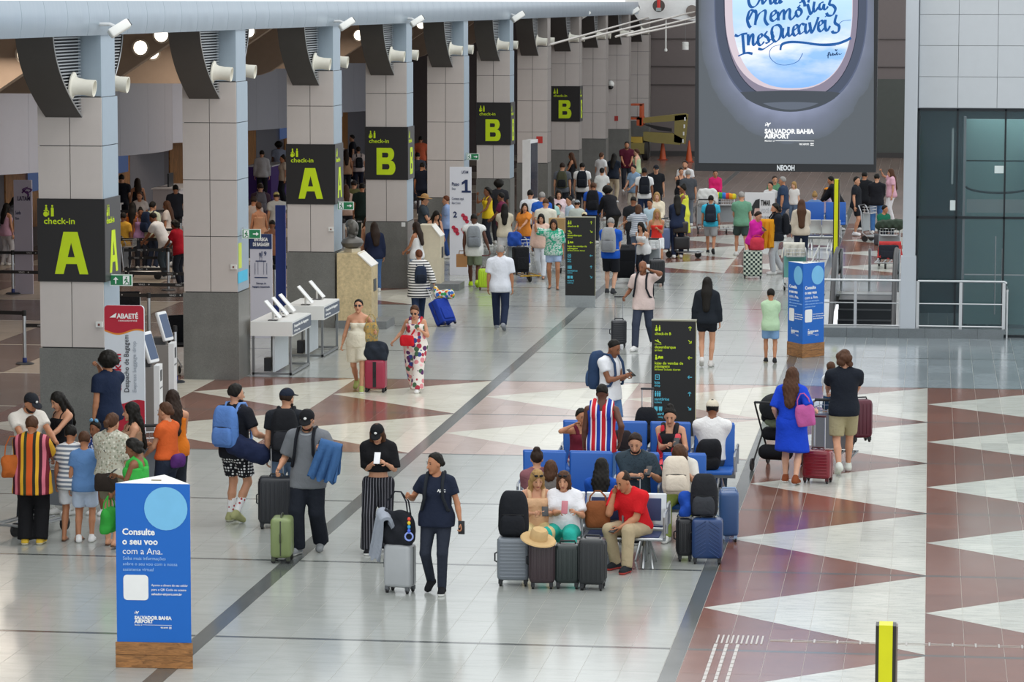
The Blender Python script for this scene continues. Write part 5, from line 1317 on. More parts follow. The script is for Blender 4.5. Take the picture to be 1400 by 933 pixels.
def person(x, y, h, face, label, top=None, bot=None, shoes='e8e8e6', skin='light', hair=('short', 'black'), sex='m', feet='stand', L='hang', R='hang', lean=0, look=(0, 8), hat=None, fat=1.0, seat=None,
           beard=False, glasses=False, extra=None, group=None, top_px=True, twist=0, shift=(0, 0), ground=0.0, kneel=None):
    """x, y: photo pixel of the top of the head (or floor point when top_px is False); face 0 looks to the camera, 90 to the right"""
    s = h / 1.75; kid = h < 1.5 and seat is None and sex == 'c'
    eff = h if seat is None else seat + .9 * s
    if lean: eff -= (1 - math.cos(math.radians(lean))) * .8 * s
    p0 = fl(x, y, eff + ground) if top_px is True else Vector((x, y, 0)) if top_px is False else at_y(x, y, top_px)
    far = p0.y > 58; vox = .02 if not far else (.026 if p0.y < 80 else .034)
    a = math.radians(face); la = math.radians(lean)
    off = Vector((math.sin(a), -math.cos(a))) * (math.sin(la) * .72 * s + (.0 if seat is None else -.02))
    root = empty('person', (p0.x - off.x, p0.y - off.y, ground), a, label, 'person', group)
    SC = np.float64(s)
    fem = sex == 'f'
    f_ = fat
    # joints, for a 1.75 m figure, then scaled by s
    pz = .95 if seat is None else (seat / s + .10)
    P = np.array([shift[0], shift[1], pz])
    ft = dict(FEET[feet]) if isinstance(feet, str) else feet
    hipw = .095 if fem else .09
    if seat is None:
        need = .84
        for sd, sx in (('l', 1), ('r', -1)):
            fx, fy, fz, lift = ft[sd]; ank = np.array([fx, fy + .03, fz + .085 + .16 * math.sin(lift)]); hx = P + (sx * hipw, 0, -.03); d = ank - hx; hor = math.hypot(d[0], d[1])
            mz = ank[2] + math.sqrt(max(.1, .855 ** 2 - hor ** 2)) + .03; P[2] = min(P[2], mz)
    T = rotm('z', math.radians(twist)) @ rotm('x', la)
    tt = lambda q: P + T @ np.array(q, np.float64)
    shw = .168 if fem else .19
    if sex == 'c': shw = .155
    neck = tt((0, .01, .50)); Hd = rotm('z', math.radians(look[0])) @ rotm('x', la * .5 + math.radians(look[1]))
    hs = 1.0 if sex != 'c' else 1.0 + max(0, (1.55 - h)) * .55
    hc = neck + Hd @ np.array([0, -.02, .155 + (.02 if hs > 1 else 0)])
    hh = lambda q: hc + Hd @ (np.array(q, np.float64) * hs)
    g = 1.0 * f_
    legs, arms = {}, {}
    for sd, sx in (('l', 1), ('r', -1)):
        fx, fy, fz, lift = ft[sd]; hip = P + rotm('z', math.radians(twist * .5)) @ np.array([sx * hipw, 0, -.03]); ank = np.array([fx, fy + .03, (fz) + .085 + .16 * math.sin(lift)])
        if seat is not None: ank[2] = fz + .085
        kn, ank = ik(hip, ank, .43, .43, (sx * .12, -1, .15)); legs[sd] = (hip, kn, ank, lift)
        sh = tt((sx * shw, .01, .44)); hd = (L if sd == 'l' else R); hd = HANDS[hd] if isinstance(hd, str) else hd
        px_ = hd[0] == 'px'
        if px_:
            wq = at_y(hd[1], hd[2], root.location.y + hd[3]) - root.location; hp = np.array(Matrix.Rotation(-a, 3, 'Z') @ wq) / s; el0 = hp - sh; hp = hp - el0 / (np.linalg.norm(el0) + 1e-9) * .06
        else: hp = np.array([hd[0] * sx, hd[1], hd[2]])
        if px_: pass
        elif seat is not None: hp = np.array([hd[0] * sx, hd[1], hd[2] - (.95 - pz)])
        elif lean: hp = hp + (np.array([0, -math.sin(la) * .55, -(1 - math.cos(la)) * .6]) if isinstance(L if sd == 'l' else R, str) else 0)
        pole = (sx * .35, .6, -.7) if hp[2] < 1.5 else (sx * .8, -.1, -.6)
        el, wr = ik(sh, hp, .285, .25, pole); arms[sd] = (sh, el, wr)
    # ---- body
    sk = []
    E = lambda c, r, k=.05: sk.append(Prim('ell', tt(c), ra=tuple(v for v in r), R=T, k=k))
    E((0, 0, -.02), ((.155 if fem else .145) * g, .11 * g, .13), .06); E((0, -.005 * g, .14), (.125 * g * (.96 if fem else 1.06), .092 * g, .15), .06); E((0, 0, .34), (.145 if fem else .162, .105, .17), .06)
    sk.append(Prim('cone', tt((-.125 * shw / .19, .01, .435)), tt((.125 * shw / .19, .01, .435)), .058, .058, k=.05))
    sk.append(Prim('cone', tt((0, .012, .44)), hh((0, .02, -.06)), .062 if not fem else .055, .05 if not fem else .043, k=.04))
    for sx in (1, -1):
        sk.append(Prim('cone', tt((sx * .13, .01, .445)), tt((sx * .035, .015, .515)), .05, .042, k=.03))
        E((sx * .07, .055, -.06), (.085 * g, .08 * g, .09), .04)
        if fem: E((sx * .07, -.085, .33), (.065, .06, .07), .03)
    if f_ > 1.08: E((0, -.07, .10), (.125 * g, .09 * g, .13), .05)
    torso_n = len(sk)
    limb = {}
    for sd in 'lr':
        hip, kn, ank, lift = legs[sd]; w = g * (1.05 if fem else 1.0)
        limb[sd] = [Prim('cone', hip, kn, .082 * w, .054 * (1 + (g - 1) * .6), k=.03), Prim('cone', kn, kn + (ank - kn) * .38 + np.array([0, .012, 0]), .052, .053 * (1 + (g - 1) * .4), k=.02), Prim('cone', kn + (ank - kn) * .38 + np.array([0, .012, 0]), ank, .053, .034, k=.02)]
        sk += limb[sd]
        sh, el, wr = arms[sd]; u = 1 + (g - 1) * .7; th = 1.0 if not fem else .86
        limb['a' + sd] = [Prim('cone', sh, el, .052 * u * th, .040 * u * th, k=.03), Prim('cone', el, el + (wr - el) * .3, .040 * u * th, .040 * u * th, k=.02), Prim('cone', el + (wr - el) * .3, wr, .040 * u * th, .026 * th, k=.02)]
        sk += limb['a' + sd]
    feetp = {}
    for sd in 'lr':
        hip, kn, ank, lift = legs[sd]; fx = ft[sd][0]; yaw = .12 if sd == 'l' else -.12
        Rf = rotm('z', yaw) @ rotm('x', lift if seat is None else 0.0)
        heel = ank + Rf @ np.array([0, .035, -.045]); toe = ank + Rf @ np.array([0, -.135, -.055]); feetp[sd] = (heel, toe, Rf, ank)
        if shoes in ('sandal', 'bare'): sk.append(Prim('cone', heel, toe, .036, .03, k=.03))
    scl = lambda pr: [Prim(p.kind, p.a * s, None if p.b is None else p.b * s, tuple(r * s for r in p.ra) if p.kind == 'ell' else p.ra * s, p.rb * s, p.R, p.sc, p.k * s, [(np.asarray(c) * s, n_) for c, n_ in p.cut] if p.cut else None) for p in pr]
    smat, dark, lip = skin_m(skin), mat('1d1512', .4), mat('9a5048' if skin not in ('dark', 'brown') else '5e3630', .5)
    bv, bf = surface(scl(sk), vox)
    parts = [(bv, bf, 0)]
    # head, finer
    hd_ = [Prim('ell', hh((0, .012, .03)), ra=(.074 * hs, .092 * hs, .094 * hs), R=Hd, k=.02), Prim('ell', hh((0, -.02, -.03)), ra=(.06 * hs, .072 * hs, .088 * hs), R=Hd, k=.03), Prim('cone', tt((0, .012, .47)), hh((0, .022, -.05)), .055 if not fem else .047, .048 if not fem else .042, k=.025)]
    hd_ += [Prim('cone', hh((0, -.088, .008)), hh((0, -.108, -.03)), .009, .014, k=.012), Prim('ell', hh((0, -.062, -.102)), ra=(.028, .024, .02), R=Hd, k=.02)]
    hd_ += [Prim('ell', hh((sx * .075, .008, -.008)), ra=(.011, .022, .031), R=Hd, k=.008) for sx in (1, -1)]
    hv, hf = surface(scl(hd_), (.0095 if not far else .014 if p0.y < 80 else .018) * max(1, hs * .9) * max(s, .8)); parts.append((hv, hf, 0))
    if p0.y < 100:
        for sx in (1, -1):
            v, f = ell_mesh(hh((sx * .031, -.083, .014)) * s, (.0115 * s, .006 * s, .0052 * s), Hd); parts.append((v, f, 1))
            v, f = ell_mesh(hh((sx * .032, -.085, .036)) * s, (.018 * s, .007 * s, .0038 * s), Hd); parts.append((v, f, 3))
        v, f = ell_mesh(hh((0, -.086, -.062)) * s, (.024 * s, .009 * s, .0075 * s), Hd); parts.append((v, f, 2))
    # hands: palm, four fingers, thumb
    for sd, sx in (('l', 1), ('r', -1)):
        sh, el, wr = arms[sd]; d = (wr - el) / (np.linalg.norm(wr - el) + 1e-9); side = np.cross(d, np.array([sx * 1.0, 0.25, 0.2])); side /= np.linalg.norm(side) + 1e-9; nrm = np.cross(side, d)
        if nrm @ np.array([-sx * 1.0, -.6, 0]) < 0: nrm = -nrm
        k = s * (.92 if fem else 1.0); pc = wr * s + d * .045 * k
        Rm = np.stack([side, nrm, d], 1); v, f = ell_mesh(pc, (.038 * k, .016 * k, .052 * k), Rm, 8, 5); parts.append((v, f, 0))
        curl = .5 if (L if sd == 'l' else R) in ('hang',) else .95
        for q in range(4):
            o = pc + side * (.027 - .018 * q) * k + d * .04 * k; ln = (.066, .075, .07, .055)[q] * k; pts = [o]
            for j in range(3): an = curl * (j + .5); pts.append(pts[-1] + (d * math.cos(an) + nrm * math.sin(an)) * ln / 3)
            v, f = quad_tube(pts, [.0085 * k, .0085 * k, .0078 * k, .0065 * k], 6 if not far else 4); parts.append((v, f, 0))
        th_s = side * (1 if side @ np.array([0, -1, 0]) > 0 else -1); o = pc + th_s * .03 * k - d * .015 * k
        v, f = quad_tube([o, o + (th_s * .7 + d * .5 + nrm * .3) * .03 * k, o + (th_s * .75 + d * 1.4 + nrm * .8) * .03 * k], [.0105 * k, .0098 * k, .0075 * k], 6 if not far else 4); parts.append((v, f, 0))
    link('body', np_mesh('body', parts, [smat, dark, lip, hair_m(hair[1]) if hair[0] not in ('bald',) else dark]), root)
    hbump = None
    ctx = dict(root=root, s=s, tt=tt, T=T, hh=hh, Hd=Hd, arms=arms, legs=legs, P=P, far=far, vox=vox, y=p0.y, face=a)
    # ---- upper clothing: (kind, colour, options)
    tor = sk[:torso_n - 0]
    def garment(name, prims, m, cuts=(), sole=None, minus=(), v=None):
        vv, ff = surface(scl(prims), v or vox, [(np.asarray(c) * s, n_) for c, n_ in cuts], scl(minus), hbump if name == 'hair' else None)
        if not len(vv): return None
        mi = 0; mats_ = [m]
        if sole is not None: mats_ = [m, sole]; mi = (vv[ff].mean(1)[:, 2] < .028 * s).astype(np.int32)
        return link(name, np_mesh(name, [(vv, ff, mi)], mats_), root)
    up = T @ np.array([0, 0, 1.0]); tc = T @ np.array([0, -.5, 1.0]); tc /= np.linalg.norm(tc)
    tops = [top] if top and isinstance(top[0], str) else (top or [])
    for tp in tops:
        kind, col = tp[0], cloth(tp[1]); o = tp[2] if len(tp) > 2 else {}
        lo_ = o.get('loose', .016); hem = o.get('hem', -.13 if seat is None else -.03); sl_ = o.get('sleeve', .62 if kind == 'tee' else 2 if kind == 'long' else 0); open_ = o.get('neck', .47)
        pr = [p.grown(lo_ + (.014 if bot and hem < .02 and seat is None and kind != 'strapless' and (p.a - P) @ T[:, 2] < .03 else 0)) for p in tor if p is not sk[4]]
        if lo_ > .012 and kind in ('tee', 'long', 'tank'):
            w_ = (.135 if fem else .15) * g + lo_; wh = w_ if hem > .02 else (.157 if fem else .148) * g + .012 + lo_ * 1.3
            pr.append(Prim('cone', tt((0, .004, hem)), tt((0, -.002, .34)), wh * o.get('flare', 1.0), w_, R=T, sc=(1, .78, 1), k=.05))
        if bot and hem < .02 and kind in ('tee', 'long', 'tank') and seat is None:
            for sd in 'lr': hip, kn, ank, lift = legs[sd]; pr.append(Prim('cone', hip + np.array([0, 0, .03]), kn, .086 * g * (1.05 if fem else 1) + .03, .07 + .03, k=.05))
        cuts = [(tt((0, 0, hem)), -up)]
        nkm = [Prim('ell', tt((0, -.05 - .02 * o.get('scoop', 0), .545 - .03 * o.get('scoop', 0))), ra=(.07 + .02 * o.get('scoop', 0), .075 + .02 * o.get('scoop', 0), .055 + .04 * o.get('scoop', 0)), R=T), Prim('ell', tt((0, .02, .57)), ra=(.066, .06, .055), R=T)] if kind in ('tee', 'long') else []
        if kind in ('tee', 'long'):
            for sd in 'lr':
                sh, el, wr = arms[sd]; ap = limb['a' + sd]
                if sl_ <= 1:
                    e = sh + (el - sh) * sl_; n_ = (el - sh) / np.linalg.norm(el - sh); pr.append(Prim('cone', sh, sh + (el - sh) * (sl_ + .15), .06 * (1 + (g - 1) * .6) * (.9 if fem else 1) + lo_ * .8, .05 + lo_ * 1.1, k=.035, cut=[(e, n_)]))
                else:
                    r_ = lo_ * o.get('puff', .9); pr.append(Prim('cone', sh, el, .056 + r_ * .7, .046 + r_, k=.035)); fr_ = min(1.0, sl_ - 1)
                    e = el + (wr - el) * fr_; n_ = (wr - el) / np.linalg.norm(wr - el); pr.append(Prim('cone', el, wr, .046 + r_, .032 + r_, k=.02, cut=[(e, n_)]))
        if kind == 'tank':
            cuts = [(tt((0, 0, hem)), -up), (tt((0, 0, o.get('neck', .40))), up)]
        if kind == 'strapless': cuts = [(tt((0, 0, hem)), -up), (tt((0, 0, .36)), up)]
        if kind == 'dress' or o.get('skirt'):
            pass
        garment(o.get('name', {'tee': 'shirt', 'long': 'shirt', 'tank': 'tank_top', 'strapless': 'top'}[kind]), pr, col, cuts, minus=nkm)
        if kind == 'tank' and o.get('strap', True):
            for sx in (1, -1):
                pts = [tt((sx * .085, -.105, .37)), tt((sx * .09, -.085, .45)), tt((sx * .095, -.01, .515)), tt((sx * .09, .075, .45)), tt((sx * .085, .1, .36))]
                v, f = quad_tube([np.asarray(q) * s for q in pts], [o.get('sw', .016) * s] * 5, 6); link('strap', np_mesh('strap', [(v, f, 0)], [col]), root)
    # ---- lower clothing
    if bot:
        kind, col = bot[0], cloth(bot[1]); o = bot[2] if len(bot) > 2 else {}
        lo_ = o.get('loose', .018); wz = o.get('waist', .03)
        wr_ = Prim('cone', tt((0, 0, -.02)), tt((0, 0, wz + .05)), ((.152 if fem else .142)) * g + lo_, ((.128 if fem else .138)) * g + lo_, R=T, sc=(1, .74, 1), k=.04)
        pel = [sk[0].grown(lo_)] + [p.grown(lo_) for p in sk[5:11] if p.kind == 'ell' and (p.a - P) @ T[:, 2] < 0] + [wr_]
        cuts = [(tt((0, 0, wz)), up)]
        if seat is not None or lean > 5:
            for p in pel: p.cut = list(cuts)
            cuts = []
        if kind in ('trousers', 'shorts'):
            pr = list(pel); end = o.get('len', 1.0 if kind == 'trousers' else .42)
            for sd in 'lr':
                hip, kn, ank, lift = legs[sd]; w = g * (1.05 if fem else 1.0); fl_ = o.get('flare', 0.0)
                if kind == 'shorts':
                    e = hip + (kn - hip) * (end / .5); n_ = (kn - hip) / np.linalg.norm(kn - hip); pr.append(Prim('cone', hip, hip + (kn - hip) * (end / .5 + .2), .086 * w + lo_, .07 * w + lo_ + fl_, k=.03, cut=[(e, n_)]))
                else:
                    k0 = .06 * (1 + (g - 1) * .6) + lo_; e = ank + np.array([0, 0, -.02]); pr += [Prim('cone', hip, kn, .086 * w + lo_, k0, k=.03), Prim('cone', kn, kn + (ank - kn) * 1.06, k0, .048 + lo_ + fl_, k=.02, cut=[(ank + (ank - kn) * .04 * end - (ank - kn) * (1 - end), (ank - kn) / np.linalg.norm(ank - kn))])]
            garment('trousers' if kind == 'trousers' else 'shorts', pr, col, cuts)
        elif kind == 'skirt':
            ln = o.get('len', .5); wb = o.get('width', .24); b0 = P + np.array([0, -.0, -.02]); b1 = P + np.array([0, .0, -ln])
            if seat is None: pr = pel + [Prim('cone', b0, b1, .15 * g + lo_, wb, R=rotm('z', 0), sc=(1, .85, 1), k=.05, cut=[(b1 + np.array([0, 0, .02]), (0, 0, -1))])] + [Prim('cone', legs[sd][0], legs[sd][0] + (legs[sd][1] - legs[sd][0]) * 1.1, .088 * g + lo_, .075 + lo_ + wb * .1, k=.12, cut=[(b1 + np.array([0, 0, .02]), (0, 0, -1))]) for sd in 'lr']
            else:
                kn = (legs['l'][1] + legs['r'][1]) / 2; pr = pel + [Prim('cone', P, kn, .15 * g + lo_, .15, R=rotm('z', 0), sc=(1, 1, .65), k=.05)]
            garment('skirt', pr, col, cuts)
    # ---- shoes
    if shoes not in ('bare',):
        for sd in 'lr':
            heel, toe, Rf, ank = feetp[sd]
            if shoes == 'sandal':
                pr = [Prim('cone', heel + Rf @ np.array([0, .01, -.03]), toe + Rf @ np.array([0, -.02, -.018]), .036, .044, R=Rf, sc=(1, 1, .45), k=.02)]; m = mat('5a3d2a', .6)
            else:
                pr = [Prim('cone', heel, toe, .045, .042, k=.03), Prim('cone', heel + Rf @ np.array([0, 0, 0]), ank + Rf @ np.array([0, .005, .01]), .044, .042, k=.03), Prim('cone', ank, toe, .04, .036, k=.03)]; m = cloth(shoes) if not isinstance(shoes, tuple) else cloth(shoes[0])
            b0 = ank + Rf @ np.array([0, 0, -.085]); cut = [(b0, Rf @ np.array([0, 0, -1.0]))]
            so = None if shoes == 'sandal' else mat(shoes[1] if isinstance(shoes, tuple) else 'e6e6e2', .6)
            garment('shoe' if shoes != 'sandal' else 'sandal', pr, m, cut, so if feetp[sd][2][2, 2] > .98 else None, v=max(.012, vox * .7))
    # ---- hair
    hk, hcx = hair[0], hair_m(hair[1]); L_ = hair[2] if len(hair) > 2 else .36
    hv_ = .011 if not far else (.016 if p0.y < 80 else .022)
    cap_ = [Prim('ell', hh((0, .018, .038)), ra=(.087 * hs, .106 * hs, .105 * hs), R=Hd, k=.015)]
    rb_ = (sum(map(ord, label)) % 97) * .1
    hbump = (lambda Pn: .0065 * np.sin(Pn[..., 0] * 95 / s + rb_) * np.sin(Pn[..., 1] * 88 / s + 1.7 * rb_) * np.sin(Pn[..., 2] * 60 / s)) if not far and not hat else None
    fn = Hd @ np.array([0, -.80, -.60]); fn /= np.linalg.norm(fn); fcut = [(hh((0, -.032, .066)), fn)]
    nape = (hh((0, .05, -.075)), Hd @ np.array([0, 0, -1.0]))
    if hk == 'short': garment('hair', cap_, hcx, fcut + [(hh((0, 0, -.045)), Hd @ np.array([0, .35, -1.0]))], v=hv_)
    elif hk == 'buzz': garment('hair', [cap_[0].grown(-.005)], hcx, fcut + [(hh((0, 0, -.02)), Hd @ np.array([0, .35, -1.0]))], v=hv_)
    elif hk == 'thinning': garment('hair', [cap_[0].grown(-.004)], hcx, fcut + [(hh((0, 0, -.05)), Hd @ np.array([0, .3, -1.0])), (hh((0, .02, .1)), Hd @ np.array([0, -.3, 1.0]))], v=hv_)
    elif hk == 'afro':
        pr = [Prim('ell', hh((0, .03, .055)), ra=(.135, .135, .13), R=Hd, k=.02)] + [Prim('ell', hh((.11 * math.cos(q * 2.4), .04 + .1 * math.sin(q * 2.4), .05 + .03 * math.sin(q * 5))), ra=(.045, .045, .045), R=Hd, k=.02) for q in range(9)]
        garment('hair', pr, hcx, [(hh((0, -.075, .045)), Hd @ np.array([0, -.9, -.43]))], v=hv_)
    elif hk == 'curly':
        pr = cap_ + [Prim('ell', hh((.075 * math.cos(q * 2.4), .035 + .075 * math.sin(q * 2.4), .04 - .03 * (q % 5))), ra=(.05, .05, .055), R=Hd, k=.02) for q in range(12)]
        garment('hair', pr, hcx, fcut, v=hv_)
    elif hk in ('long', 'wavy', 'bob', 'half'):
        ln = L_ if hk != 'bob' else .2; b = tt((0, .135 + .03 * g, .50 - max(0, ln - .12))); wv = .085 if hk != 'wavy' else .1
        pr = cap_ + [Prim('cone', hh((0, .05, .0)), hh((0, .075, -.1)), .088, .085, R=Hd, sc=(1, .7, 1), k=.03)]
        if hk != 'bob': pr += [Prim('cone', hh((0, .075, -.1)), tt((0, .105, .47)), wv, wv, R=T, sc=(1.1, .5, 1), k=.03), Prim('cone', tt((0, .105, .47)), b, wv, wv * .75, R=T, sc=(1.1, .5, 1), k=.03)]
        for sx in (1, -1): pr.append(Prim('cone', hh((sx * .07, .0, .02)), hh((sx * .078, -.005 if hk != 'half' else .03, -.14)), .03, .032, k=.02))
        if hk in ('long', 'wavy') and L_ > .3:
            for sx in (1, -1): pr.append(Prim('cone', hh((sx * .078, .0, -.13)), tt((sx * .1, -.09, .50 - (ln - .14))), .034, .028, k=.02))
        garment('hair', pr, hcx, [], minus=[Prim('ell', hh((0, -.085, -.03)), ra=(.056, .075, .1), R=Hd)], v=hv_)
    elif hk in ('pony', 'bun', 'tied'):
        pr = list(cap_)
        if hk == 'pony': pr += [Prim('cone', hh((0, .1, .06)), hh((0, .15, .0)), .03, .034, k=.02), Prim('cone', hh((0, .15, .0)), hh((0, .13, -.22)), .034, .018, k=.02)]
        if hk == 'bun': pr += [Prim('ell', hh((0, .06, .13)), ra=(.05, .05, .045), R=Hd, k=.015)]
        if hk == 'tied': pr += [Prim('ell', hh((0, .115, -.01)), ra=(.04, .035, .045), R=Hd, k=.02)]
        garment('hair', pr, hcx, fcut + [(hh((0, 0, -.075)), Hd @ np.array([0, .1, -1.0]))], v=hv_)
    if beard: garment('beard', [Prim('ell', hh((0, -.028, -.055)), ra=(.064, .07, .07), R=Hd, k=.02)], hair_m(hair[1] if hair[1] in HAIRC else 'dark'), [(hh((0, 0, -.045)), Hd @ np.array([0, -.25, 1.0])), (hh((0, .015, 0)), Hd @ np.array([0, 1.0, 0]))], minus=[Prim('ell', hh((0, -.095, -.062)), ra=(.022, .02, .01), R=Hd)], v=hv_)
    # ---- hats, glasses
    if hat:
        hk, hc_ = hat[0], cloth(hat[1])
        if hk == 'cap':
            back = len(hat) > 2 and hat[2] == 'back'
            garment('cap', [Prim('ell', hh((0, .014, .045)), ra=(.092 * hs, .11 * hs, .098 * hs), R=Hd, k=.01)], hc_, [(hh((0, 0, .045)), Hd @ np.array([0, -.1, -1.0]))], v=hv_)
            yb = 1 if back else -1
            v, f = ell_mesh(hh((0, yb * .12, .05)) * s, (.075 * s * hs, .075 * s * hs, .008 * s), Hd @ rotm('x', -.2 * yb), 12, 5); link('cap_visor', np_mesh('cap_visor', [(v, f, 0)], [hc_]), root)
            if len(hat) > 2 and hat[2] == 'mark':
                v, f = ell_mesh(hh((0, -.098, .085)) * s, (.02 * s, .006 * s, .016 * s), Hd @ rotm('x', -.4), 8, 5); link('cap_emblem', np_mesh('cap_emblem', [(v, f, 0)], [mat('e4e4e0', .5)]), root)
        elif hk == 'brim':
            garment('hat', [Prim('ell', hh((0, .012, .09)), ra=(.09, .105, .09), R=Hd, k=.02)], hc_, [(hh((0, 0, .06)), Hd @ np.array([0, 0, -1.0]))], v=hv_)
            v, f = ell_mesh(hh((0, .01, .065)) * s, (.2 * s, .21 * s, .012 * s), Hd, 18, 4); link('hat_brim', np_mesh('hat_brim', [(v, f, 0)], [cloth(hat[2] if len(hat) > 2 else hat[1])]), root)
        elif hk == 'bow':
            for sx in (1, -1): v, f = ell_mesh(hh((sx * .05, .0, .15)) * s, (.05 * s, .02 * s, .035 * s), Hd @ rotm('y', sx * .4), 8, 5); link('hair_bow', np_mesh('hair_bow', [(v, f, 0)], [hc_]), root)
    if glasses:
        z0, y0 = (.016, -.094) if glasses != 'head' else (.1, -.075); ps = []
        for sx in (1, -1):
            v, f = ell_mesh(hh((sx * .034, y0, z0)) * s, (.027 * s, .007 * s, .02 * s), Hd, 8, 5); ps.append((v, f, 0)); v, f = quad_tube([hh((sx * .06, y0, z0 + .008)) * s, hh((sx * .08, y0 + .08, z0 + .012)) * s], [.004 * s] * 2, 4); ps.append((v, f, 0))
        link('glasses', np_mesh('glasses', ps, [mat('17161a', .2)]), root)
    ctx['hand'] = {sd: root.matrix_world @ Vector((arms[sd][2] + (arms[sd][2] - arms[sd][1]) / .25 * .08) * s) for sd in 'lr'}
    ctx['torso'] = root.matrix_world @ Matrix.Translation(Vector(P * s)) @ Matrix(T.tolist()).to_4x4() @ Matrix.Scale(s, 4)
    return ctx
# ------------------------------------------------------------------ luggage and other belongings
rubber = mat('1b1b1d', .6); alu = mat('bfc2c4', .3, .9); blackcloth = mat('1a1b1f', .8, 0, 'cloth')
_wheel = {}
def wheel_mesh(r, w):
    k = (round(r, 3), round(w, 3))
    if k not in _wheel: _wheel[k] = MB().lathe([(r * .5, -w / 2), (r, -w / 2 + .004), (r, w / 2 - .004), (r * .5, w / 2)], 12, Matrix.Rotation(PI / 2, 4, 'Y')).mesh('wheel', rubber)
    return _wheel[k]
def suitcase(pos, size, c, label, rz=0.0, ribs='v', ext=0.0, tilt=0.0, soft=False, trim=None, group='suitcases', rough=.35, base=0.0, wheelc=None, lying=False, band=.016):
    """pos: floor point; size w, d, h of the shell; the broad side faces the local -y"""
    w, d, h = size; r = empty('suitcase', (pos[0], pos[1], base), 0, label, 'suitcase', group)
    r.matrix_world = Matrix.Translation((pos[0], pos[1], base)) @ Matrix.Rotation(rz, 4, 'Z') @ Matrix.Rotation(tilt, 4, 'X') @ (Matrix.Translation((0, 0, d / 2)) @ Matrix.Rotation(PI / 2, 4, 'X') if lying else Matrix())
    m = mat(c, rough, 0) if not soft else mat(c, .8, 0, 'cloth'); z0 = .065
    MB().rbox((0, 0, z0 + h / 2), (w, d, h), .05 if not soft else .035, 3).build('shell', m, r)
    rb = MB()
    if ribs == 'v':
        n = max(4, int(w / .055))
        for k in range(n):
            x = -w / 2 + .035 + (w - .07) * k / (n - 1)
            for sg in (-1, 1): rb.rbox((x, sg * d / 2, z0 + h / 2), (.02, .016, h - .11), .007, 2)
        for k in range(4):
            y = -d / 2 + .045 + (d - .09) * k / 3
            for sg in (-1, 1): rb.rbox((sg * w / 2, y, z0 + h / 2), (.014, .018, h - .11), .006, 2)
    elif ribs == 'h':
        n = max(7, int(h / .045))
        for k in range(n):
            z = z0 + .05 + (h - .1) * k / (n - 1)
            for sg in (-1, 1): rb.rbox((0, sg * d / 2, z), (w - .07, .014, .018), .006, 2)
    elif ribs == 'x':
        for k in range(9):
            z = z0 + .06 + (h - .12) * k / 8
            for sx in (-1, 1):
                M = Matrix.Translation((sx * w * .22, -d / 2, z)) @ Matrix.Rotation(sx * .6, 4, 'Y'); q = MB(); q.rbox((0, 0, 0), (w * .42, .012, .012), .005, 1); rb.add([M @ Vector(v) for v in q.v], q.f)
    if rb.v: rb.build('rib', m, r, kind='stuff')
    tm = mat(trim or '202226', .5)
    MB().box((-w / 2 - .003, -band / 2, z0 + .03), (w / 2 + .003, band / 2, z0 + h - .03)).build('zip_band', tm, r, smooth=False)
    MB().tube([(-.09, 0, z0 + h), (-.08, 0, z0 + h + .03), (.08, 0, z0 + h + .03), (.09, 0, z0 + h)], .011, 6).build('top_handle', tm, r)
    MB().tube([(-w / 2, 0, z0 + h * .4), (-w / 2 - .03, 0, z0 + h * .43), (-w / 2 - .03, 0, z0 + h * .6), (-w / 2, 0, z0 + h * .63)], .01, 6).build('side_handle', tm, r)
    wm = wheel_mesh(.028, .03)
    hm = MB().box((-.022, -.022, .03), (.022, .022, z0 + .015)).mesh('wheel_housing', tm, False)
    for sx in (-1, 1):
        for sy in (-1, 1):
            wr_ = link('wheel', wm, r, loc=(sx * (w / 2 - .04), sy * (d / 2 - .035), .028)); link('wheel_housing', hm, wr_, loc=(0, 0, -.028))
    if soft: 
        MB().rbox((0, -d / 2 - .012, z0 + h * .36), (w * .8, .035, h * .5), .02, 2).build('front_pocket', m, r)
    if ext:
        y = d / 2 - .05
        t_ = MB()
        for sx in (-1, 1): t_.tube([(sx * .075, y, z0 + h - .02), (sx * .075, y, z0 + h + ext)], .009, 6)
        t_.build('telescopic_tube', alu, r); MB().rbox((0, y, z0 + h + ext), (.19, .03, .03), .012, 2).build('telescopic_grip', tm, r)
    return r

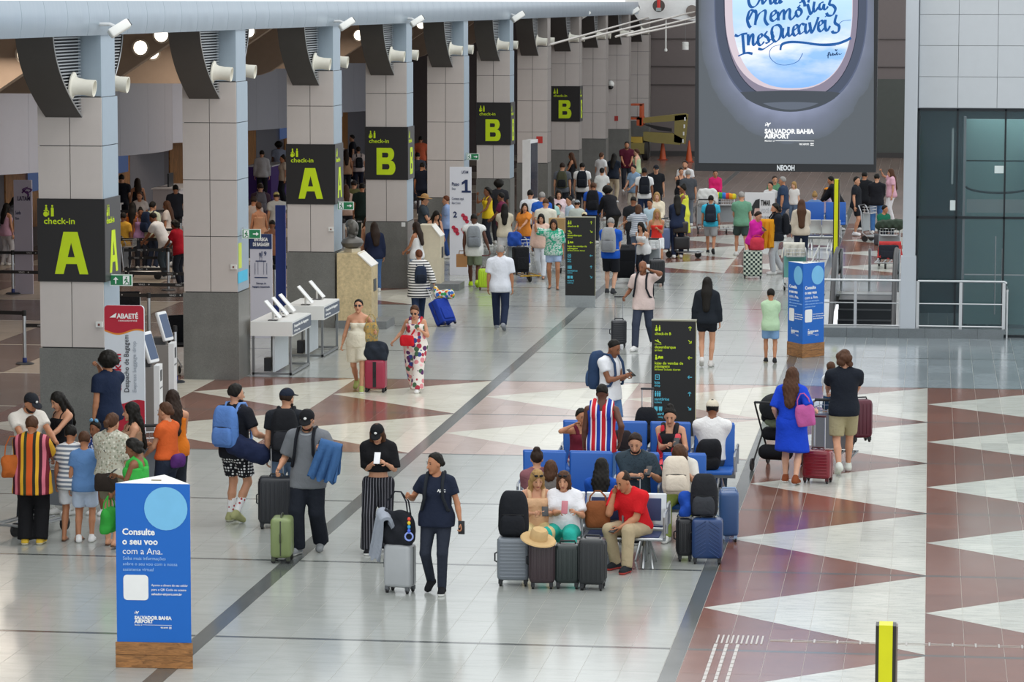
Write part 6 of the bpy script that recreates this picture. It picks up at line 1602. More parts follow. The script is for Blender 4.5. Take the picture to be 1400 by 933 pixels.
def bag_mesh(w, d, h, taper=.85, vox=.014, lump=.0):
    R0 = np.eye(3, dtype=np.float32); pr = []
    for z, k in ((.25, 1.0), (.6, .97), (.85, taper)): pr.append(Prim('cone', (-(w / 2 - d * .45) * k, 0, h * z), ((w / 2 - d * .45) * k, 0, h * z), d * .47 * k, d * .47 * k, R=R0, sc=(1, 1, max(1, h * .33 / (d * .47))), k=.05))
    v, f = surface(pr, vox, [((0, 0, 0), (0, 0, -1))], bump=(lambda P: lump * np.sin(P[..., 0] * 31) * np.sin(P[..., 2] * 27 + 1) + lump * np.sin(P[..., 1] * 40 + P[..., 2] * 18)) if lump else None)
    return v, f
def backpack(M, c, label, size=(.32, .18, .46), pocket=None, worn=False, group='backpacks', logo=None, strapc=None):
    w, d, h = size; r = empty('backpack', (0, 0, 0), 0, label, 'backpack', group); r.matrix_world = M
    m = mat(c, .75, 0, 'cloth'); v, f = bag_mesh(w, d, h)
    link('main_pack', np_mesh('main_pack', [(v, f, 0)], [m]), r)
    pm_ = mat(pocket or c, .7, 0, 'cloth'); pv, pf = bag_mesh(w * .78, d * .4, h * .42); pv = pv + np.array([0, d * .46, h * .07]); link('front_pocket', np_mesh('front_pocket', [(pv, pf, 0)], [pm_]), r)
    MB().tube([(-w * .4, .0, h * .52), (-w * .36, d * .42, h * .55), (0, d * .56, h * .57), (w * .36, d * .42, h * .55), (w * .4, 0, h * .52)], .006, 5).build('zip', mat('0f1013', .5), r)
    MB().tube([(-.04, 0, h * .96), (-.035, 0, h * 1.05), (.035, 0, h * 1.05), (.04, 0, h * .96)], .008, 5).build('top_loop', pm_, r)
    if logo: MB().box((-.025, d * .66, h * .36), (.025, d * .69, h * .39)).build('badge', mat(logo, .5), r, smooth=False)
    sm_ = mat(strapc or c, .75, 0, 'cloth')
    for sx in (1, -1):
        if worn:
            pts = [(sx * a_, b_ - worn[0], c_ - worn[1]) for a_, b_, c_ in ((.08, .13, .42), (.095, .04, .553), (.1, -.07, .545), (.105, -.152, .43), (.115, -.178, .26), (.165, -.115, .1), (.185, .05, .06), (.13, .14, .06))]
        else: pts = [(sx * .08, -d * .4, h * .9), (sx * .1, -d * .62, h * .7), (sx * .11, -d * .6, h * .35), (sx * .12, -d * .42, h * .12)]
        q = MB(); q.tube(pts, .02, 6); q.build('shoulder_strap', sm_, r)
    return r
def wear(ctx, c, label, size=(.32, .19, .46), dz=.02, dy=.0, **kw):
    M = ctx['torso'] @ Matrix.Translation((0, .125 + size[1] / 2 + dy, dz)); return backpack(M, c, label, size, worn=(.125 + size[1] / 2 + dy, dz), **kw)
def blob(name, M, pr, m, label, cat, bump=.0, group=None, vox=.014, cuts=()):
    v, f = surface(pr, vox, cuts, bump=(lambda P: bump * (np.sin(P[..., 0] * 38 + 1) * np.sin(P[..., 2] * 33) + np.sin(P[..., 1] * 45 + P[..., 2] * 21))) if bump else None)
    r = empty(name, (0, 0, 0), 0, label, cat, group); r.matrix_world = M; link(name + '_body', np_mesh(name, [(v, f, 0)], [m]), r); return r
def handbag(M, c, label, size=(.3, .12, .24), strap=.35, name='handbag', lump=.006, strapc=None, cat='bag', flap=None):
    w, d, h = size; r = empty(name, (0, 0, 0), 0, label, cat); r.matrix_world = M; m = mat(c, .6, 0, 'cloth') if isinstance(c, str) else c
    v, f = bag_mesh(w, d, h, .92, .012, lump); link('bag_body', np_mesh('bag_body', [(v, f, 0)], [m]), r)
    if strap:
        for sy in ((-1, 1) if strap < .3 else (1,)): MB().tube([(-w * .38, sy * d * .2, h * .85), (-w * .3, sy * d * .15, h + strap * .6), (-w * .1, 0, h + strap), (w * .1, 0, h + strap), (w * .3, sy * d * .15, h + strap * .6), (w * .38, sy * d * .2, h * .85)], .009, 5).build('strap', mat(strapc, .6) if strapc else m, r)
    if flap: MB().rbox((0, -d * .5, h * .72), (w * .8, .02, h * .35), .009, 2).build('flap', mat(flap, .6), r)
    return r
def at_hand(ctx, sd, off=(0, 0, 0), rz=None):
    p = ctx['hand'][sd]; return Matrix.Translation((p.x + off[0], p.y + off[1], p.z + off[2])) @ Matrix.Rotation(ctx['face'] if rz is None else rz, 4, 'Z')
def phone(ctx, sd, label, c='15161a', pitch=-.9, off=(0, 0, 0), yaw=0):
    r = empty('phone', (0, 0, 0), 0, label, 'phone', 'phones in hands'); r.matrix_world = at_hand(ctx, sd, (off[0], off[1], off[2] + .02)) @ Matrix.Rotation(yaw, 4, 'Z') @ Matrix.Rotation(pitch, 4, 'X')
    MB().rbox((0, 0, 0), (.076, .01, .155), .005, 1).build('case', mat(c, .4), r); MB().box((-.034, .0052, -.07), (.034, .0056, .07)).build('screen', mat('3b4656', .15), r, smooth=False)
def shoulder_strap(ctx, c, name, parent, side=1, w=.014):
    """a band worn across the body, in torso coordinates"""
    pts = [(side * .13, -.02, .525), (side * .09, -.125, .40), (-side * .02, -.16, .22), (-side * .15, -.12, .03), (-side * .18, .02, -.02), (-side * .1, .13, .1), (side * .04, .14, .32), (side * .12, .07, .5), (side * .13, -.02, .525)]
    q = MB(); q.tube([ctx['torso'] @ Vector(p) for p in pts], w, 5); o = q.build(name, mat(c, .7), parent); o.matrix_parent_inverse = parent.matrix_world.inverted(); return o
def trolley(pos, rz, label, panel='8f969a', basket=True, group='luggage carts', deckc=None):
    """user stands at local +y"""
    r = empty('luggage_cart', (pos[0], pos[1], 0), rz, label, 'luggage cart', group)
    fr = MB()
    for sx in (-1, 1): fr.tube([(sx * .27, -.62, .16), (sx * .27, .05, .16), (sx * .27, .18, .25), (sx * .26, .24, .85), (sx * .25, .30, .98), (sx * .2, .33, 1.02)], .017, 7)
    fr.build('frame', alu, r)
    MB().tube([(-.22, .33, 1.02), (.22, .33, 1.02)], .022, 8).build('handle_bar', rubber, r)
    MB().box((-.25, .17, .3), (.25, .2, .8)).build('grey_panel', mat(panel, .5, 0, var=.03), r, smooth=False).rotation_euler = (-.0, 0, 0)
    dk = MB()
    for k in range(4): dk.tube([(-.21 + .14 * k, -.66, .15), (-.21 + .14 * k, .14, .17)], .014, 6)
    dk.tube([(-.27, -.66, .15), (.27, -.66, .15)], .018, 6); dk.build('deck', mat(deckc or '9a9d9f', .4, .5), r)
    if basket:
        bk = MB()
        for z in (.82, .9, .98): bk.tube([(-.23, .2, z), (-.21, -.04, z), (.21, -.04, z), (.23, .2, z)], .006, 5)
        for k in range(7): bk.tube([(-.21 + .07 * k, -.04, .8), (-.21 + .07 * k, -.04, .98)], .005, 5)
        bk.box((-.21, -.04, .79), (.21, .2, .8)); bk.build('basket', alu, r)
    wm = wheel_mesh(.09, .045)
    for sx, sy in ((-1, .12), (1, .12), (0, -.6)): link('wheel', wm, r, loc=(sx * .24, sy, .09))
    if basket is not None: pass
    return r
def bench(px0, px1, ytop, Y, n, label, style, away=False, ztop=1.0):
    a, b = at_y(px0, ytop, Y), at_y(px1, ytop, Y); L = b.x - a.x; r = empty('waiting_bench', ((a.x + b.x) / 2, Y, 0), PI if away else 0, label, 'bench', 'waiting benches')
    pitch = L / n; bl = mat('1d5cb0', .5, 0, var=.03) if style == 'blue' else mat('26345c', .6, 0, var=.03); w = pitch - .05
    wide = style == 'silver'
    bk = MB(); 
    for k in range(n):
        x = -L / 2 + pitch * (k + .5)
        if wide:
            MB().rbox((x, -.25, .37), (pitch - .01, .5, .03), .012, 2).build('seat', alu, r); MB().rbox((x, -.26, .39), (w * .86, .4, .02), .012, 2).build('seat_pad', bl, r)
            o = MB().rbox((0, 0, .18), (pitch - .012, .03, .38), .012, 2).build('backrest', alu, r); o.matrix_local = Matrix.Translation((x, .0, ztop - .39)) @ Matrix.Rotation(-.12, 4, 'X')
            MB().rbox((0, -.022, .18), (w * .8, .02, .27), .01, 2).build('back_pad', bl, o)
        else:
            MB().rbox((x, -.25, .41), (w, .5, .06), .025, 3).build('seat', bl, r)
            o = MB().rbox((0, 0, .29), (w, .045, .58), .02, 3).build('backrest', bl, r); o.matrix_local = Matrix.Translation((x, .0, ztop - .57)) @ Matrix.Rotation(-.1, 4, 'X')
    for k in range(n + 1):
        x = -L / 2 + pitch * k
        MB().tube([(x, .0, .36), (x, .02, .64), (x, -.1, .66), (x, -.36, .65), (x, -.4, .62), (x, -.38, .38)], .016, 7).build('armrest', mat('9fa2a5', .35, .7), r)
    MB().box((-L / 2, -.2, .3), (L / 2, -.12, .37)).build('beam', steel_d, r, smooth=False)
    for x in (-L / 2 + .25, L / 2 - .25):
        MB().tube([(x, -.42, .0), (x, -.16, .33), (x, .12, .0)], .02, 7).build('leg', steel, r); MB().tube([(x + .12, -.42, .0), (x + .05, -.16, .33), (x + .12, .12, .0)], .014, 6).build('leg', steel, r)
    return r
def stanchion(pos, label, belts=(), ring=True):
    r = empty('queue_post', (pos[0], pos[1], 0), 0, label, 'queue post', 'queue posts with belts')
    MB().lathe([(.17, 0), (.17, .015), (.14, .03), (.03, .035)], 18).build('base', mat('2b3038', .4), r); MB().lathe([(.034, .03), (.034, .98), (.03, 1.0)], 10).build('post', alu, r)
    if ring: MB().lathe([(.042, .035), (.042, .11), (.036, .12)], 12).build('blue_ring', mat('21357a', .4), r)
    MB().lathe([(.042, .9), (.042, .99), (.036, 1.005)], 12).build('belt_head', rubber, r)
    for tx, ty, z in belts:
        d = Vector((tx - pos[0], ty - pos[1], 0)); L = d.length; u = d / L
        b = MB().box((0, -.002, z - .035), (L, .002, z + .035)).build('belt', mat('18181a', .6), r, smooth=False); b.rotation_euler.z = math.atan2(d.y, d.x)
        n = max(1, int(L / .75))
        for side in (0,):
            flip = u.x < 0
            for k in range(n):
                M = face_M((L * (k + .3) / n, -.0035, z - .017), (1, 0, 0)) if not flip else face_M((L * (k + .7) / n, .0035, z - .017), (-1, 0, 0))
                text('VINCI', .05, M, mat('b9b9bb', .5), b, .01)
                q = MB(); q.add([M @ Vector(p) for p in ((.2, .017, 0), (.217, 0, 0), (.234, .017, 0), (.217, .034, 0))], [(0, 1, 2, 3)]); q.build('belt_emblem', mat('b9b9bb', .5), b, smooth=False)
    return r
def stroller(pos, rz, label):
    r = empty('stroller', (pos[0], pos[1], 0), rz, label, 'stroller')
    fr = MB()
    for sx in (-1, 1): fr.tube([(sx * .24, -.38, .1), (sx * .23, .05, .55), (sx * .22, .4, .95), (sx * .21, .46, 1.0)], .014, 6); fr.tube([(sx * .25, .4, .1), (sx * .23, .0, .5)], .014, 6)
    fr.tube([(-.21, .46, 1.0), (.21, .46, 1.0)], .018, 7); fr.build('frame', rubber, r)
    v, f = surface([Prim('cone', (-.14, .02, .5), (.14, .02, .5), .1, .1, k=.06), Prim('cone', (-.13, .14, .75), (.13, .14, .75), .08, .08, k=.06), Prim('cone', (-.13, -.16, .47), (.13, -.16, .47), .05, .05, k=.05)], .016); link('seat', np_mesh('seat', [(v, f, 0)], [blackcloth]), r)
    v, f = surface([Prim('ell', (0, .14, .9), ra=(.23, .26, .2))], .016, [((0, 0, .84), (0, -.3, -1.0))], [Prim('ell', (0, .12, .88), ra=(.21, .24, .18))]); link('canopy', np_mesh('canopy', [(v, f, 0)], [mat('232528', .8, 0, 'cloth')]), r)
    v, f = surface([Prim('cone', (-.1, .12, .82), (.1, .12, .82), .09, .09, k=.04), Prim('cone', (-.06, .16, .68), (.08, .14, .7), .08, .08, k=.04)], .016, bump=lambda P: .008 * np.sin(P[..., 0] * 40) * np.sin(P[..., 2] * 38)); link('blanket', np_mesh('blanket', [(v, f, 0)], [mat('6f7a62', .8, 0, 'cloth')]), r)
    v, f = surface([Prim('cone', (-.15, .1, .24), (.15, .1, .24), .11, .11, k=.05)], .018); link('under_basket', np_mesh('under_basket', [(v, f, 0)], [blackcloth]), r)
    wm = wheel_mesh(.09, .03)
    for sx in (-1, 1):
        for y in (-.38, .4): link('wheel', wm, r, loc=(sx * .26, y, .09))
    return r
def wheelchair(pos, rz, label):
    r = empty('wheelchair', (pos[0], pos[1], 0), rz, label, 'wheelchair', 'wheelchairs in the queue hall')
    def hoop(x):
        q = MB(); q.tube([(x, .31 * math.cos(2 * PI * k / 20), .31 + .31 * math.sin(2 * PI * k / 20)) for k in range(21)], .018, 6, False)
        for k in range(8): q.tube([(x, 0, .31), (x, .3 * math.cos(PI * k / 4), .31 + .3 * math.sin(PI * k / 4))], .004, 4)
        return q.build('large_wheel', mat('3d4043', .4), r)
    hoop(-.3); hoop(.3)
    MB().box((-.24, -.25, .46), (.24, .2, .5)).build('seat', blackcloth, r, smooth=False); MB().box((-.25, .2, .46), (.25, .24, 1.0)).build('backrest', blackcloth, r, smooth=False)
    q = MB()
    for sx in (-1, 1): q.tube([(sx * .26, .3, .95), (sx * .26, .22, .95), (sx * .26, .22, .3), (sx * .26, -.35, .3), (sx * .2, -.5, .12)], .013, 6); q.tube([(sx * .26, .2, .7), (sx * .26, -.2, .7), (sx * .26, -.25, .48)], .013, 6)
    q.build('frame', steel, r); wm = wheel_mesh(.07, .03)
    for sx in (-1, 1): link('small_wheel', wm, r, loc=(sx * .22, -.4, .07))
    return r

def drape(name, M, w, lf, lb, c, label, cat, folds=5, amp=.03, spread=1.15, th=.02):
    """cloth folded over an arm or a handle running along local x"""
    path = []
    for k in range(8): path.append((.055, -lb + lb * k / 8, 1 - k / 8))
    for k in range(7): a = PI * k / 6; path.append((.055 * math.cos(a), .045 * math.sin(a), 0))
    for k in range(1, 9): path.append((-.055, -lf * k / 8, k / 8))
    rows = []
    for y, z, t in path:
        rows.append([((-w / 2 + w * i / 20) * (1 + (spread - 1) * t), y + (amp * t ** .6 + .004) * math.sin(folds * 2 * PI * i / 20 + 1 + 2 * t) * (1 if y < 0 else .7) + (-.03 * t if y < 0 else .03 * t), z + .025 * math.sin(i * 1.3) * t) for i in range(21)])
    r = empty(name, (0, 0, 0), 0, label, cat); r.matrix_world = M
    MB().sheet(rows, th).build(name + '_cloth', c, r); return r
# ------------------------------------------------------------------ the people, near ones first
PH = lambda x, y, d=-.25: ('px', x, y, d)
TR, SH, SK = 'trousers', 'shorts', 'skirt'
pin = pattern('vstripe', ('1c1c22', '1c1c22', '8c8c94'), pitch=.035, widths=(.45, .4, .15))
# -- walking towards the camera
g = person(421, 556, 1.80, -6, 'man in loose grey tee, black cap and sunglasses, denim jacket on his arm', ('tee', '74777c', {'loose': .032, 'sleeve': .85, 'hem': -.17}), (TR, '1f232c', {'loose': .035, 'flare': .012}), ('8f9294', 'd8d8d4'), 'light', ('short', 'dark'), feet={'l': (.1, .14, 0, .25), 'r': (-.1, -.16, 0, 0)}, R=PH(378, 648, -.2), L=PH(443, 620, -.3), look=(6, 22), hat=('cap', '17181b', 'mark'), glasses=True, beard=True)
wear(g, '1c1e24', 'black backpack with long straps worn by the grey tee man', (.3, .16, .44))
phone(g, 'l', 'dark phone held by the man in the grey tee', pitch=-.7)
hp = MB(); hp.tube([g['root'].matrix_world @ Vector(g['tt']((.1 * math.cos(a), -.02 - .09 * math.sin(a), .51 - .035 * math.sin(a))) * g['s']) for a in [PI * k / 10 for k in range(11)]], .014, 6)
hb = hp.build('headphones', mat('9fa3a8', .4, .3), None, 'grey headphones round the neck of the grey tee man', 'headphones')
for sx in (0, 1):
    q = MB(); p = g['root'].matrix_world @ Vector(g['tt']((.085 * (1 if sx else -1), -.05, .49)) * g['s']); q.ell(p, (.035, .025, .04), 8, 6); q.build('ear_cup', mat('7e8288', .4), hb)
denim = mat('3d6291', .85, 0, 'cloth'); p = g['hand']['l']
drape('denim_jacket', Matrix.Translation((p.x + .12, p.y + .02, p.z + .02)) @ Matrix.Rotation(.25, 4, 'Y'), .27, .42, .34, denim, 'crumpled blue denim jacket over the grey tee man\'s arm', 'jacket', 3, .035, 1.25, .03)
suitcase(fl(386, 768), (.36, .25, .48), '7d8b5a', 'small olive green suitcase pulled by the grey tee man', PI / 2 + .08, 'n', 0.0, trim='3b4030', wheelc='red')
suitcase(fl(379, 722), (.46, .27, .60), '26282d', 'large dark grey ribbed suitcase with its handle up, behind the green one', .15, 'v', .36)
g = person(517, 575, 1.63, 0, 'woman in black crop top and pinstriped wide trousers, reading her phone', ('tee', '17171a', {'hem': .13, 'loose': .035, 'sleeve': .95}), (TR, pin, {'loose': .03, 'flare': .05, 'waist': .06}), '17171a', 'light', ('long', 'brown', .38), 'f', feet={'l': (.1, .1, 0, .1), 'r': (-.1, -.12, 0, 0)}, L=PH(525, 638, -.28), R=PH(512, 637, -.28), look=(0, 28), hat=('cap', '17181b', 'mark'))
phone(g, 'r', 'white phone in the hands of the crop top woman', 'e6e6e8', -.6, (.03, -.03, .02))
g = person(597, 618, 1.62, -4, 'woman in navy tee with small white print, leaning on a silver suitcase handle', ('tee', '1f2638', {'loose': .018, 'sleeve': .6, 'hem': -.12}), (TR, '2b303c', {'loose': .006, 'flare': .002}), ('1d1d20', 'e8e8e4'), 'tan', ('tied', 'black'), 'f', feet={'l': (.085, -.12, 0, 0), 'r': (-.1, .08, 0, .35)}, R=PH(553, 682, -.18), L=PH(631, 722, -.1), look=(-42, 6), fat=1.08)
wear(g, '25292f', 'dark backpack on the navy tee woman\'s back', (.28, .14, .42))
phone(g, 'l', 'dark phone at the side of the navy tee woman', pitch=0)
M = g['torso'] @ face_M((.045, -.165, .33), (1, 0, 0)); lb = text('AJAC', .045, M, white_l, None, .03); lb.parent = g['root']; lb.matrix_parent_inverse = g['root'].matrix_world.inverted(); lb.matrix_local = M
lb.matrix_parent_inverse = g['root'].matrix_world.inverted(); lb.matrix_basis = M
suitcase(fl(547, 810), (.33, .23, .50), 'a9acae', 'silver metal suitcase with black corner wheels, carrying a dark tote', -.25, 'n', .34, trim='5a5d60', rough=.25)
p = fl(547, 810)
handbag(Matrix.Translation((p.x - .02, p.y - .02, .56)) @ Matrix.Rotation(-.3, 4, 'Z'), '23252b', 'slouchy black tote bag slung on the silver suitcase', (.40, .2, .34), .26, 'tote_bag', .012)
drape('grey_sweater', Matrix.Translation((p.x - .17, p.y - .06, .87)) @ Matrix.Rotation(-1.2, 4, 'Z') @ Matrix.Rotation(.3, 4, 'Y'), .26, .5, .16, mat('9aa0ab', .85, 0, 'cloth'), 'pale grey sweater hanging over the dark tote', 'sweater', 2, .03, .8, .04)
ch = empty('charm', (p.x + .13, p.y - .16, .74), 0, 'colourful ring charm dangling from the dark tote', 'charm')
for k, c in enumerate(('e34b3a', 'e8c832', '3aa0d8', '4a6be0')): MB().ell((0, 0, .13 - .045 * k), (.02, .02, .024), 8, 6).build('bead', mat(c, .4), ch)
MB().tube([(.045 * math.cos(a), 0, -.07 + .045 * math.sin(a)) for a in [2 * PI * k / 12 for k in range(13)]], .01, 6, False).build('ring', mat('8fa3e6', .3), ch)
# -- pair at left of centre, seen from behind
pol = pattern('dots', ('1d1d22', 'e8e8e8'), scale=24, rnd=.0, size=.36); sock = pattern('dots', ('ececec', 'b0404a'), scale=20, rnd=.8, size=.3)
g = person(321, 524, 1.81, 158, 'bearded man in black tee and polka dot shorts with patterned socks, seen from behind', ('tee', '1d1f26', {'loose': .022, 'sleeve': .7}), (SH, pol, {'loose': .03, 'len': .40}), ('a6a878', 'd8d8c0'), 'light', ('short', 'black'), feet={'l': (.1, -.06, 0, 0), 'r': (-.1, .1, 0, .35)}, R=PH(371, 604, .12), L='front', look=(-25, 4), beard=True)
for sd in 'lr':
    hip, kn, ank, lf = g['legs'][sd]; v, f = surface([Prim('cone', (kn + (ank - kn) * .55) * g['s'], (ank + (ank - kn) * .05) * g['s'], .056, .044, k=.02)], .012); link('sock', np_mesh('sock', [(v, f, 0)], [sock]), g['root'])
wear(g, '5b83c4', 'light blue backpack on the polka shorts man', (.36, .17, .46), strapc='6f95d2')
p = fl(335, 668); M = Matrix.Translation((p.x + .05, p.y + .1, .62)) @ Matrix.Rotation(.25, 4, 'Z') @ Matrix.Rotation(.32, 4, 'Y')
db = blob('duffel_bag', Matrix.Translation((at_y(338, 612, g['y'] - .22).x, g['y'] - .2, at_y(338, 612, g['y']).z)) @ Matrix.Rotation(.35, 4, 'Y'), [Prim('cone', (-.16, 0, 0), (.18, 0, 0), .14, .13, R=np.eye(3, dtype=np.float32), sc=(1, .8, 1), k=.05)], mat('232c4a', .7, 0, 'cloth'), 'navy duffel bag slung at the polka shorts man\'s hip', 'duffel bag', .006)
shoulder_strap(g, '232c4a', 'shoulder_strap', db, -1, .018)
g2 = person(391, 530, 1.78, 186, 'man in navy cap and dark tee with a black backpack, seen from behind', ('tee', '23262c', {'loose': .02}), (TR, '6d84a0', {'loose': .02}), 'e0e0de', 'light', ('short', 'dark'), L='hang', R='front', look=(-30, 4), hat=('cap', '1d2433'), beard=True)
wear(g2, '1d1e22', 'black backpack with pink and green patches on the navy cap man', (.34, .2, .48), pocket='2a2b30', logo='d64ac0')
# -- group queuing at left
cream = mat('d9d2c6', .8, 0, 'cloth')
g = person(37, 533, 1.74, 42, 'man in cream tee and dark cap looking down over a cart', ('tee', 'd8d2c8', {'loose': .022}), (TR, '2a2d34'), 'e6e6e4', 'tan', ('short', 'dark'), L='push', R='push', look=(10, 28), hat=('cap', '23252b', 'mark'), beard=True)
g = person(85, 532, 1.66, 318, 'smiling woman in black camisole with long black hair behind the cart', ('tank', '17171a', {'sw': .008}), (TR, 'd6d6d2', {'loose': .02}), 'e6e6e4', 'light', ('long', 'black', .3), 'f', L='push', R='low', look=(0, 25))
handbag(g['torso'] @ Matrix.Translation((.2, .05, -.15)), 'e4e0d8', 'white shoulder bag on the camisole woman', (.28, .1, .2), .0); 
stripey = pattern('vstripe', ('c8551f', '2f3a22', 'd8a32c', '6a1f28', 'd07080', '3c1720', 'd8a32c', '2b2b20', 'c8551f'), pitch=.34)
g = person(43, 568, 1.61, 184, 'older woman in an orange and yellow striped tunic and black trousers, back turned', ('tee', stripey, {'loose': .045, 'sleeve': .95, 'hem': -.26, 'flare': 1.12}), (TR, '17171a', {'loose': .035, 'flare': .02}), ('d8b23c', 'd8d0b0'), 'tan', ('short', 'brown'), 'f', L='front', R='push', look=(0, 8), fat=1.15)
handbag(g['torso'] @ Matrix.Translation((.25, .06, -.04)) @ Matrix.Rotation(.2, 4, 'Z'), 'b5602a', 'orange leather shoulder bag of the striped tunic woman', (.3, .13, .26), .3, 'shoulder_bag', .008)
g = person(96, 583, 1.44, 176, 'boy in a white and grey striped tee and white shorts, back turned', ('tee', pattern('hstripe', ('e2e3e4', '75808f'), pitch=.055), {'loose': .026, 'hem': -.16}), (SH, 'e2e4e8', {'loose': .03}), 'sandal', 'tan', ('short', 'black'), 'c', look=(6, 10), L='hang', R='front')
g = person(115, 592, 1.37, 190, 'boy in a plain blue tee and pale shorts beside the striped boy', ('tee', '5f86b8', {'loose': .024}), (SH, 'b8c6da', {'loose': .028}), 'e4e4e4', 'tan', ('short', 'brown'), 'c', L='hang', R='front')
g = person(152, 564, 1.67, 172, 'ponytailed woman in a loose grey-green floral top and khaki shorts, back turned', ('tee', pattern('flowers', ('b3b0a0', '8a8d7c', 'd0cdc0', '9a8f7e'), scale=30), {'loose': .04, 'sleeve': .9, 'hem': -.02}), (SH, '7d7763', {'len': .36}), 'sandal', 'light', ('pony', 'brown'), 'f', L='front', R='hang', look=(-12, 8), feet='step')
b = handbag(g['torso'] @ Matrix.Translation((.0, .2, -.2)) @ Matrix.Rotation(.1, 4, 'Z'), '2f2723', 'dark brown crossbody bag at the ponytailed woman\'s back', (.3, .1, .2), 0, 'crossbody_bag', .004, flap='3a312b'); shoulder_strap(g, '1f1b19', 'shoulder_strap', b, 1)
g = person(131, 578, 1.22, 336, 'small girl with a light blue hair bow peeking between the women', ('tee', pattern('flowers', ('2c3f7a', 'e0e4ee', 'c8d4f0', '5a78c0'), scale=22)), (SK, '2c3f7a', {'len': .3}), 'e6e6e4', 'brown', ('bun', 'black'), 'c', hat=('bow', '7fb8e0'), ground=.0)
g = person(147, 482, 1.80, 236, 'man with a big afro and navy tee, hand raised to his ear', ('tee', '1d2840', {'loose': .03}), (TR, '20283a', {'loose': .02}), 'e0e0de', 'tan', ('afro', 'black'), L='hang', R=PH(129, 498, .05), look=(-10, 0))
g = person(181, 549, 1.64, 292, 'long-haired woman in a beige sleeveless top, in profile', ('tank', '9b7a62', {'sw': .02}), (TR, '33363e'), 'e6e6e4', 'light', ('long', 'black', .42), 'f', L='low', R='low', look=(-10, 4))
g = person(187, 597, 1.57, 262, 'woman with a dark bob in a bright green dress, holding a phone', ('tank', '3fae4a', {'hem': -.1, 'sw': .04, 'loose': .03}), (SK, '3fae4a', {'len': .48, 'width': .22}), 'sandal', 'brown', ('curly', 'black'), 'f', L='low', R='phone', fat=1.1, look=(0, 20))
phone(g, 'r', 'dark phone of the woman in the green dress')
handbag(at_hand(g, 'l', (0, 0, -.42)), '35983c', 'green handbag of the green dress woman', (.34, .14, .26), .18)
g = person(237, 532, 1.66, 205, 'woman in an orange tank top with long dark hair, nearest the ticket kiosk', ('tank', 'e07a22', {'sw': .03}), (TR, '2c3038'), 'e6e6e4', 'light', ('long', 'dark', .4), 'f', L='front', R='low', look=(10, 10))
g = person(228, 549, 1.62, 246, 'woman in an orange-red tee with a purple bag at her waist', ('tee', 'd8622e', {'loose': .014, 'sleeve': .45, 'hem': .0}), (TR, '2a3142', {'waist': .05}), 'e6e6e4', 'light', ('tied', 'brown'), 'f', L='low', R='front', look=(8, 8))
handbag(g['torso'] @ Matrix.Translation((.02, .2, -.1)), '5a2f72', 'purple waist bag of the orange-red tee woman', (.24, .12, .16), .0)
trolley(fl(60, 725), -.35, 'luggage cart before the striped tunic woman, half hidden', '6f747a')
trolley(fl(205, 690), .3, 'luggage cart beside the woman in the orange-red tee', '7b8086')
suitcase(fl(70, 700), (.44, .26, .58), '2a2c31', 'black suitcase standing on the queue group\'s cart', 1.2, 'v', 0, base=.17)
# -- centre: two women walking with a red case
g = person(490, 408, 1.61, 2, 'woman in a cream strapless playsuit and glasses beside a red suitcase', [('strapless', 'e2dcc8', {'loose': .014, 'hem': -.0}), ('tank', 'e2dcc8', {'hem': -.1, 'strap': False, 'neck': .2, 'loose': .03})], (SH, 'e2dcc8', {'loose': .04, 'len': .42, 'waist': .06}), 'a8b46a', 'light', ('tied', 'black'), 'f', feet='walk', L=PH(516, 457, -.1), R=PH(466, 478, .0), look=(0, -4), fat=1.12, glasses=True)
handbag(g['torso'] @ Matrix.Translation((.25, -.08, -.02)), pattern('marble', ('3a4a5c', '8c8a6a', 'c8a050', '5a5a6a'), scale=14), 'bag with a patterned scarf hanging at the cream playsuit woman\'s side', (.26, .16, .34), .2)
suitcase(fl(514, 536), (.30, .36, .5), 'a03048', 'wine red suitcase with a black centre band', PI / 2, 'n', .2, trim='1d1d20', band=.06)
p = fl(514, 536); handbag(Matrix.Translation((p.x, p.y - .02, .55)), '2b313b', 'dark grey duffel resting on the wine red suitcase', (.42, .24, .26), .0, 'duffel_bag', .012)
flor = pattern('flowers', ('e4ddd6', 'b0384a', '3a4a8c', 'e8c0c0', '4a6a50', 'd88a90', '5a3060'), scale=11, size=.5)
g = person(568, 414, 1.54, -4, 'woman in a white floral jumpsuit with a red crossbody bag', ('tank', flor, {'hem': -.12, 'sw': .035, 'loose': .025}), (TR, flor, {'loose': .045, 'flare': .04}), 'e8e6e4', 'light', ('tied', 'brown'), 'f', feet='walk', L=PH(575, 455, -.25), R=PH(536, 470, .0), look=(0, 26), fat=1.16, glasses=True)
b = handbag(g['torso'] @ Matrix.Translation((-.12, -.22, -.02)), 'c8202c', 'bright red crossbody bag of the floral jumpsuit woman', (.28, .1, .18), 0, 'crossbody_bag', .005); shoulder_strap(g, 'c8202c', 'shoulder_strap', b, 1, .022)
g = person(573, 340, 1.58, 200, 'woman in a black and white striped cardigan with a navy backpack', ('long', pattern('hstripe', ('e8e6e2', 'e8e6e2', '22242a'), pitch=.055, widths=(.4, .2, .4)), {'loose': .04, 'hem': -.32, 'sleeve': 1.8, 'flare': 1.2}), (TR, '2c3a54'), '2a2a2e', 'light', ('tied', 'auburn'), 'f', feet='walk2', L='front', R=PH(597, 398, -.1), fat=1.1)
wear(g, '2a3448', 'navy backpack with a pale trim on the striped cardigan woman', (.28, .15, .36), pocket='1e2430', logo='d8d4c8')
suitcase(fl(612, 446), (.40, .25, .52), '2540a0', 'royal blue soft suitcase tilted behind the striped cardigan woman', 1.0, 'n', .32, tilt=-.5, soft=True, trim='1a2a6a')
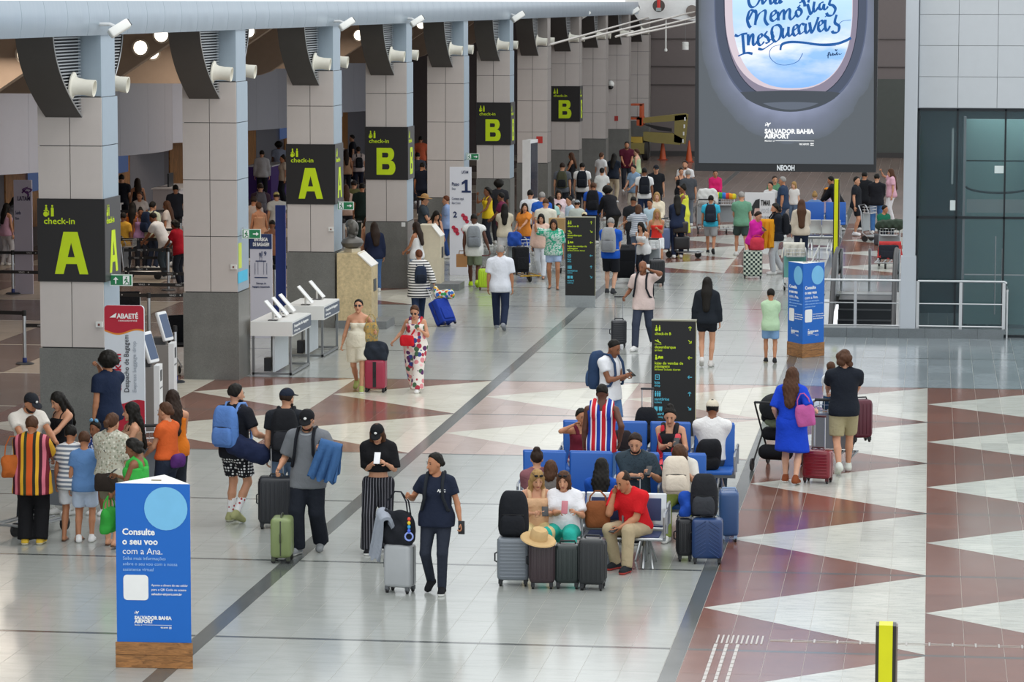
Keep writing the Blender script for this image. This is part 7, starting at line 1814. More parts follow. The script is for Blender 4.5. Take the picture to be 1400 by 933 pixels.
p = fl(612, 446); blob('colourful_pillow', Matrix.Translation((p.x - .1, p.y + .22, .63)), [Prim('cone', (-.12, 0, 0), (.12, .0, .02), .09, .1), Prim('cone', (-.14, 0, .02), (-.2, 0, .14), .07, .04)], pattern('flowers', ('e8e8e0', 'e8b83a', '3aa05a', 'd85a3a', '3a70c0'), scale=16, size=.6), 'colourful printed neck pillow on the royal blue suitcase', 'pillow', .008)
g = person(684, 333, 1.78, 184, 'balding man in a white short-sleeved shirt and navy trousers walking away', ('tee', 'dfe2ea', {'loose': .034, 'sleeve': .8, 'hem': -.17}), (TR, '222c44', {'loose': .02}), ('8a8e94', 'e2e2e0'), 'tan', ('thinning', 'grey'), feet='walk', L='hang', R='hang')
g = person(648, 291, 1.76, 186, 'man in a white sleeveless tee and green shorts with a grey backpack', ('tee', 'e4e4e2', {'loose': .04, 'sleeve': .25, 'hem': -.2}), (SH, '76806a', {'loose': .035, 'len': .46}), ('b8d82c', 'e0e8b0'), 'dark', ('buzz', 'black'), feet='walk', L=PH(634, 350, -.1), R=PH(672, 352, -.1))
wear(g, '8c9196', 'light grey backpack on the sleeveless tee man', (.33, .17, .44), pocket='7d8288')
b = fl(630, 372); pb = empty('paper_bag', at_y(631, 365, g['y'] - .05), .2, 'brown paper bag in the sleeveless tee man\'s hand', 'bag')
MB().prism([(-.13, -.07), (.13, -.07), (.11, .07), (-.11, .07)], 0, .3).build('bag_body', mat('a8784a', .7), pb, smooth=False)
for sy in (-.06, .06): MB().tube([(-.06, sy, .29), (-.05, sy, .38), (.05, sy, .38), (.06, sy, .29)], .006, 5).build('handle', mat('8a6038', .7), pb)
suitcase(fl(664, 397), (.34, .22, .44), 'b4d62a', 'neon yellow-green suitcase pulled by the sleeveless tee man', .1, 'v', .3, trim='5a2a2a')
# -- standing figures right of centre
g = person(880, 354, 1.77, -14, 'bald man in a pale pink tee talking on a phone, pulling a black case', ('tee', 'ddc8c2', {'loose': .022, 'sleeve': .75, 'hem': -.16}), (TR, '3a4152', {'loose': .018}), ('e4e4e2', 'e4e4e2'), 'brown', ('bald', 'black'), feet='walk2', R=PH(852, 410, -.1), L=PH(889, 366, -.12), look=(-8, 10))
phone(g, 'l', 'white phone at the ear of the bald man in pink', 'e6e6e6', 0)
wear(g, '20232a', 'dark backpack on the bald man in pink', (.28, .14, .4))
suitcase(fl(846, 475), (.30, .22, .47), '2b2d33', 'black ribbed cabin case at the bald man\'s side', .1, 'h', .45)
g = person(834, 461, 1.76, 62, 'man in a white tee and denim shorts with a navy backpack, reading his phone', ('tee', 'e6e7ea', {'loose': .018, 'sleeve': .5}), (SH, '5b7fae', {'loose': .02, 'len': .45}), 'e4e4e2', 'brown', ('buzz', 'black'), L='phone', R='phone', look=(0, 25))
wear(g, '2f4362', 'steel blue backpack on the man in the white tee', (.34, .2, .5), pocket='3c5478')
phone(g, 'l', 'dark phone of the white tee man with the blue backpack')
g = person(967, 378, 1.68, 178, 'long-haired woman in a black sweater and black shorts walking away', ('long', '1f242b', {'loose': .035, 'hem': -.1, 'sleeve': 1.95}), (SH, '1c1f26', {'loose': .015, 'len': .27}), 'd8d4d0', 'light', ('long', 'black', .44), 'f', feet={'l': (.08, .1, 0, .5), 'r': (-.07, -.1, 0, 0)})
g = person(1054, 396, 1.38, 184, 'boy in a mint green tee and denim shorts with dark sandals', ('tee', 'b8d4b0', {'loose': .03, 'hem': -.17}), (SH, '7fa4cc', {'loose': .03, 'len': .4}), ('2a2a2c', 'c8c0a0'), 'tan', ('short', 'black'), 'c', feet='step', L='fold', R='low')
g = person(1083, 501, 1.65, 172, 'woman in a bright blue belted dress with wavy brown hair, walking away', ('tee', '1c46c8', {'loose': .026, 'sleeve': .95, 'hem': .02}), (SK, '1c46c8', {'len': .47, 'width': .25, 'waist': .08, 'loose': .02}), ('8a4a2c', 'e0ddd8'), 'pale', ('wavy', 'brown', .36), 'f', feet='step', L=PH(1061, 577, .15), R=PH(1118, 566, .05), look=(-10, 4))
handbag(Matrix.Translation(at_y(1103, 583, g['y'] - .18)) @ Matrix.Rotation(-.15, 4, 'Y'), 'c0609c', 'pink and maroon tote on the blue dress woman\'s arm', (.26, .1, .26), .2, 'tote_bag', .004)
suitcase(fl(1118, 660), (.40, .25, .40), '7c1d2a', 'dark red glossy cabin suitcase beside the blue dress woman', -.25, 'h', .46, trim='4a1218', rough=.2)
stroller(fl(1063, 640), PI - .25, 'black baby stroller pushed by the blue dress woman')
g = person(1155, 476, 1.80, 186, 'man in a black tee and khaki shorts pushing a luggage cart away', ('tee', '1d222b', {'loose': .026, 'sleeve': .7}), (SH, 'a39a78', {'loose': .032, 'len': .45}), ('d8dcd2', 'e6e6e2'), 'light', ('curly', 'brown'), feet='walk2', L='push', R='push')
cp = at_y(1139, 600, 46.1); trolley((cp.x, cp.y), PI + PI - .12 + PI, 'luggage cart pushed by the man in khaki shorts', '7d8288')
suitcase((cp.x + .02, cp.y + .55), (.56, .3, .5), '1c1d21', 'black suitcase lying on the khaki shorts man\'s cart', .0, 'v', 0, base=.18)
suitcase((cp.x + .38, cp.y + .6), (.3, .22, .56), '5a2030', 'maroon suitcase upright on the khaki shorts man\'s cart', .4, 'v', 0, base=.3)
c = person(1137, 492, 1.0, 200, 'small child in a white tee sitting up on the luggage cart', ('tee', 'dfe4e6', {'loose': .03}), (SH, '2f4a6a'), 'e4e4e4', 'pale', ('short', 'brown'), 'c', feet='sit', seat=.98, top_px=46.2, L='lap', R='lap')
# -- the seated cluster
bench(690, 912, 683, 37.8, 4, 'front waiting bench of pale metal with navy pads, facing the camera', 'silver', ztop=.86)
bench(692, 912, 683, 38.05, 4, 'pale metal bench back to back with the front one', 'silver', True, ztop=.84)
bench(713, 968, 627, 40.0, 4, 'middle bench of tall blue seats, facing the camera', 'blue')
bench(713, 968, 627, 40.25, 4, 'middle bench of tall blue seats turned away', 'blue', True)
bench(768, 1007, 583, 43.0, 4, 'rear bench of tall blue seats, its right seat empty', 'blue')
bench(768, 1007, 583, 43.25, 4, 'rear bench of tall blue seats turned away', 'blue', True)
g = person(733, 640, 1.58, 10, 'blonde woman in beige, sunglasses on her head, looking at her phone on the front bench', ('tank', 'd9b08a', {'loose': .02, 'sw': .03}), (TR, 'd8c490', {'loose': .02}), 'c8b090', 'light', ('long', 'blond', .36), 'f', feet='sit', seat=.38, top_px=37.45, L=PH(747, 706, -.35), R=PH(733, 706, -.35), look=(8, 22), glasses='head', fat=1.08)
phone(g, 'l', 'dark phone of the blonde woman in beige')
g = person(772, 651, 1.56, -4, 'woman in a white tee and teal trousers taking a photo on the front bench', ('tee', 'e8e8ec', {'loose': .03, 'sleeve': .8}), (TR, '2fb0a0', {'loose': .025}), 'd8d0c8', 'light', ('bob', 'brown'), 'f', feet={'l': (.22, -.5, 0, 0), 'r': (-.2, -.5, 0, 0)}, seat=.37, top_px=37.45, L=PH(786, 704, -.35), R=PH(769, 703, -.38), look=(0, 14), fat=1.15, glasses='head')
phone(g, 'r', 'pink phone of the woman in teal trousers', 'c87a84', -.3, (.02, -.02, .03))
g = person(855, 652, 1.68, -26, 'man in a red polo and beige trousers, hand to his ear, on the front bench', ('tee', 'd01f26', {'loose': .022, 'sleeve': .75, 'hem': -.05}), (TR, 'b3a283', {'loose': .02}), ('26282c', 'b83a34'), 'tan', ('thinning', 'dark'), feet={'l': (.16, -.52, 0, 0), 'r': (-.1, -.36, 0, 0)}, seat=.39, top_px=37.35, lean=24, R=PH(838, 676, -.25), L=PH(843, 728, -.4), look=(-14, 18), fat=1.1)
phone(g, 'l', 'dark phone in the lap of the man in the red polo', pitch=-1.3)
g = person(822, 631, 1.56, 180, 'woman with long black curls in a royal blue top, back turned, behind the front bench', ('tee', '1d4fa8', {'loose': .02}), (TR, '2a2d36'), 'e0e0e0', 'light', ('wavy', 'black', .42), 'f', feet='sit', seat=.38, top_px=38.4, L='lap', R='lap')
g = person(752, 643, 1.5, 172, 'brown-haired person leaning behind the blonde woman, back turned', ('tee', '6f6a66', {'loose': .02}), (TR, '2a2d36'), 'e0e0e0', 'light', ('bob', 'brown'), 'f', feet='sit', seat=.37, top_px=38.4, L='lap', R='lap')
g = person(870, 598, 1.76, -8, 'bearded man in a dark patterned shirt looking at his phone on the middle bench', ('tee', pattern('marble', ('1f2a33', '33424c', '27323c'), scale=18), {'loose': .024, 'sleeve': .9, 'hem': -.05}), (TR, '22262d'), '2a2a2c', 'light', ('short', 'dark'), feet='sit', seat=.45, top_px=39.7, L=PH(890, 652, -.38), R=PH(874, 654, -.38), look=(6, 24), beard=True)
phone(g, 'l', 'dark phone of the bearded man on the middle bench')
g = person(930, 607, 1.62, -4, 'woman bowed over a beige backpack, green trousers, on the middle bench', ('tee', 'd9d5cc', {'loose': .02, 'sleeve': .7}), (TR, '8c9a4e', {'loose': .02}), 'e6e6e2', 'light', ('long', 'brown', .3), 'f', feet='sit', seat=.45, top_px=39.6, L=PH(938, 648, -.42), R=PH(920, 648, -.42), look=(0, 40), lean=12)
backpack(Matrix.Translation(at_y(924, 676, g['y'] - .36)) @ Matrix.Rotation(PI + .1, 4, 'Z') @ Matrix.Rotation(.2, 4, 'X'), 'd8ccba', 'beige backpack hugged on the lap of the woman in green trousers', (.34, .18, .42), strapc='e4dccd')
rose = pattern('flowers', ('1b1a1e', 'c02434', 'd8505a', '1b1a1e', '3a3034', 'a01c2c'), scale=9, size=.55)
g = person(917, 549, 1.66, -4, 'woman with a top bun in a black dress with red roses on the rear bench', ('tank', rose, {'loose': .02, 'sw': .04, 'hem': -.05}), (SK, rose, {'len': .4}), '2a2a2c', 'light', ('bun', 'black'), 'f', feet='sit', seat=.45, top_px=42.7, L=PH(927, 612, -.36), R=PH(914, 612, -.36), look=(4, 22), fat=1.15)
phone(g, 'l', 'dark phone of the woman in the rose dress')
g = person(793, 555, 1.55, 30, 'woman in a maroon top with tied hair at the left of the rear bench', ('tank', '6a2030', {'sw': .03}), (TR, pattern('flowers', ('d8d0c8', 'b03a40', '5a6a80', 'd8b040'), scale=18)), 'sandal', 'tan', ('tied', 'black'), 'f', feet='sit', seat=.45, top_px=42.7, L='lap', R=PH(786, 578, -.2), look=(0, 10))
jersey = pattern('vstripe', ('1f3f9c', 'e8e8e8', 'c8222c', 'e8e8e8'), pitch=.135, widths=(.36, .13, .38, .13))
g = person(823, 524, 1.70, 178, 'man in a blue, red and white striped jersey and jeans, standing with his back turned', ('tank', jersey, {'loose': .024, 'sw': .08, 'hem': -.14, 'neck': .43}), (TR, '4a6c98', {'loose': .02}), 'dcdcda', 'dark', ('buzz', 'black'), L='hang', R=PH(848, 610, -.1), look=(0, 10))
backpack(Matrix.Translation((*at_y(850, 628, 42.6).xy, .46)) @ Matrix.Rotation(PI, 4, 'Z'), '2a2426', 'dark brown backpack standing on a seat beside the jersey man', (.34, .2, .44))
g = person(974, 546, 1.74, 182, 'man in a white tee and cream backward cap, seated with his back to the camera', ('tee', 'e6e5e3', {'loose': .03, 'sleeve': .8}), (TR, '33404e'), 'e0e0e0', 'brown', ('short', 'black'), feet='sit', seat=.45, hat=('cap', 'd4cab4'), L='lap', R='lap')
g = person(734, 614, 1.58, 186, 'dark-haired person with hair pinned up behind the middle bench', ('tee', '8a5a60'), (TR, '30343c'), 'e0e0e0', 'light', ('bun', 'dark'), 'f', feet='sit', seat=.45, L='lap', R='lap')
# luggage around the benches
suitcase(fl(702, 800), (.37, .25, .50), '7f868e', 'grey ridged suitcase in front of the bench, topmost backpack on it', .06, 'h', 0)
p = fl(702, 800); backpack(Matrix.Translation((p.x, p.y, .57)) @ Matrix.Rotation(PI, 4, 'Z'), '202227', 'black backpack with a small pink badge on the grey ridged suitcase', (.35, .2, .47), logo='c85a8a')
suitcase(fl(741, 804), (.29, .24, .50), '3f3236', 'dark brown ribbed suitcase second from left before the bench', .12, 'v', 0)
suitcase(fl(776, 804), (.29, .23, .45), '26302f', 'black-green smooth suitcase third from left before the bench', .05, 'v', 0)
suitcase(fl(810, 806), (.30, .24, .53), '26292b', 'black ribbed suitcase at the red polo man\'s knees', -.05, 'v', 0)
p = fl(741, 804); ht = empty('straw_hat', (p.x - .03, p.y - .12, .58), 0, 'straw hat with a wide brim lying on the dark brown suitcase', 'hat')
q = MB(); q.lathe([(.21, .0), (.2, .012), (.105, .014), (.1, .1), (.08, .13), (0, .135)], 20); q.build('crown_and_brim', mat('c8a878', .8, 0, 'cloth'), ht).rotation_euler = (.25, .2, 0)
p = at_y(822, 713, 37.5); handbag(Matrix.Translation((p.x - .04, 37.48, .47)), '8a5230', 'tan leather handbag standing on the front bench seat', (.3, .14, .28), .16, 'handbag', .003)
suitcase(fl(936, 766), (.2, .3, .46), '1f2125', 'black glossy ribbed suitcase right of the benches', .1, 'v', 0)
suitcase(fl(967, 770), (.37, .26, .48), '26406e', 'navy suitcase with slanted ridges right of the benches', .04, 'x', 0)
p = fl(962, 768); backpack(Matrix.Translation((p.x, p.y, .55)) @ Matrix.Rotation(PI, 4, 'Z'), '26282c', 'black backpack with grey side on the slanted-ridge suitcase', (.33, .2, .46), pocket='3a3d42')
handbag(Matrix.Translation((p.x - .22, p.y + .02, .54)), '2450b0', 'crumpled bright blue bag beside the black backpack', (.16, .14, .26), 0, 'bag', .012)
suitcase(fl(996, 738), (.24, .40, .56), '31507e', 'blue suitcase with a pale edge, standing behind the navy one', .1, 'n', 0, trim='8fa6c4')
b = fl(882, 640); p = at_y(897, 600, 44.2)
backpack(Matrix.Translation((at_y(884, 590, 44.4).x, 44.4, .55)) @ Matrix.Rotation(PI, 4, 'Z'), '1e1f23', 'black backpack on a raised case handle behind the rear bench', (.34, .2, .44))
suitcase((at_y(884, 590, 44.4).x, 44.42), (.34, .24, .48), '232529', 'black suitcase with a raised handle behind the rear bench', 0, 'v', .75)
backpack(Matrix.Translation((at_y(966, 635, 42.7).x, 42.68, .47)) @ Matrix.Rotation(PI + .3, 4, 'Z') @ Matrix.Rotation(-.5, 4, 'X'), '202125', 'black backpack slumped on the rear bench beside the rose dress woman', (.36, .2, .4))
suitcase((at_y(868, 660, 39.3).x, 39.1), (.32, .22, .34), 'c02a34', 'red suitcase with a raised pale handle before the bearded man', 0, 'v', .42)
# ------------------------------------------------------------------ the crowd in the distance and in the queue hall
KT, KB = {'T': 'tee', 'L': 'long', 'K': 'tank', 'S': 'strapless'}, {'t': 'trousers', 's': 'shorts', 'k': 'skirt'}
def cw(x, y, h, face, who, hair, top, bot, label, **kw):
    """who: sex and skin letter; hair: style and colour; top/bot: kind letter and colour"""
    sk = {'p': 'pale', 'l': 'light', 't': 'tan', 'b': 'brown', 'd': 'dark'}[who[1]]; hs, hc = hair.split()
    tp = top if not isinstance(top, str) else (KT[top[0]], top[1:], {'loose': .026} if top[0] in 'TL' else {'loose': .014})
    bt = bot if not isinstance(bot, str) else (KB[bot[0]], bot[1:])
    return person(x, y, h, face, label, tp, bt, kw.pop('shoes', 'd8d8d6'), sk, (hs, hc, kw.pop('hl', .36)), who[0], **kw)
# around the columns and podiums
cw(512, 303, 1.63, 205, 'fl', 'wavy dark', 'L1f2740', 't4a6a98', 'curly-haired woman in a dark navy jacket and jeans by the mottled podium', L='low')
cw(503, 300, 1.6, 60, 'fl', 'long brown', 'Kb08a70', 't2a2d36', 'woman in glasses and tan top talking beside the navy jacket woman', L='chest', glasses=True, top_px=75.5)
g = cw(570, 300, 1.63, 245, 'ft', 'long dark', 'Ke6e6e6', 'ta8bcd8', 'woman in a white top and pale denim, a denim jacket on her shoulder', L='low', R='low', top_px=73.2)
g = cw(579, 266, 1.76, 95, 'ml', 'short dark', 'T39424a', 't2a2d36', 'man in a wide tan hat and dark tee near the plain podium', hat=('brim', 'b08a5a'), L='low', R='low')
cw(596, 287, 1.62, 35, 'fl', 'long black', 'K1c1c20', 't1c1c20', 'black-clad woman with long black hair leaning forward by the step-one totem', lean=14, L='low', R='low', look=(0, 20))
g = cw(611, 267, 1.66, 270, 'ml', 'short auburn', 'T8fa6d0', 't2f4a80', 'reddish-haired youth in a pale blue shirt before the step-one totem', L='chest', R='low')
suitcase(fl(628, 362), (.42, .3, .62), '3f4146', 'large dark grey suitcase before the step-one totem', .1, 'n', 0)
p = fl(628, 362); handbag(Matrix.Translation((p.x, p.y, .7)), '4a3830', 'brown holdall on the large dark grey suitcase', (.42, .26, .36), .16, 'holdall', .006)
# check-in queue left of the black totem
cw(667, 255, 1.66, 300, 'fb', 'curly black', 'Ke6c62a', 't2a2d36', 'woman in a yellow tank top reaching out to a cart', R=('px', 651, 266, -.1), L='low')
cw(686, 263, 1.66, 262, 'mb', 'short black', 'T6a2440', 't2a2d36', 'person in a maroon and teal tee behind the yellow tank woman', L='low', R='low')
cw(682, 246, 1.78, 200, 'md', 'afro black', 'T2a2a2e', 't2a2a2e', 'tall dark-haired person behind the maroon tee person')
cw(690, 278, 1.62, 186, 'fb', 'half black', 'Tcfc6b0', 'se2e2e4', 'woman in a cream top and white shorts with her back turned', L='push', R='front')
g = cw(740, 291, 1.6, 0, 'fl', 'long black', 'Le0bfae', 'tdfe3ea', 'woman in a pale pink blouse and white jeans walking towards the camera', feet='walk', shoes='sandal', hl=.3)
gtee = pattern('marble', ('1f9a78', '1f9a78', '27a884', 'e0e4e0', '1f9a78', '1f9a78'), scale=7)
cw(757, 299, 1.66, 4, 'ft', 'long dark', ('tee', gtee, {'loose': .045, 'sleeve': .9, 'hem': -.1}), ('shorts', 'a8bcdc', {'len': .3}), 'woman in a green printed tee and denim shorts, arm stretched sideways', R=('px', 729, 300, -.15), shoes='sandal', hl=.44, feet='step')
cw(717, 277, 1.62, 330, 'fl', 'long dark', 'Tde8a3a', 't2548a8', 'woman in an orange top and blue skirt behind a luggage cart', L='push', R='low', look=(40, 5))
cw(725, 259, 1.75, 182, 'ml', 'short black', 'Te2e4e6', 't2a3346', 'man in a white tee with black hair by the tall white kiosk')
cw(741, 262, 1.76, 185, 'ml', 'short grey', 'T2a60c0', 't2a3346', 'grey-haired man in a bright blue tee')
cw(746, 271, 1.78, 178, 'ml', 'buzz brown', 'Tdcd8c8', 't4a4438', 'broad man in a cream tee with cropped hair, back turned', fat=1.2)
cw(753, 268, 1.64, 190, 'fl', 'half black', 'Ta8d0c8', 't2a3346', 'dark-haired woman in a pale teal top beside the broad man')
cw(764, 259, 1.66, 8, 'fl', 'long black', 'Le0c8cc', 't5a2a3a', 'black-haired woman in a pale rose blouse facing the camera')
cw(763, 279, 1.35, 20, 'ct', 'curly black', 'Tc8c2b8', 't2a2d36', 'curly-haired child behind a brown cardboard box')
b = fl(763, 383); bxp = empty('cardboard_box', at_y(762, 302, 79), 0, 'brown cardboard box on top of a luggage cart', 'box'); bxp.location.z = .99; MB().box((-.2, -.15, 0), (.2, .15, .36)).build('carton', mat('a8895a', .7), bxp, smooth=False); MB().box((-.2, -.03, .36), (.2, .03, .362)).build('tape', mat('c8b080', .5), bxp, smooth=False)
trolley((bxp.location.x, 79.3), .2, 'luggage cart under the brown cardboard box', '6f747a')
cw(779, 269, 1.5, 300, 'cl', 'short black', 'Tc8dcec', 't3a4a60', 'boy in a very pale blue tee behind the black totem')
cw(789, 273, 1.55, 182, 'cl', 'short dark', 'Tb8c0b8', 't3a4a60', 'boy in a grey cap and leafy tee behind the black totem', hat=('cap', '8a9296'))
cw(799, 291, 1.3, 182, 'cl', 'short dark', 'Tc8b8a0', 't3a4a60', 'child in a cream cap just behind the black totem', hat=('cap', 'd8cba8'))
tr = fl(712, 383); trolley((tr.x, tr.y), .5, 'luggage cart with a yellow deck, behind the white shirt man', '8f969a', deckc='b08a2a')
handbag(Matrix.Translation((tr.x - .15, tr.y - .05, .82)), '2a50a8', 'blue bag in the basket of the yellow-decked cart', (.34, .22, .3), 0, 'bag', .01)
suitcase((tr.x + .05, tr.y - .45), (.36, .26, .6), '1e1f23', 'black suitcase on the yellow-decked cart', .5, 'n', 0, base=.17, soft=True)
# backs beyond
g = cw(769, 222, 1.76, 182, 'ml', 'short dark', 'T5d6066', 't2c2f36', 'man in a grey tee with an olive and black backpack'); wear(g, '4a4a38', 'olive and black backpack on the grey tee man in the far queue', pocket='1c1d20')
cw(782, 208, 1.66, 265, 'ft', 'long brown', 'K1c1c20', 't2a2d36', 'long-haired woman in a black tank top in profile, far queue', L='low', R='low')
g = cw(796, 222, 1.74, 184, 'ml', 'short black', 'Te4e4e2', 't24272e', 'man in a white tee with a round black backpack, far queue'); wear(g, '1c2028', 'black backpack on the white tee man in the far left queue')
cw(823, 229, 1.62, 182, 'fl', 'tied black', 'Td8d8d4', 't1c1e24', 'person in a black pinafore over white sleeves, back turned')
cw(840, 209, 1.68, 165, 'fl', 'long black', 'T1d2430', 'tb8aa90', 'woman in a dark top and beige trousers leaning on a cart', lean=8, L='low', R='low')
cw(822, 208, 1.64, 150, 'fl', 'tied brown', 'Te2e2e2', 't2a2d36', 'brown-haired woman in a white tee with a bag strap, far back')
cw(857, 193, 1.8, 8, 'mt', 'short black', 'T541a2c', 't2a2d36', 'tall bearded man in a maroon tee facing the camera, far back', beard=True, L='low', R='low')
cw(871, 203, 1.65, 255, 'fp', 'tied brown', 'Kb8c8a0', 't2a2d36', 'pale woman in a light green tank top, far back')
cw(867, 225, 1.66, 320, 'ml', 'short black', 'T88a4c0', 'tc8c0b0', 'youth in a pale blue tee behind the white tee man', L='low', R='low')
g = cw(881, 229, 1.76, 186, 'mb', 'short black', 'Te4e4e4', 't23304e', 'man in a white tee and navy trousers with a black backpack'); wear(g, '1d2028', 'black backpack on the man in navy trousers')
cw(897, 225, 1.74, 10, 'ml', 'short dark', 'T1d1e22', 't2a2d36', 'man in a black polo and dark cap facing the camera', hat=('cap', '22242a'))
g = cw(811, 249, 1.72, 182, 'mt', 'short brown', 'T2456b8', 't2a2d36', 'man in a royal blue tee with a large black backpack'); wear(g, '1c1d22', 'large black backpack on the royal blue tee man', (.36, .22, .5))
cw(829, 256, 1.74, 220, 'md', 'afro black', 'L1c1c20', 't2c2824', 'dark-clad man bending forward beside the royal blue tee man', lean=28, L='low', R='low')
cw(866, 268, 1.72, 175, 'mb', 'buzz black', 'T24262a', 't2a2d36', 'shaven-headed man in black near the leaning cart')
cw(873, 279, 1.6, 176, 'fl', 'bob brown', ('tee', pattern('hstripe', ('d0d4da', '6c7888'), pitch=.05), {'loose': .03}), 't5a6a80', 'woman in a grey striped tee with brown bobbed hair, leaning', lean=10, L='out', R='push')
cw(898, 262, 1.64, 5, 'fp', 'long blond', 'Le0d4bc', 't2a2d36', 'fair-haired woman in a cream blouse facing the camera', L='low', R='low')
cw(889, 273, 1.5, 340, 'ct', 'tied black', 'Tb8d0dc', 't3a4a60', 'girl in a pale blue tee beside the cream blouse woman')
cw(898, 285, 1.64, 10, 'ft', 'long blond', ('strapless', 'd8362e', {'hem': .0}), ('shorts', 'e0e2e4', {'len': .3}), 'woman in a red strapless top and white shorts', L='chest', R='hang', feet='step')
g = cw(876, 303, 1.5, 335, 'fl', 'long black', 'Ke0e0e0', 't2a2d36', 'black-haired woman resting her folded arms on a luggage cart', lean=14, L='fold', R='fold', look=(0, 12))
p = fl(886, 385); trolley((p.x, p.y - .2), -.1, 'luggage cart with a grey panel, under the resting woman\'s arms', '9aa0a4')
suitcase((p.x - .55, p.y - .5), (.5, .34, .75), '1b1c20', 'big black soft case leaning on a cart behind the bald man', .2, 'n', 0, tilt=.35, soft=True, base=.12)
suitcase(fl(898, 391), (.36, .24, .56), '1d1f24', 'black hard case standing right of the bald man', .1, 'v', 0)
g = cw(835, 297, 1.78, 172, 'mp', 'buzz grey', 'T1f58c0', ('shorts', '1c1e24', {'loose': .03, 'len': .48}), 'man in a bright blue tee and black shorts with a grey backpack', feet='step', L='low', R='low', shoes='3a3c40'); wear(g, 'a4a6a8', 'grey and white backpack on the bright blue tee man', (.34, .18, .5), pocket='8c8e92', logo='c8d83a')
cw(926, 266, 1.68, 190, 'fl', 'long black', 'L222c44', 't222c44', 'long-haired woman in a navy top leaning over a loaded cart', lean=10, L='low', R='low')
cw(935, 252, 1.7, 262, 'fb', 'bun black', ('tank', 'd8dc4a', {'loose': .024, 'sw': .03}), ('skirt', 'd8dc4a', {'len': .6}), 'woman in a lemon yellow dress, in profile', L='low', R='low')
cw(937, 219, 1.78, 350, 'ml', 'short dark', 'Te0e0e0', 't2a2d36', 'bearded man in a white tee at the left edge of the screen', beard=True)
cw(931, 229, 1.62, 20, 'fl', 'tied black', 'K1c1c20', 'tc8c4ba', 'woman in a black cropped top with folded arms', L='fold', R='fold')
cw(941, 232, 1.7, 200, 'ml', 'short grey', 'T4a4d52', 't6a707a', 'man in a grey tee with dark cropped hair beside the folded-arms woman')
p = fl(925, 352); trolley((p.x, p.y), 1.3, 'loaded luggage cart behind the lemon yellow woman', '7d8288')
for k, (c, w_, h_, lb) in enumerate((('5a6a90', .4, .55, 'slate blue suitcase on the loaded cart'), ('1c1c20', .42, .34, 'lower black case in the pile on the loaded cart'), ('2a2624', .4, .3, 'upper black case in the pile on the loaded cart'))):
    suitcase((p.x + (-.35, .15, .12)[k], p.y - .25), (w_, .26, h_), c, lb, (.1, .1, .0)[k], 'n', 0, base=(.17, .17, .6)[k])
# right-hand group
g = cw(978, 232, 1.55, 10, 'ft', 'tied black', 'Ld02468', 't2a2d36', 'woman in a magenta top behind a loaded cart, head near the screen', L='low', R='low', fat=1.2)
p = fl(966, 320); trolley((p.x, p.y), PI, 'luggage cart stacked with a white bag, left of the cyan tee man', '8a9094')
suitcase((p.x, p.y + .3), (.66, .4, .5), '1c1d20', 'wide black case under the white bag', 0, 'h', 0, base=.2)
handbag(Matrix.Translation((p.x, p.y + .25, .82)), 'd8d8d4', 'white printed bag on the wide black case', (.62, .3, .42), 0, 'bag', .008)
p = fl(992, 318); trolley((p.x, p.y), .1, 'luggage cart with a grey panel and a rainbow bundle', '9aa0a4')
blob('rainbow_towel', Matrix.Translation((p.x, p.y, 1.08)), [Prim('cone', (-.2, 0, 0), (.22, 0, -.02), .1, .09)], pattern('vstripe', ('d84a3a', 'e8a02a', 'e8d83a', '3aa05a', '3a7ad0'), pitch=.5), 'rainbow striped bundle on a luggage cart', 'towel', .01, vox=.03)
g = cw(972, 266, 1.6, 182, 'mt', 'short black', 'T3ab4d4', ('shorts', 'a0a2a4', {'loose': .03, 'len': .45}), 'youth in a cyan tee and grey shorts walking away', feet='walk', shoes='2a2a2c'); wear(g, '252c38', 'dark backpack on the cyan tee youth')
cw(1014, 261, 1.74, 195, 'ml', 'short grey', 'T6a9a80', ('shorts', '3a4a48', {'loose': .03}), 'grey-haired man in a sage green tee beside the poster stand', feet='walk', L='low')
g = cw(1036, 288, 1.62, 55, 'fl', 'tied dark', 'Ld0269a', 'ta82030', 'woman in a fuchsia top bending over her phone beside the patterned case', lean=12, L='chest', R='chest', look=(0, 18))
phone(g, 'l', 'dark phone of the fuchsia woman')
pat = pattern('checks', ('c8cfc0', '2a3a3a'), scale=18)
s_ = suitcase(fl(1029, 381), (.46, .3, .62), '39423f', 'large suitcase with a pale grid pattern', .05, 'n', 0)
for ch_ in s_.children:
    if ch_.name.startswith('shell'): ch_.data.materials.clear(); ch_.data.materials.append(pat)
p = fl(1029, 381); handbag(Matrix.Translation((p.x + .1, p.y, .7)), 'c83a4c', 'red and white bag on the patterned suitcase', (.34, .2, .26), .1, 'bag', .004)
g = cw(1062, 277, 1.78, 284, 'ml', 'curly black', 'L20242c', ('trousers', 'b8bcc0', {'loose': .02}), 'bearded man in a dark jacket and pale trousers with a yellow puffer coat', beard=True, L='chest', R='low', look=(0, 12), feet='step')
wear(g, '1e2026', 'black backpack on the dark jacket man')
q_ = g['hand']['l']; drape('puffer_coat', Matrix.Translation((q_.x + .02, q_.y - .08, q_.z + .02)), .36, .62, .5, mat('d89420', .6, 0, 'cloth'), 'yellow-orange puffer coat over the dark jacket man\'s arm', 'coat', 3, .06, 1.2, .08)
g = cw(1096, 272, 1.74, 184, 'fl', 'wavy brown', 'Lcabfae', ('trousers', '232c40', {'loose': .008}), 'woman with very long wavy brown hair and a beige top', hl=.5, L='hang', R='low')
p = fl(1086, 400); trolley((p.x, p.y + .4), .1, 'luggage cart with a cream coat behind the blue stand at right', '70b0a8')
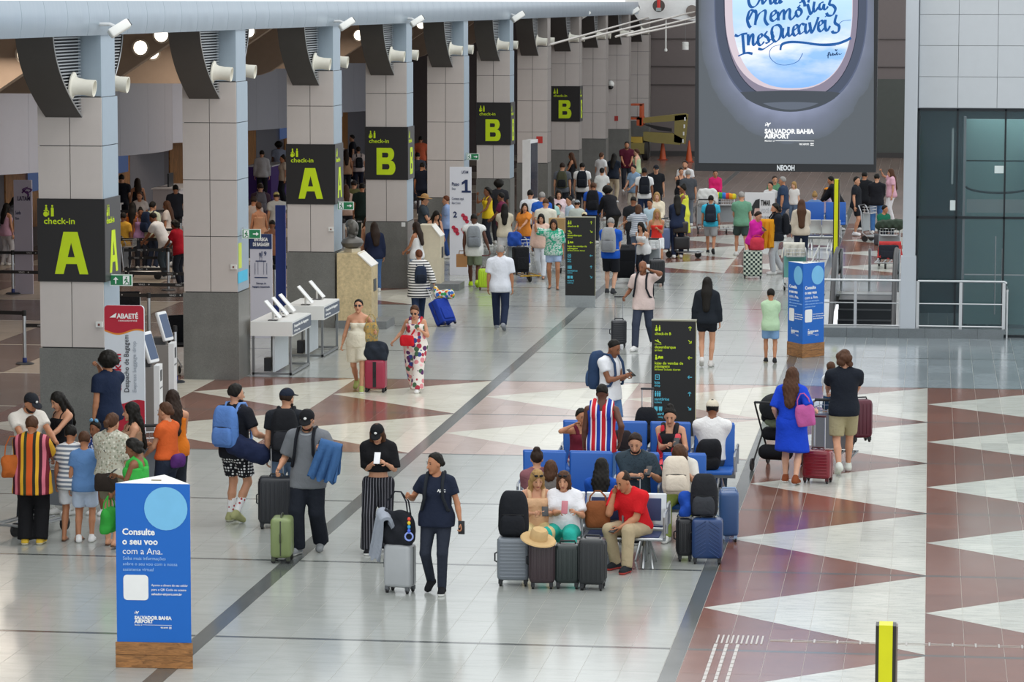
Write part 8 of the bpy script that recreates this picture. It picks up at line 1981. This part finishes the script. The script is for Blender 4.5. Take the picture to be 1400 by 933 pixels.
drape('cream_coat', Matrix.Translation((p.x - .05, p.y + .75, 1.04)), .5, .3, .3, mat('d4d0c4', .8, 0, 'cloth'), 'cream coat thrown over the cart behind the blue stand', 'coat', 3, .05, 1.1, .05)
cw(1071, 241, 1.76, 262, 'mt', 'short grey', 'T2f3f58', 't3a4a66', 'grey-haired man in a navy polo, in profile', fat=1.1)
cw(1059, 240, 1.62, 20, 'fl', 'tied dark', 'T5a8a68', 't2a2d36', 'woman in a green top behind the poster stand')
cw(1054, 248, 1.6, 330, 'ml', 'short black', 'Td8d8d8', 't2a2d36', 'dark-haired man just above the poster stand')
bench(1098, 1158, 268, 92.0, 2, 'far blue bench under the hanging screen, facing the camera', 'blue')
bench(1098, 1150, 270, 87.0, 2, 'far pale metal bench with navy pads under the hanging screen', 'silver', True, ztop=.86)
cw(1086, 249, 1.3, 330, 'cp', 'bob blond', 'Te0dcd8', 't5a6a80', 'fair-haired child left of the far blue bench')
cw(1114, 262, 1.6, 182, 'fp', 'bun blond', 'T6a86b0', 't3a4a60', 'woman with a fair bun seated on the far metal bench, back turned', seat=.45, feet='sit', L='lap', R='lap')
cw(1129, 256, 1.62, 110, 'fl', 'long dark', 'Tc8b8d0', 't4a6a98', 'person in an orange cap seated beside the yellow post', seat=.45, feet='sit', hat=('cap', 'd88420'), L='lap', R='lap')
cw(1135, 241, 1.7, 250, 'mt', 'short black', 'L1c1e24', 't1c1e24', 'man in black leaning behind the slim yellow post', lean=20, L='low', R='low')
g = cw(1171, 241, 1.72, 78, 'ml', 'short black', 'T1f2228', ('shorts', '1c1e22', {'loose': .02, 'len': .4}), 'man in a black tee and shorts with white trainers, in profile', shoes='e8e8e8', look=(-20, 4))
cw(1182, 234, 1.76, 170, 'mt', 'short black', 'T1c1e22', 't1c1e22', 'man all in black below the right corner of the screen')
cw(1199, 237, 1.76, 178, 'ml', 'short black', 'L1d1e24', 't4674ac', 'man in a black sweater and blue jeans, back turned', L='low', R='low')
cw(1219, 230, 1.68, 280, 'fl', 'long brown', 'Td8a8b8', 'te4e4e6', 'woman in a pink top and white trousers raising her arm', R=('px', 1203, 232, -.1), L='hang', hl=.46)
p = fl(1191, 335); trolley((p.x, 90.5), 1.2, 'luggage cart between the black tee man and the jeans man', '9aa0a4')
p = fl(1214, 366); trolley((p.x, p.y + .2), -.1, 'luggage cart by the escalator landing with a red bundle', '9aa0a4')
cw(1208, 281, 1.5, 20, 'ct', 'short black', 'T1f6a50', 't2a2d36', 'youth in a dark green tee seated low behind the red bundle cart', seat=.3, feet='sit', L='lap', R='lap', look=(50, 10))
MB().rbox((0, 0, .15), (.5, .4, .3), .04, 2).build('storage_box', mat('3a3d42', .6), None, 'dark box under the youth in dark green', 'box', loc=(fl(1208, 281, 1.1).x, fl(1208, 281, 1.1).y + .05, 0))
blob('backpack_heap', Matrix.Translation((p.x, p.y + .25, 1.06)), [Prim('cone', (-.22, 0, 0), (.25, 0, .02), .12, .14)], mat('39453a', .8, 0, 'cloth'), 'dark green rucksack lying on the escalator cart\'s basket', 'rucksack', .015, vox=.03)
drape('red_jacket', Matrix.Translation((p.x + .05, p.y - .3, .62)), .55, .35, .3, mat('b83c3c', .8, 0, 'cloth'), 'red jacket over the bags on the escalator cart', 'jacket', 3, .05, 1.1, .05)
suitcase((p.x + .02, p.y - .3), (.5, .3, .36), '2a2d36', 'dark case under the red jacket on the escalator cart', 0, 'n', 0, base=.18, soft=True)
# queue hall, gap left of the nearest column
cw(8, 268, 1.6, 150, 'fl', 'long black', 'Kc8a0b8', 'tc0bfc4', 'woman in a pink top at the far left edge of the queue', L='low', top_px=79)
g = cw(22, 262, 1.66, 120, 'fl', 'long black', 'T7d7d84', 'tb9b9c4', 'dark-haired woman bending in pale trousers, left of the airline totem', top_px=81.5, lean=24, L='low', R='low')
cw(28, 250, 1.76, 140, 'ml', 'short black', 'T8a8a92', 't2a2d3a', 'man in a grey tee standing behind the bending woman')
# gap between the first and second columns
cw(166, 238, 1.75, 190, 'ml', 'short black', 'T1d1f28', 't1d1f28', 'man in dark clothes beside the nearest column, queue hall')
cw(188, 243, 1.68, 205, 'ft', 'long dark', 'K1c1c22', 't24262e', 'tall long-haired woman in black, queue hall')
cw(181, 276, 1.66, 186, 'fb', 'half black', 'Kd8742c', 'tc8c0b8', 'woman in an orange top with dark hair, queue hall')
cw(191, 262, 1.6, 0, 'ft', 'tied brown', 'Tc8c0bc', 't2a2d36', 'woman in a pale tee facing the camera between two queuers')
cw(192, 284, 1.55, 20, 'fb', 'bun black', 'Kb08ab8', 't2a2d36', 'woman in a lilac top with a white headband, queue hall')
g = cw(208, 275, 1.72, 150, 'ml', 'short black', 'Tc8d0b8', 't2a3346', 'man in a pale green tee with a dark backpack, queue hall'); wear(g, '23304a', 'navy backpack on the pale green tee man, queue hall')
g = cw(207, 292, 1.7, 255, 'mb', 'short black', 'Tdadada', ('trousers', '39434a', {'loose': .02}), 'man in a white tee leaning on a luggage cart between the columns', lean=32, L='low', R='low')
trolley((g['root'].location.x - .75, g['root'].location.y - .2), 1.6, 'luggage cart under the leaning white tee man', '6f747a')
cw(238, 300, 1.6, 250, 'fb', 'curly black', 'Tc02030', 't2a2d36', 'woman in a bright red top beside the second column', lean=14, L='low', R='low')
cw(229, 274, 1.66, 260, 'ft', 'long brown', 'Td8cfc8', 't2a2d36', 'brown-haired woman in a white top, queue hall')
cw(168, 290, 1.6, 170, 'fb', 'short black', 'Td0a03c', 't2a2d36', 'person in mustard beside the nearest column, queue hall')
cw(240, 252, 1.7, 200, 'mt', 'short black', 'T30323a', 't2a2d36', 'man in charcoal half hidden by the second column')
# gap between the second and third columns
cw(358, 205, 1.74, 190, 'ml', 'short black', 'Lb8b8bc', 't24262e', 'person in a grey-white jacket near the purple counter')
cw(381, 194, 1.75, 200, 'md', 'afro black', 'T9098ac', 't24262e', 'person with a dark turban-like head and grey tee, queue hall')
cw(387, 212, 1.62, 300, 'ft', 'bun black', 'Tc8b8a8', 't2a2d36', 'woman in a beige tee with a crossbody strap, queue hall')
g = cw(356, 250, 1.74, 195, 'ml', 'short dark', 'T4a3844', 't2a2d36', 'man in a plum tee with a grey backpack, queue hall'); wear(g, '6a6870', 'grey backpack on the plum tee man, queue hall')
cw(347, 268, 1.7, 170, 'mt', 'short dark', 'Tb8a8a0', 't2a2d36', 'man in a pinkish tee against the second column')
cw(354, 276, 1.64, 210, 'ft', 'tied brown', 'Kc09070', 't2a4a88', 'woman in a tan top with a blue bag, queue hall')
cw(378, 262, 1.66, 200, 'ml', 'short dark', 'Tc8c8c4', 't5a5046', 'person in a pale yellow cap and white tee, queue hall', hat=('cap', 'c8bc7a'))
cw(372, 300, 1.6, 190, 'fb', 'buzz black', 'K9a6a50', 't2a2d36', 'bare-shouldered person behind the bag drop totem')
# gap between the third and fourth columns
cw(482, 184, 1.76, 280, 'ml', 'short black', 'T23242c', 't23242c', 'youth in black before a bright panel, queue hall')
cw(473, 204, 1.64, 200, 'ft', 'long dark', 'Kb08a6c', 't24262e', 'woman with bare shoulders beside the third column\'s sign')
g = cw(490, 200, 1.68, 200, 'fl', 'tied dark', 'Td0c0bc', 't24283a', 'woman in a pale tee with a dark backpack, third gap'); wear(g, '24262c', 'small dark backpack on the pale tee woman, third gap', (.26, .12, .34))
cw(484, 246, 1.72, 170, 'ml', 'short dark', 'T7a7a50', 't2a2d36', 'man in an olive tee and dark cap above the bust', hat=('cap', '2c2a2c'))
cw(473, 252, 1.64, 200, 'fl', 'long brown', 'Tc8a898', 't2a2d36', 'woman in a pale pink tee above the bust')
cw(495, 250, 1.74, 190, 'mt', 'short black', 'T23302c', 't23302c', 'man in dark green beside the fourth column')
# gap between the fourth and fifth columns
cw(575, 186, 1.74, 190, 'mt', 'short black', 'Td86a48', 't2a2d36', 'person in a coral tee by the fifth column')
cw(571, 208, 1.72, 200, 'ml', 'short black', 'T4a4d58', 't2a2d36', 'person in slate grey by the fifth column, far gap')
cw(577, 222, 1.7, 170, 'mt', 'short black', 'T1d2230', 't1d2230', 'man in dark navy by the fifth column, near gap')
# queue posts and belts, wheelchairs
def qp(px, py): return fl(px, py)
P1, P2, P3, P4 = qp(34, 498), qp(128 - 110, 402), qp(204, 470), qp(240, 523)
stanchion(P1, 'queue post with a blue ring at far left, before the nearest column', ((P1.x + 1.6, P1.y + .1, .72), (P1.x - 1.4, P1.y + .2, .95)))
stanchion((P1.x + .72, P1.y - 4.6), 'queue post behind the man in the cream tee', ((P1.x - 1.2, P1.y - 4.8, .95),))
stanchion(P2, 'steel queue post left of the airline totem', ((P2.x + 2.2, P2.y, .95), (P2.x - 1.2, P2.y, .95)))
stanchion((P2.x + .2, P2.y - 5), 'steel queue post with a slack belt at far left', ((P2.x + 2.4, P2.y - 5.2, .95), (P2.x - 1.2, P2.y - 5, .7)))
stanchion(P4, 'queue post with a blue ring beside the second column')
stanchion(P3, 'steel queue post between the first two columns', ((P3.x - 2.2, P3.y + .3, .95), (P3.x + 1.3, P3.y + .3, .95)))
stanchion((P3.x - .1, P3.y + 5), 'second steel queue post between the first two columns', ((P3.x - 2.2, P3.y + 5, .95), (P3.x + 1.2, P3.y + 5, .95)))
stanchion((P3.x + .5, P3.y + 2.4), 'third steel queue post between the first two columns', ((P3.x - 1.8, P3.y + 2.4, .95), (P3.x + 1.2, P3.y + 2.6, .95)))
for px, py, lb in ((470, 352, 'queue post between the third and fourth columns'), (574, 316, 'queue post between the fourth and fifth columns'), (376, 425, 'queue post behind the bag drop totem')):
    q = qp(px, py); stanchion(q, lb, ((q.x - 1.5, q.y, .95), (q.x + 1.2, q.y, .95)))
q = qp(243, 512); wheelchair((q.x, q.y + .6), .5, 'black wheelchair beside the second column')
q = qp(236, 470); wheelchair((q.x - .9, q.y), .3, 'farther black wheelchair between the first two columns')
for k, (py, x0, x1) in enumerate(((352, 168, 246), (366, 176, 240), (381, 160, 236), (398, 170, 228), (336, 165, 244))):
    a, b = qp(x0, py), qp(x1, py); b.y = a.y + .3; Z = .55 if k % 2 else .95
    a = Vector((a.x * (a.y / a.y), a.y, 0)); stanchion((b.x, b.y), ('nearest', 'second', 'third', 'fourth', 'farthest')[k] + ' of the belted posts crowding between the first two columns', ((a.x, a.y, .95), (a.x, a.y, .5)), False)
# check-in counters along the hall wall
ctr_w = mat('c9c6cb', .5); ctr_p = mat('4a2a7a', .5)
def counter(Y, label, c, sign=None):
    r = empty('check_in_counter', (-22.6, Y, 0), 0, label, 'counter', 'check-in counters in the queue hall')
    MB().box((-.4, 0, 0), (.4, 2.6, 1.1)).build('desk', c, r, smooth=False); MB().box((-.45, -.02, 1.1), (.45, 2.62, 1.14)).build('worktop', mat('d8d6d8', .4), r, smooth=False)
    MB().box((-.1, .6, 1.14), (-.05, 1.2, 1.55)).build('monitor', mat('2c3238', .3), r, smooth=False)
    MB().box((-1.6, .3, 1.55), (-1.55, 1.6, 2.3)).build('wall_screen', mat('5b6f9c', .4, 0, 'emit', es=.35), r, smooth=False)
for k, (Y, c, lb) in enumerate(((84, ctr_w, 'pale check-in counter seen left of the nearest column'), (93.5, ctr_w, 'pale check-in counter seen between the first two columns'), (107, ctr_p, 'purple check-in counter seen between second and third columns'), (118, ctr_w, 'pale check-in counter farthest along the hall wall'))): counter(Y, lb, c)
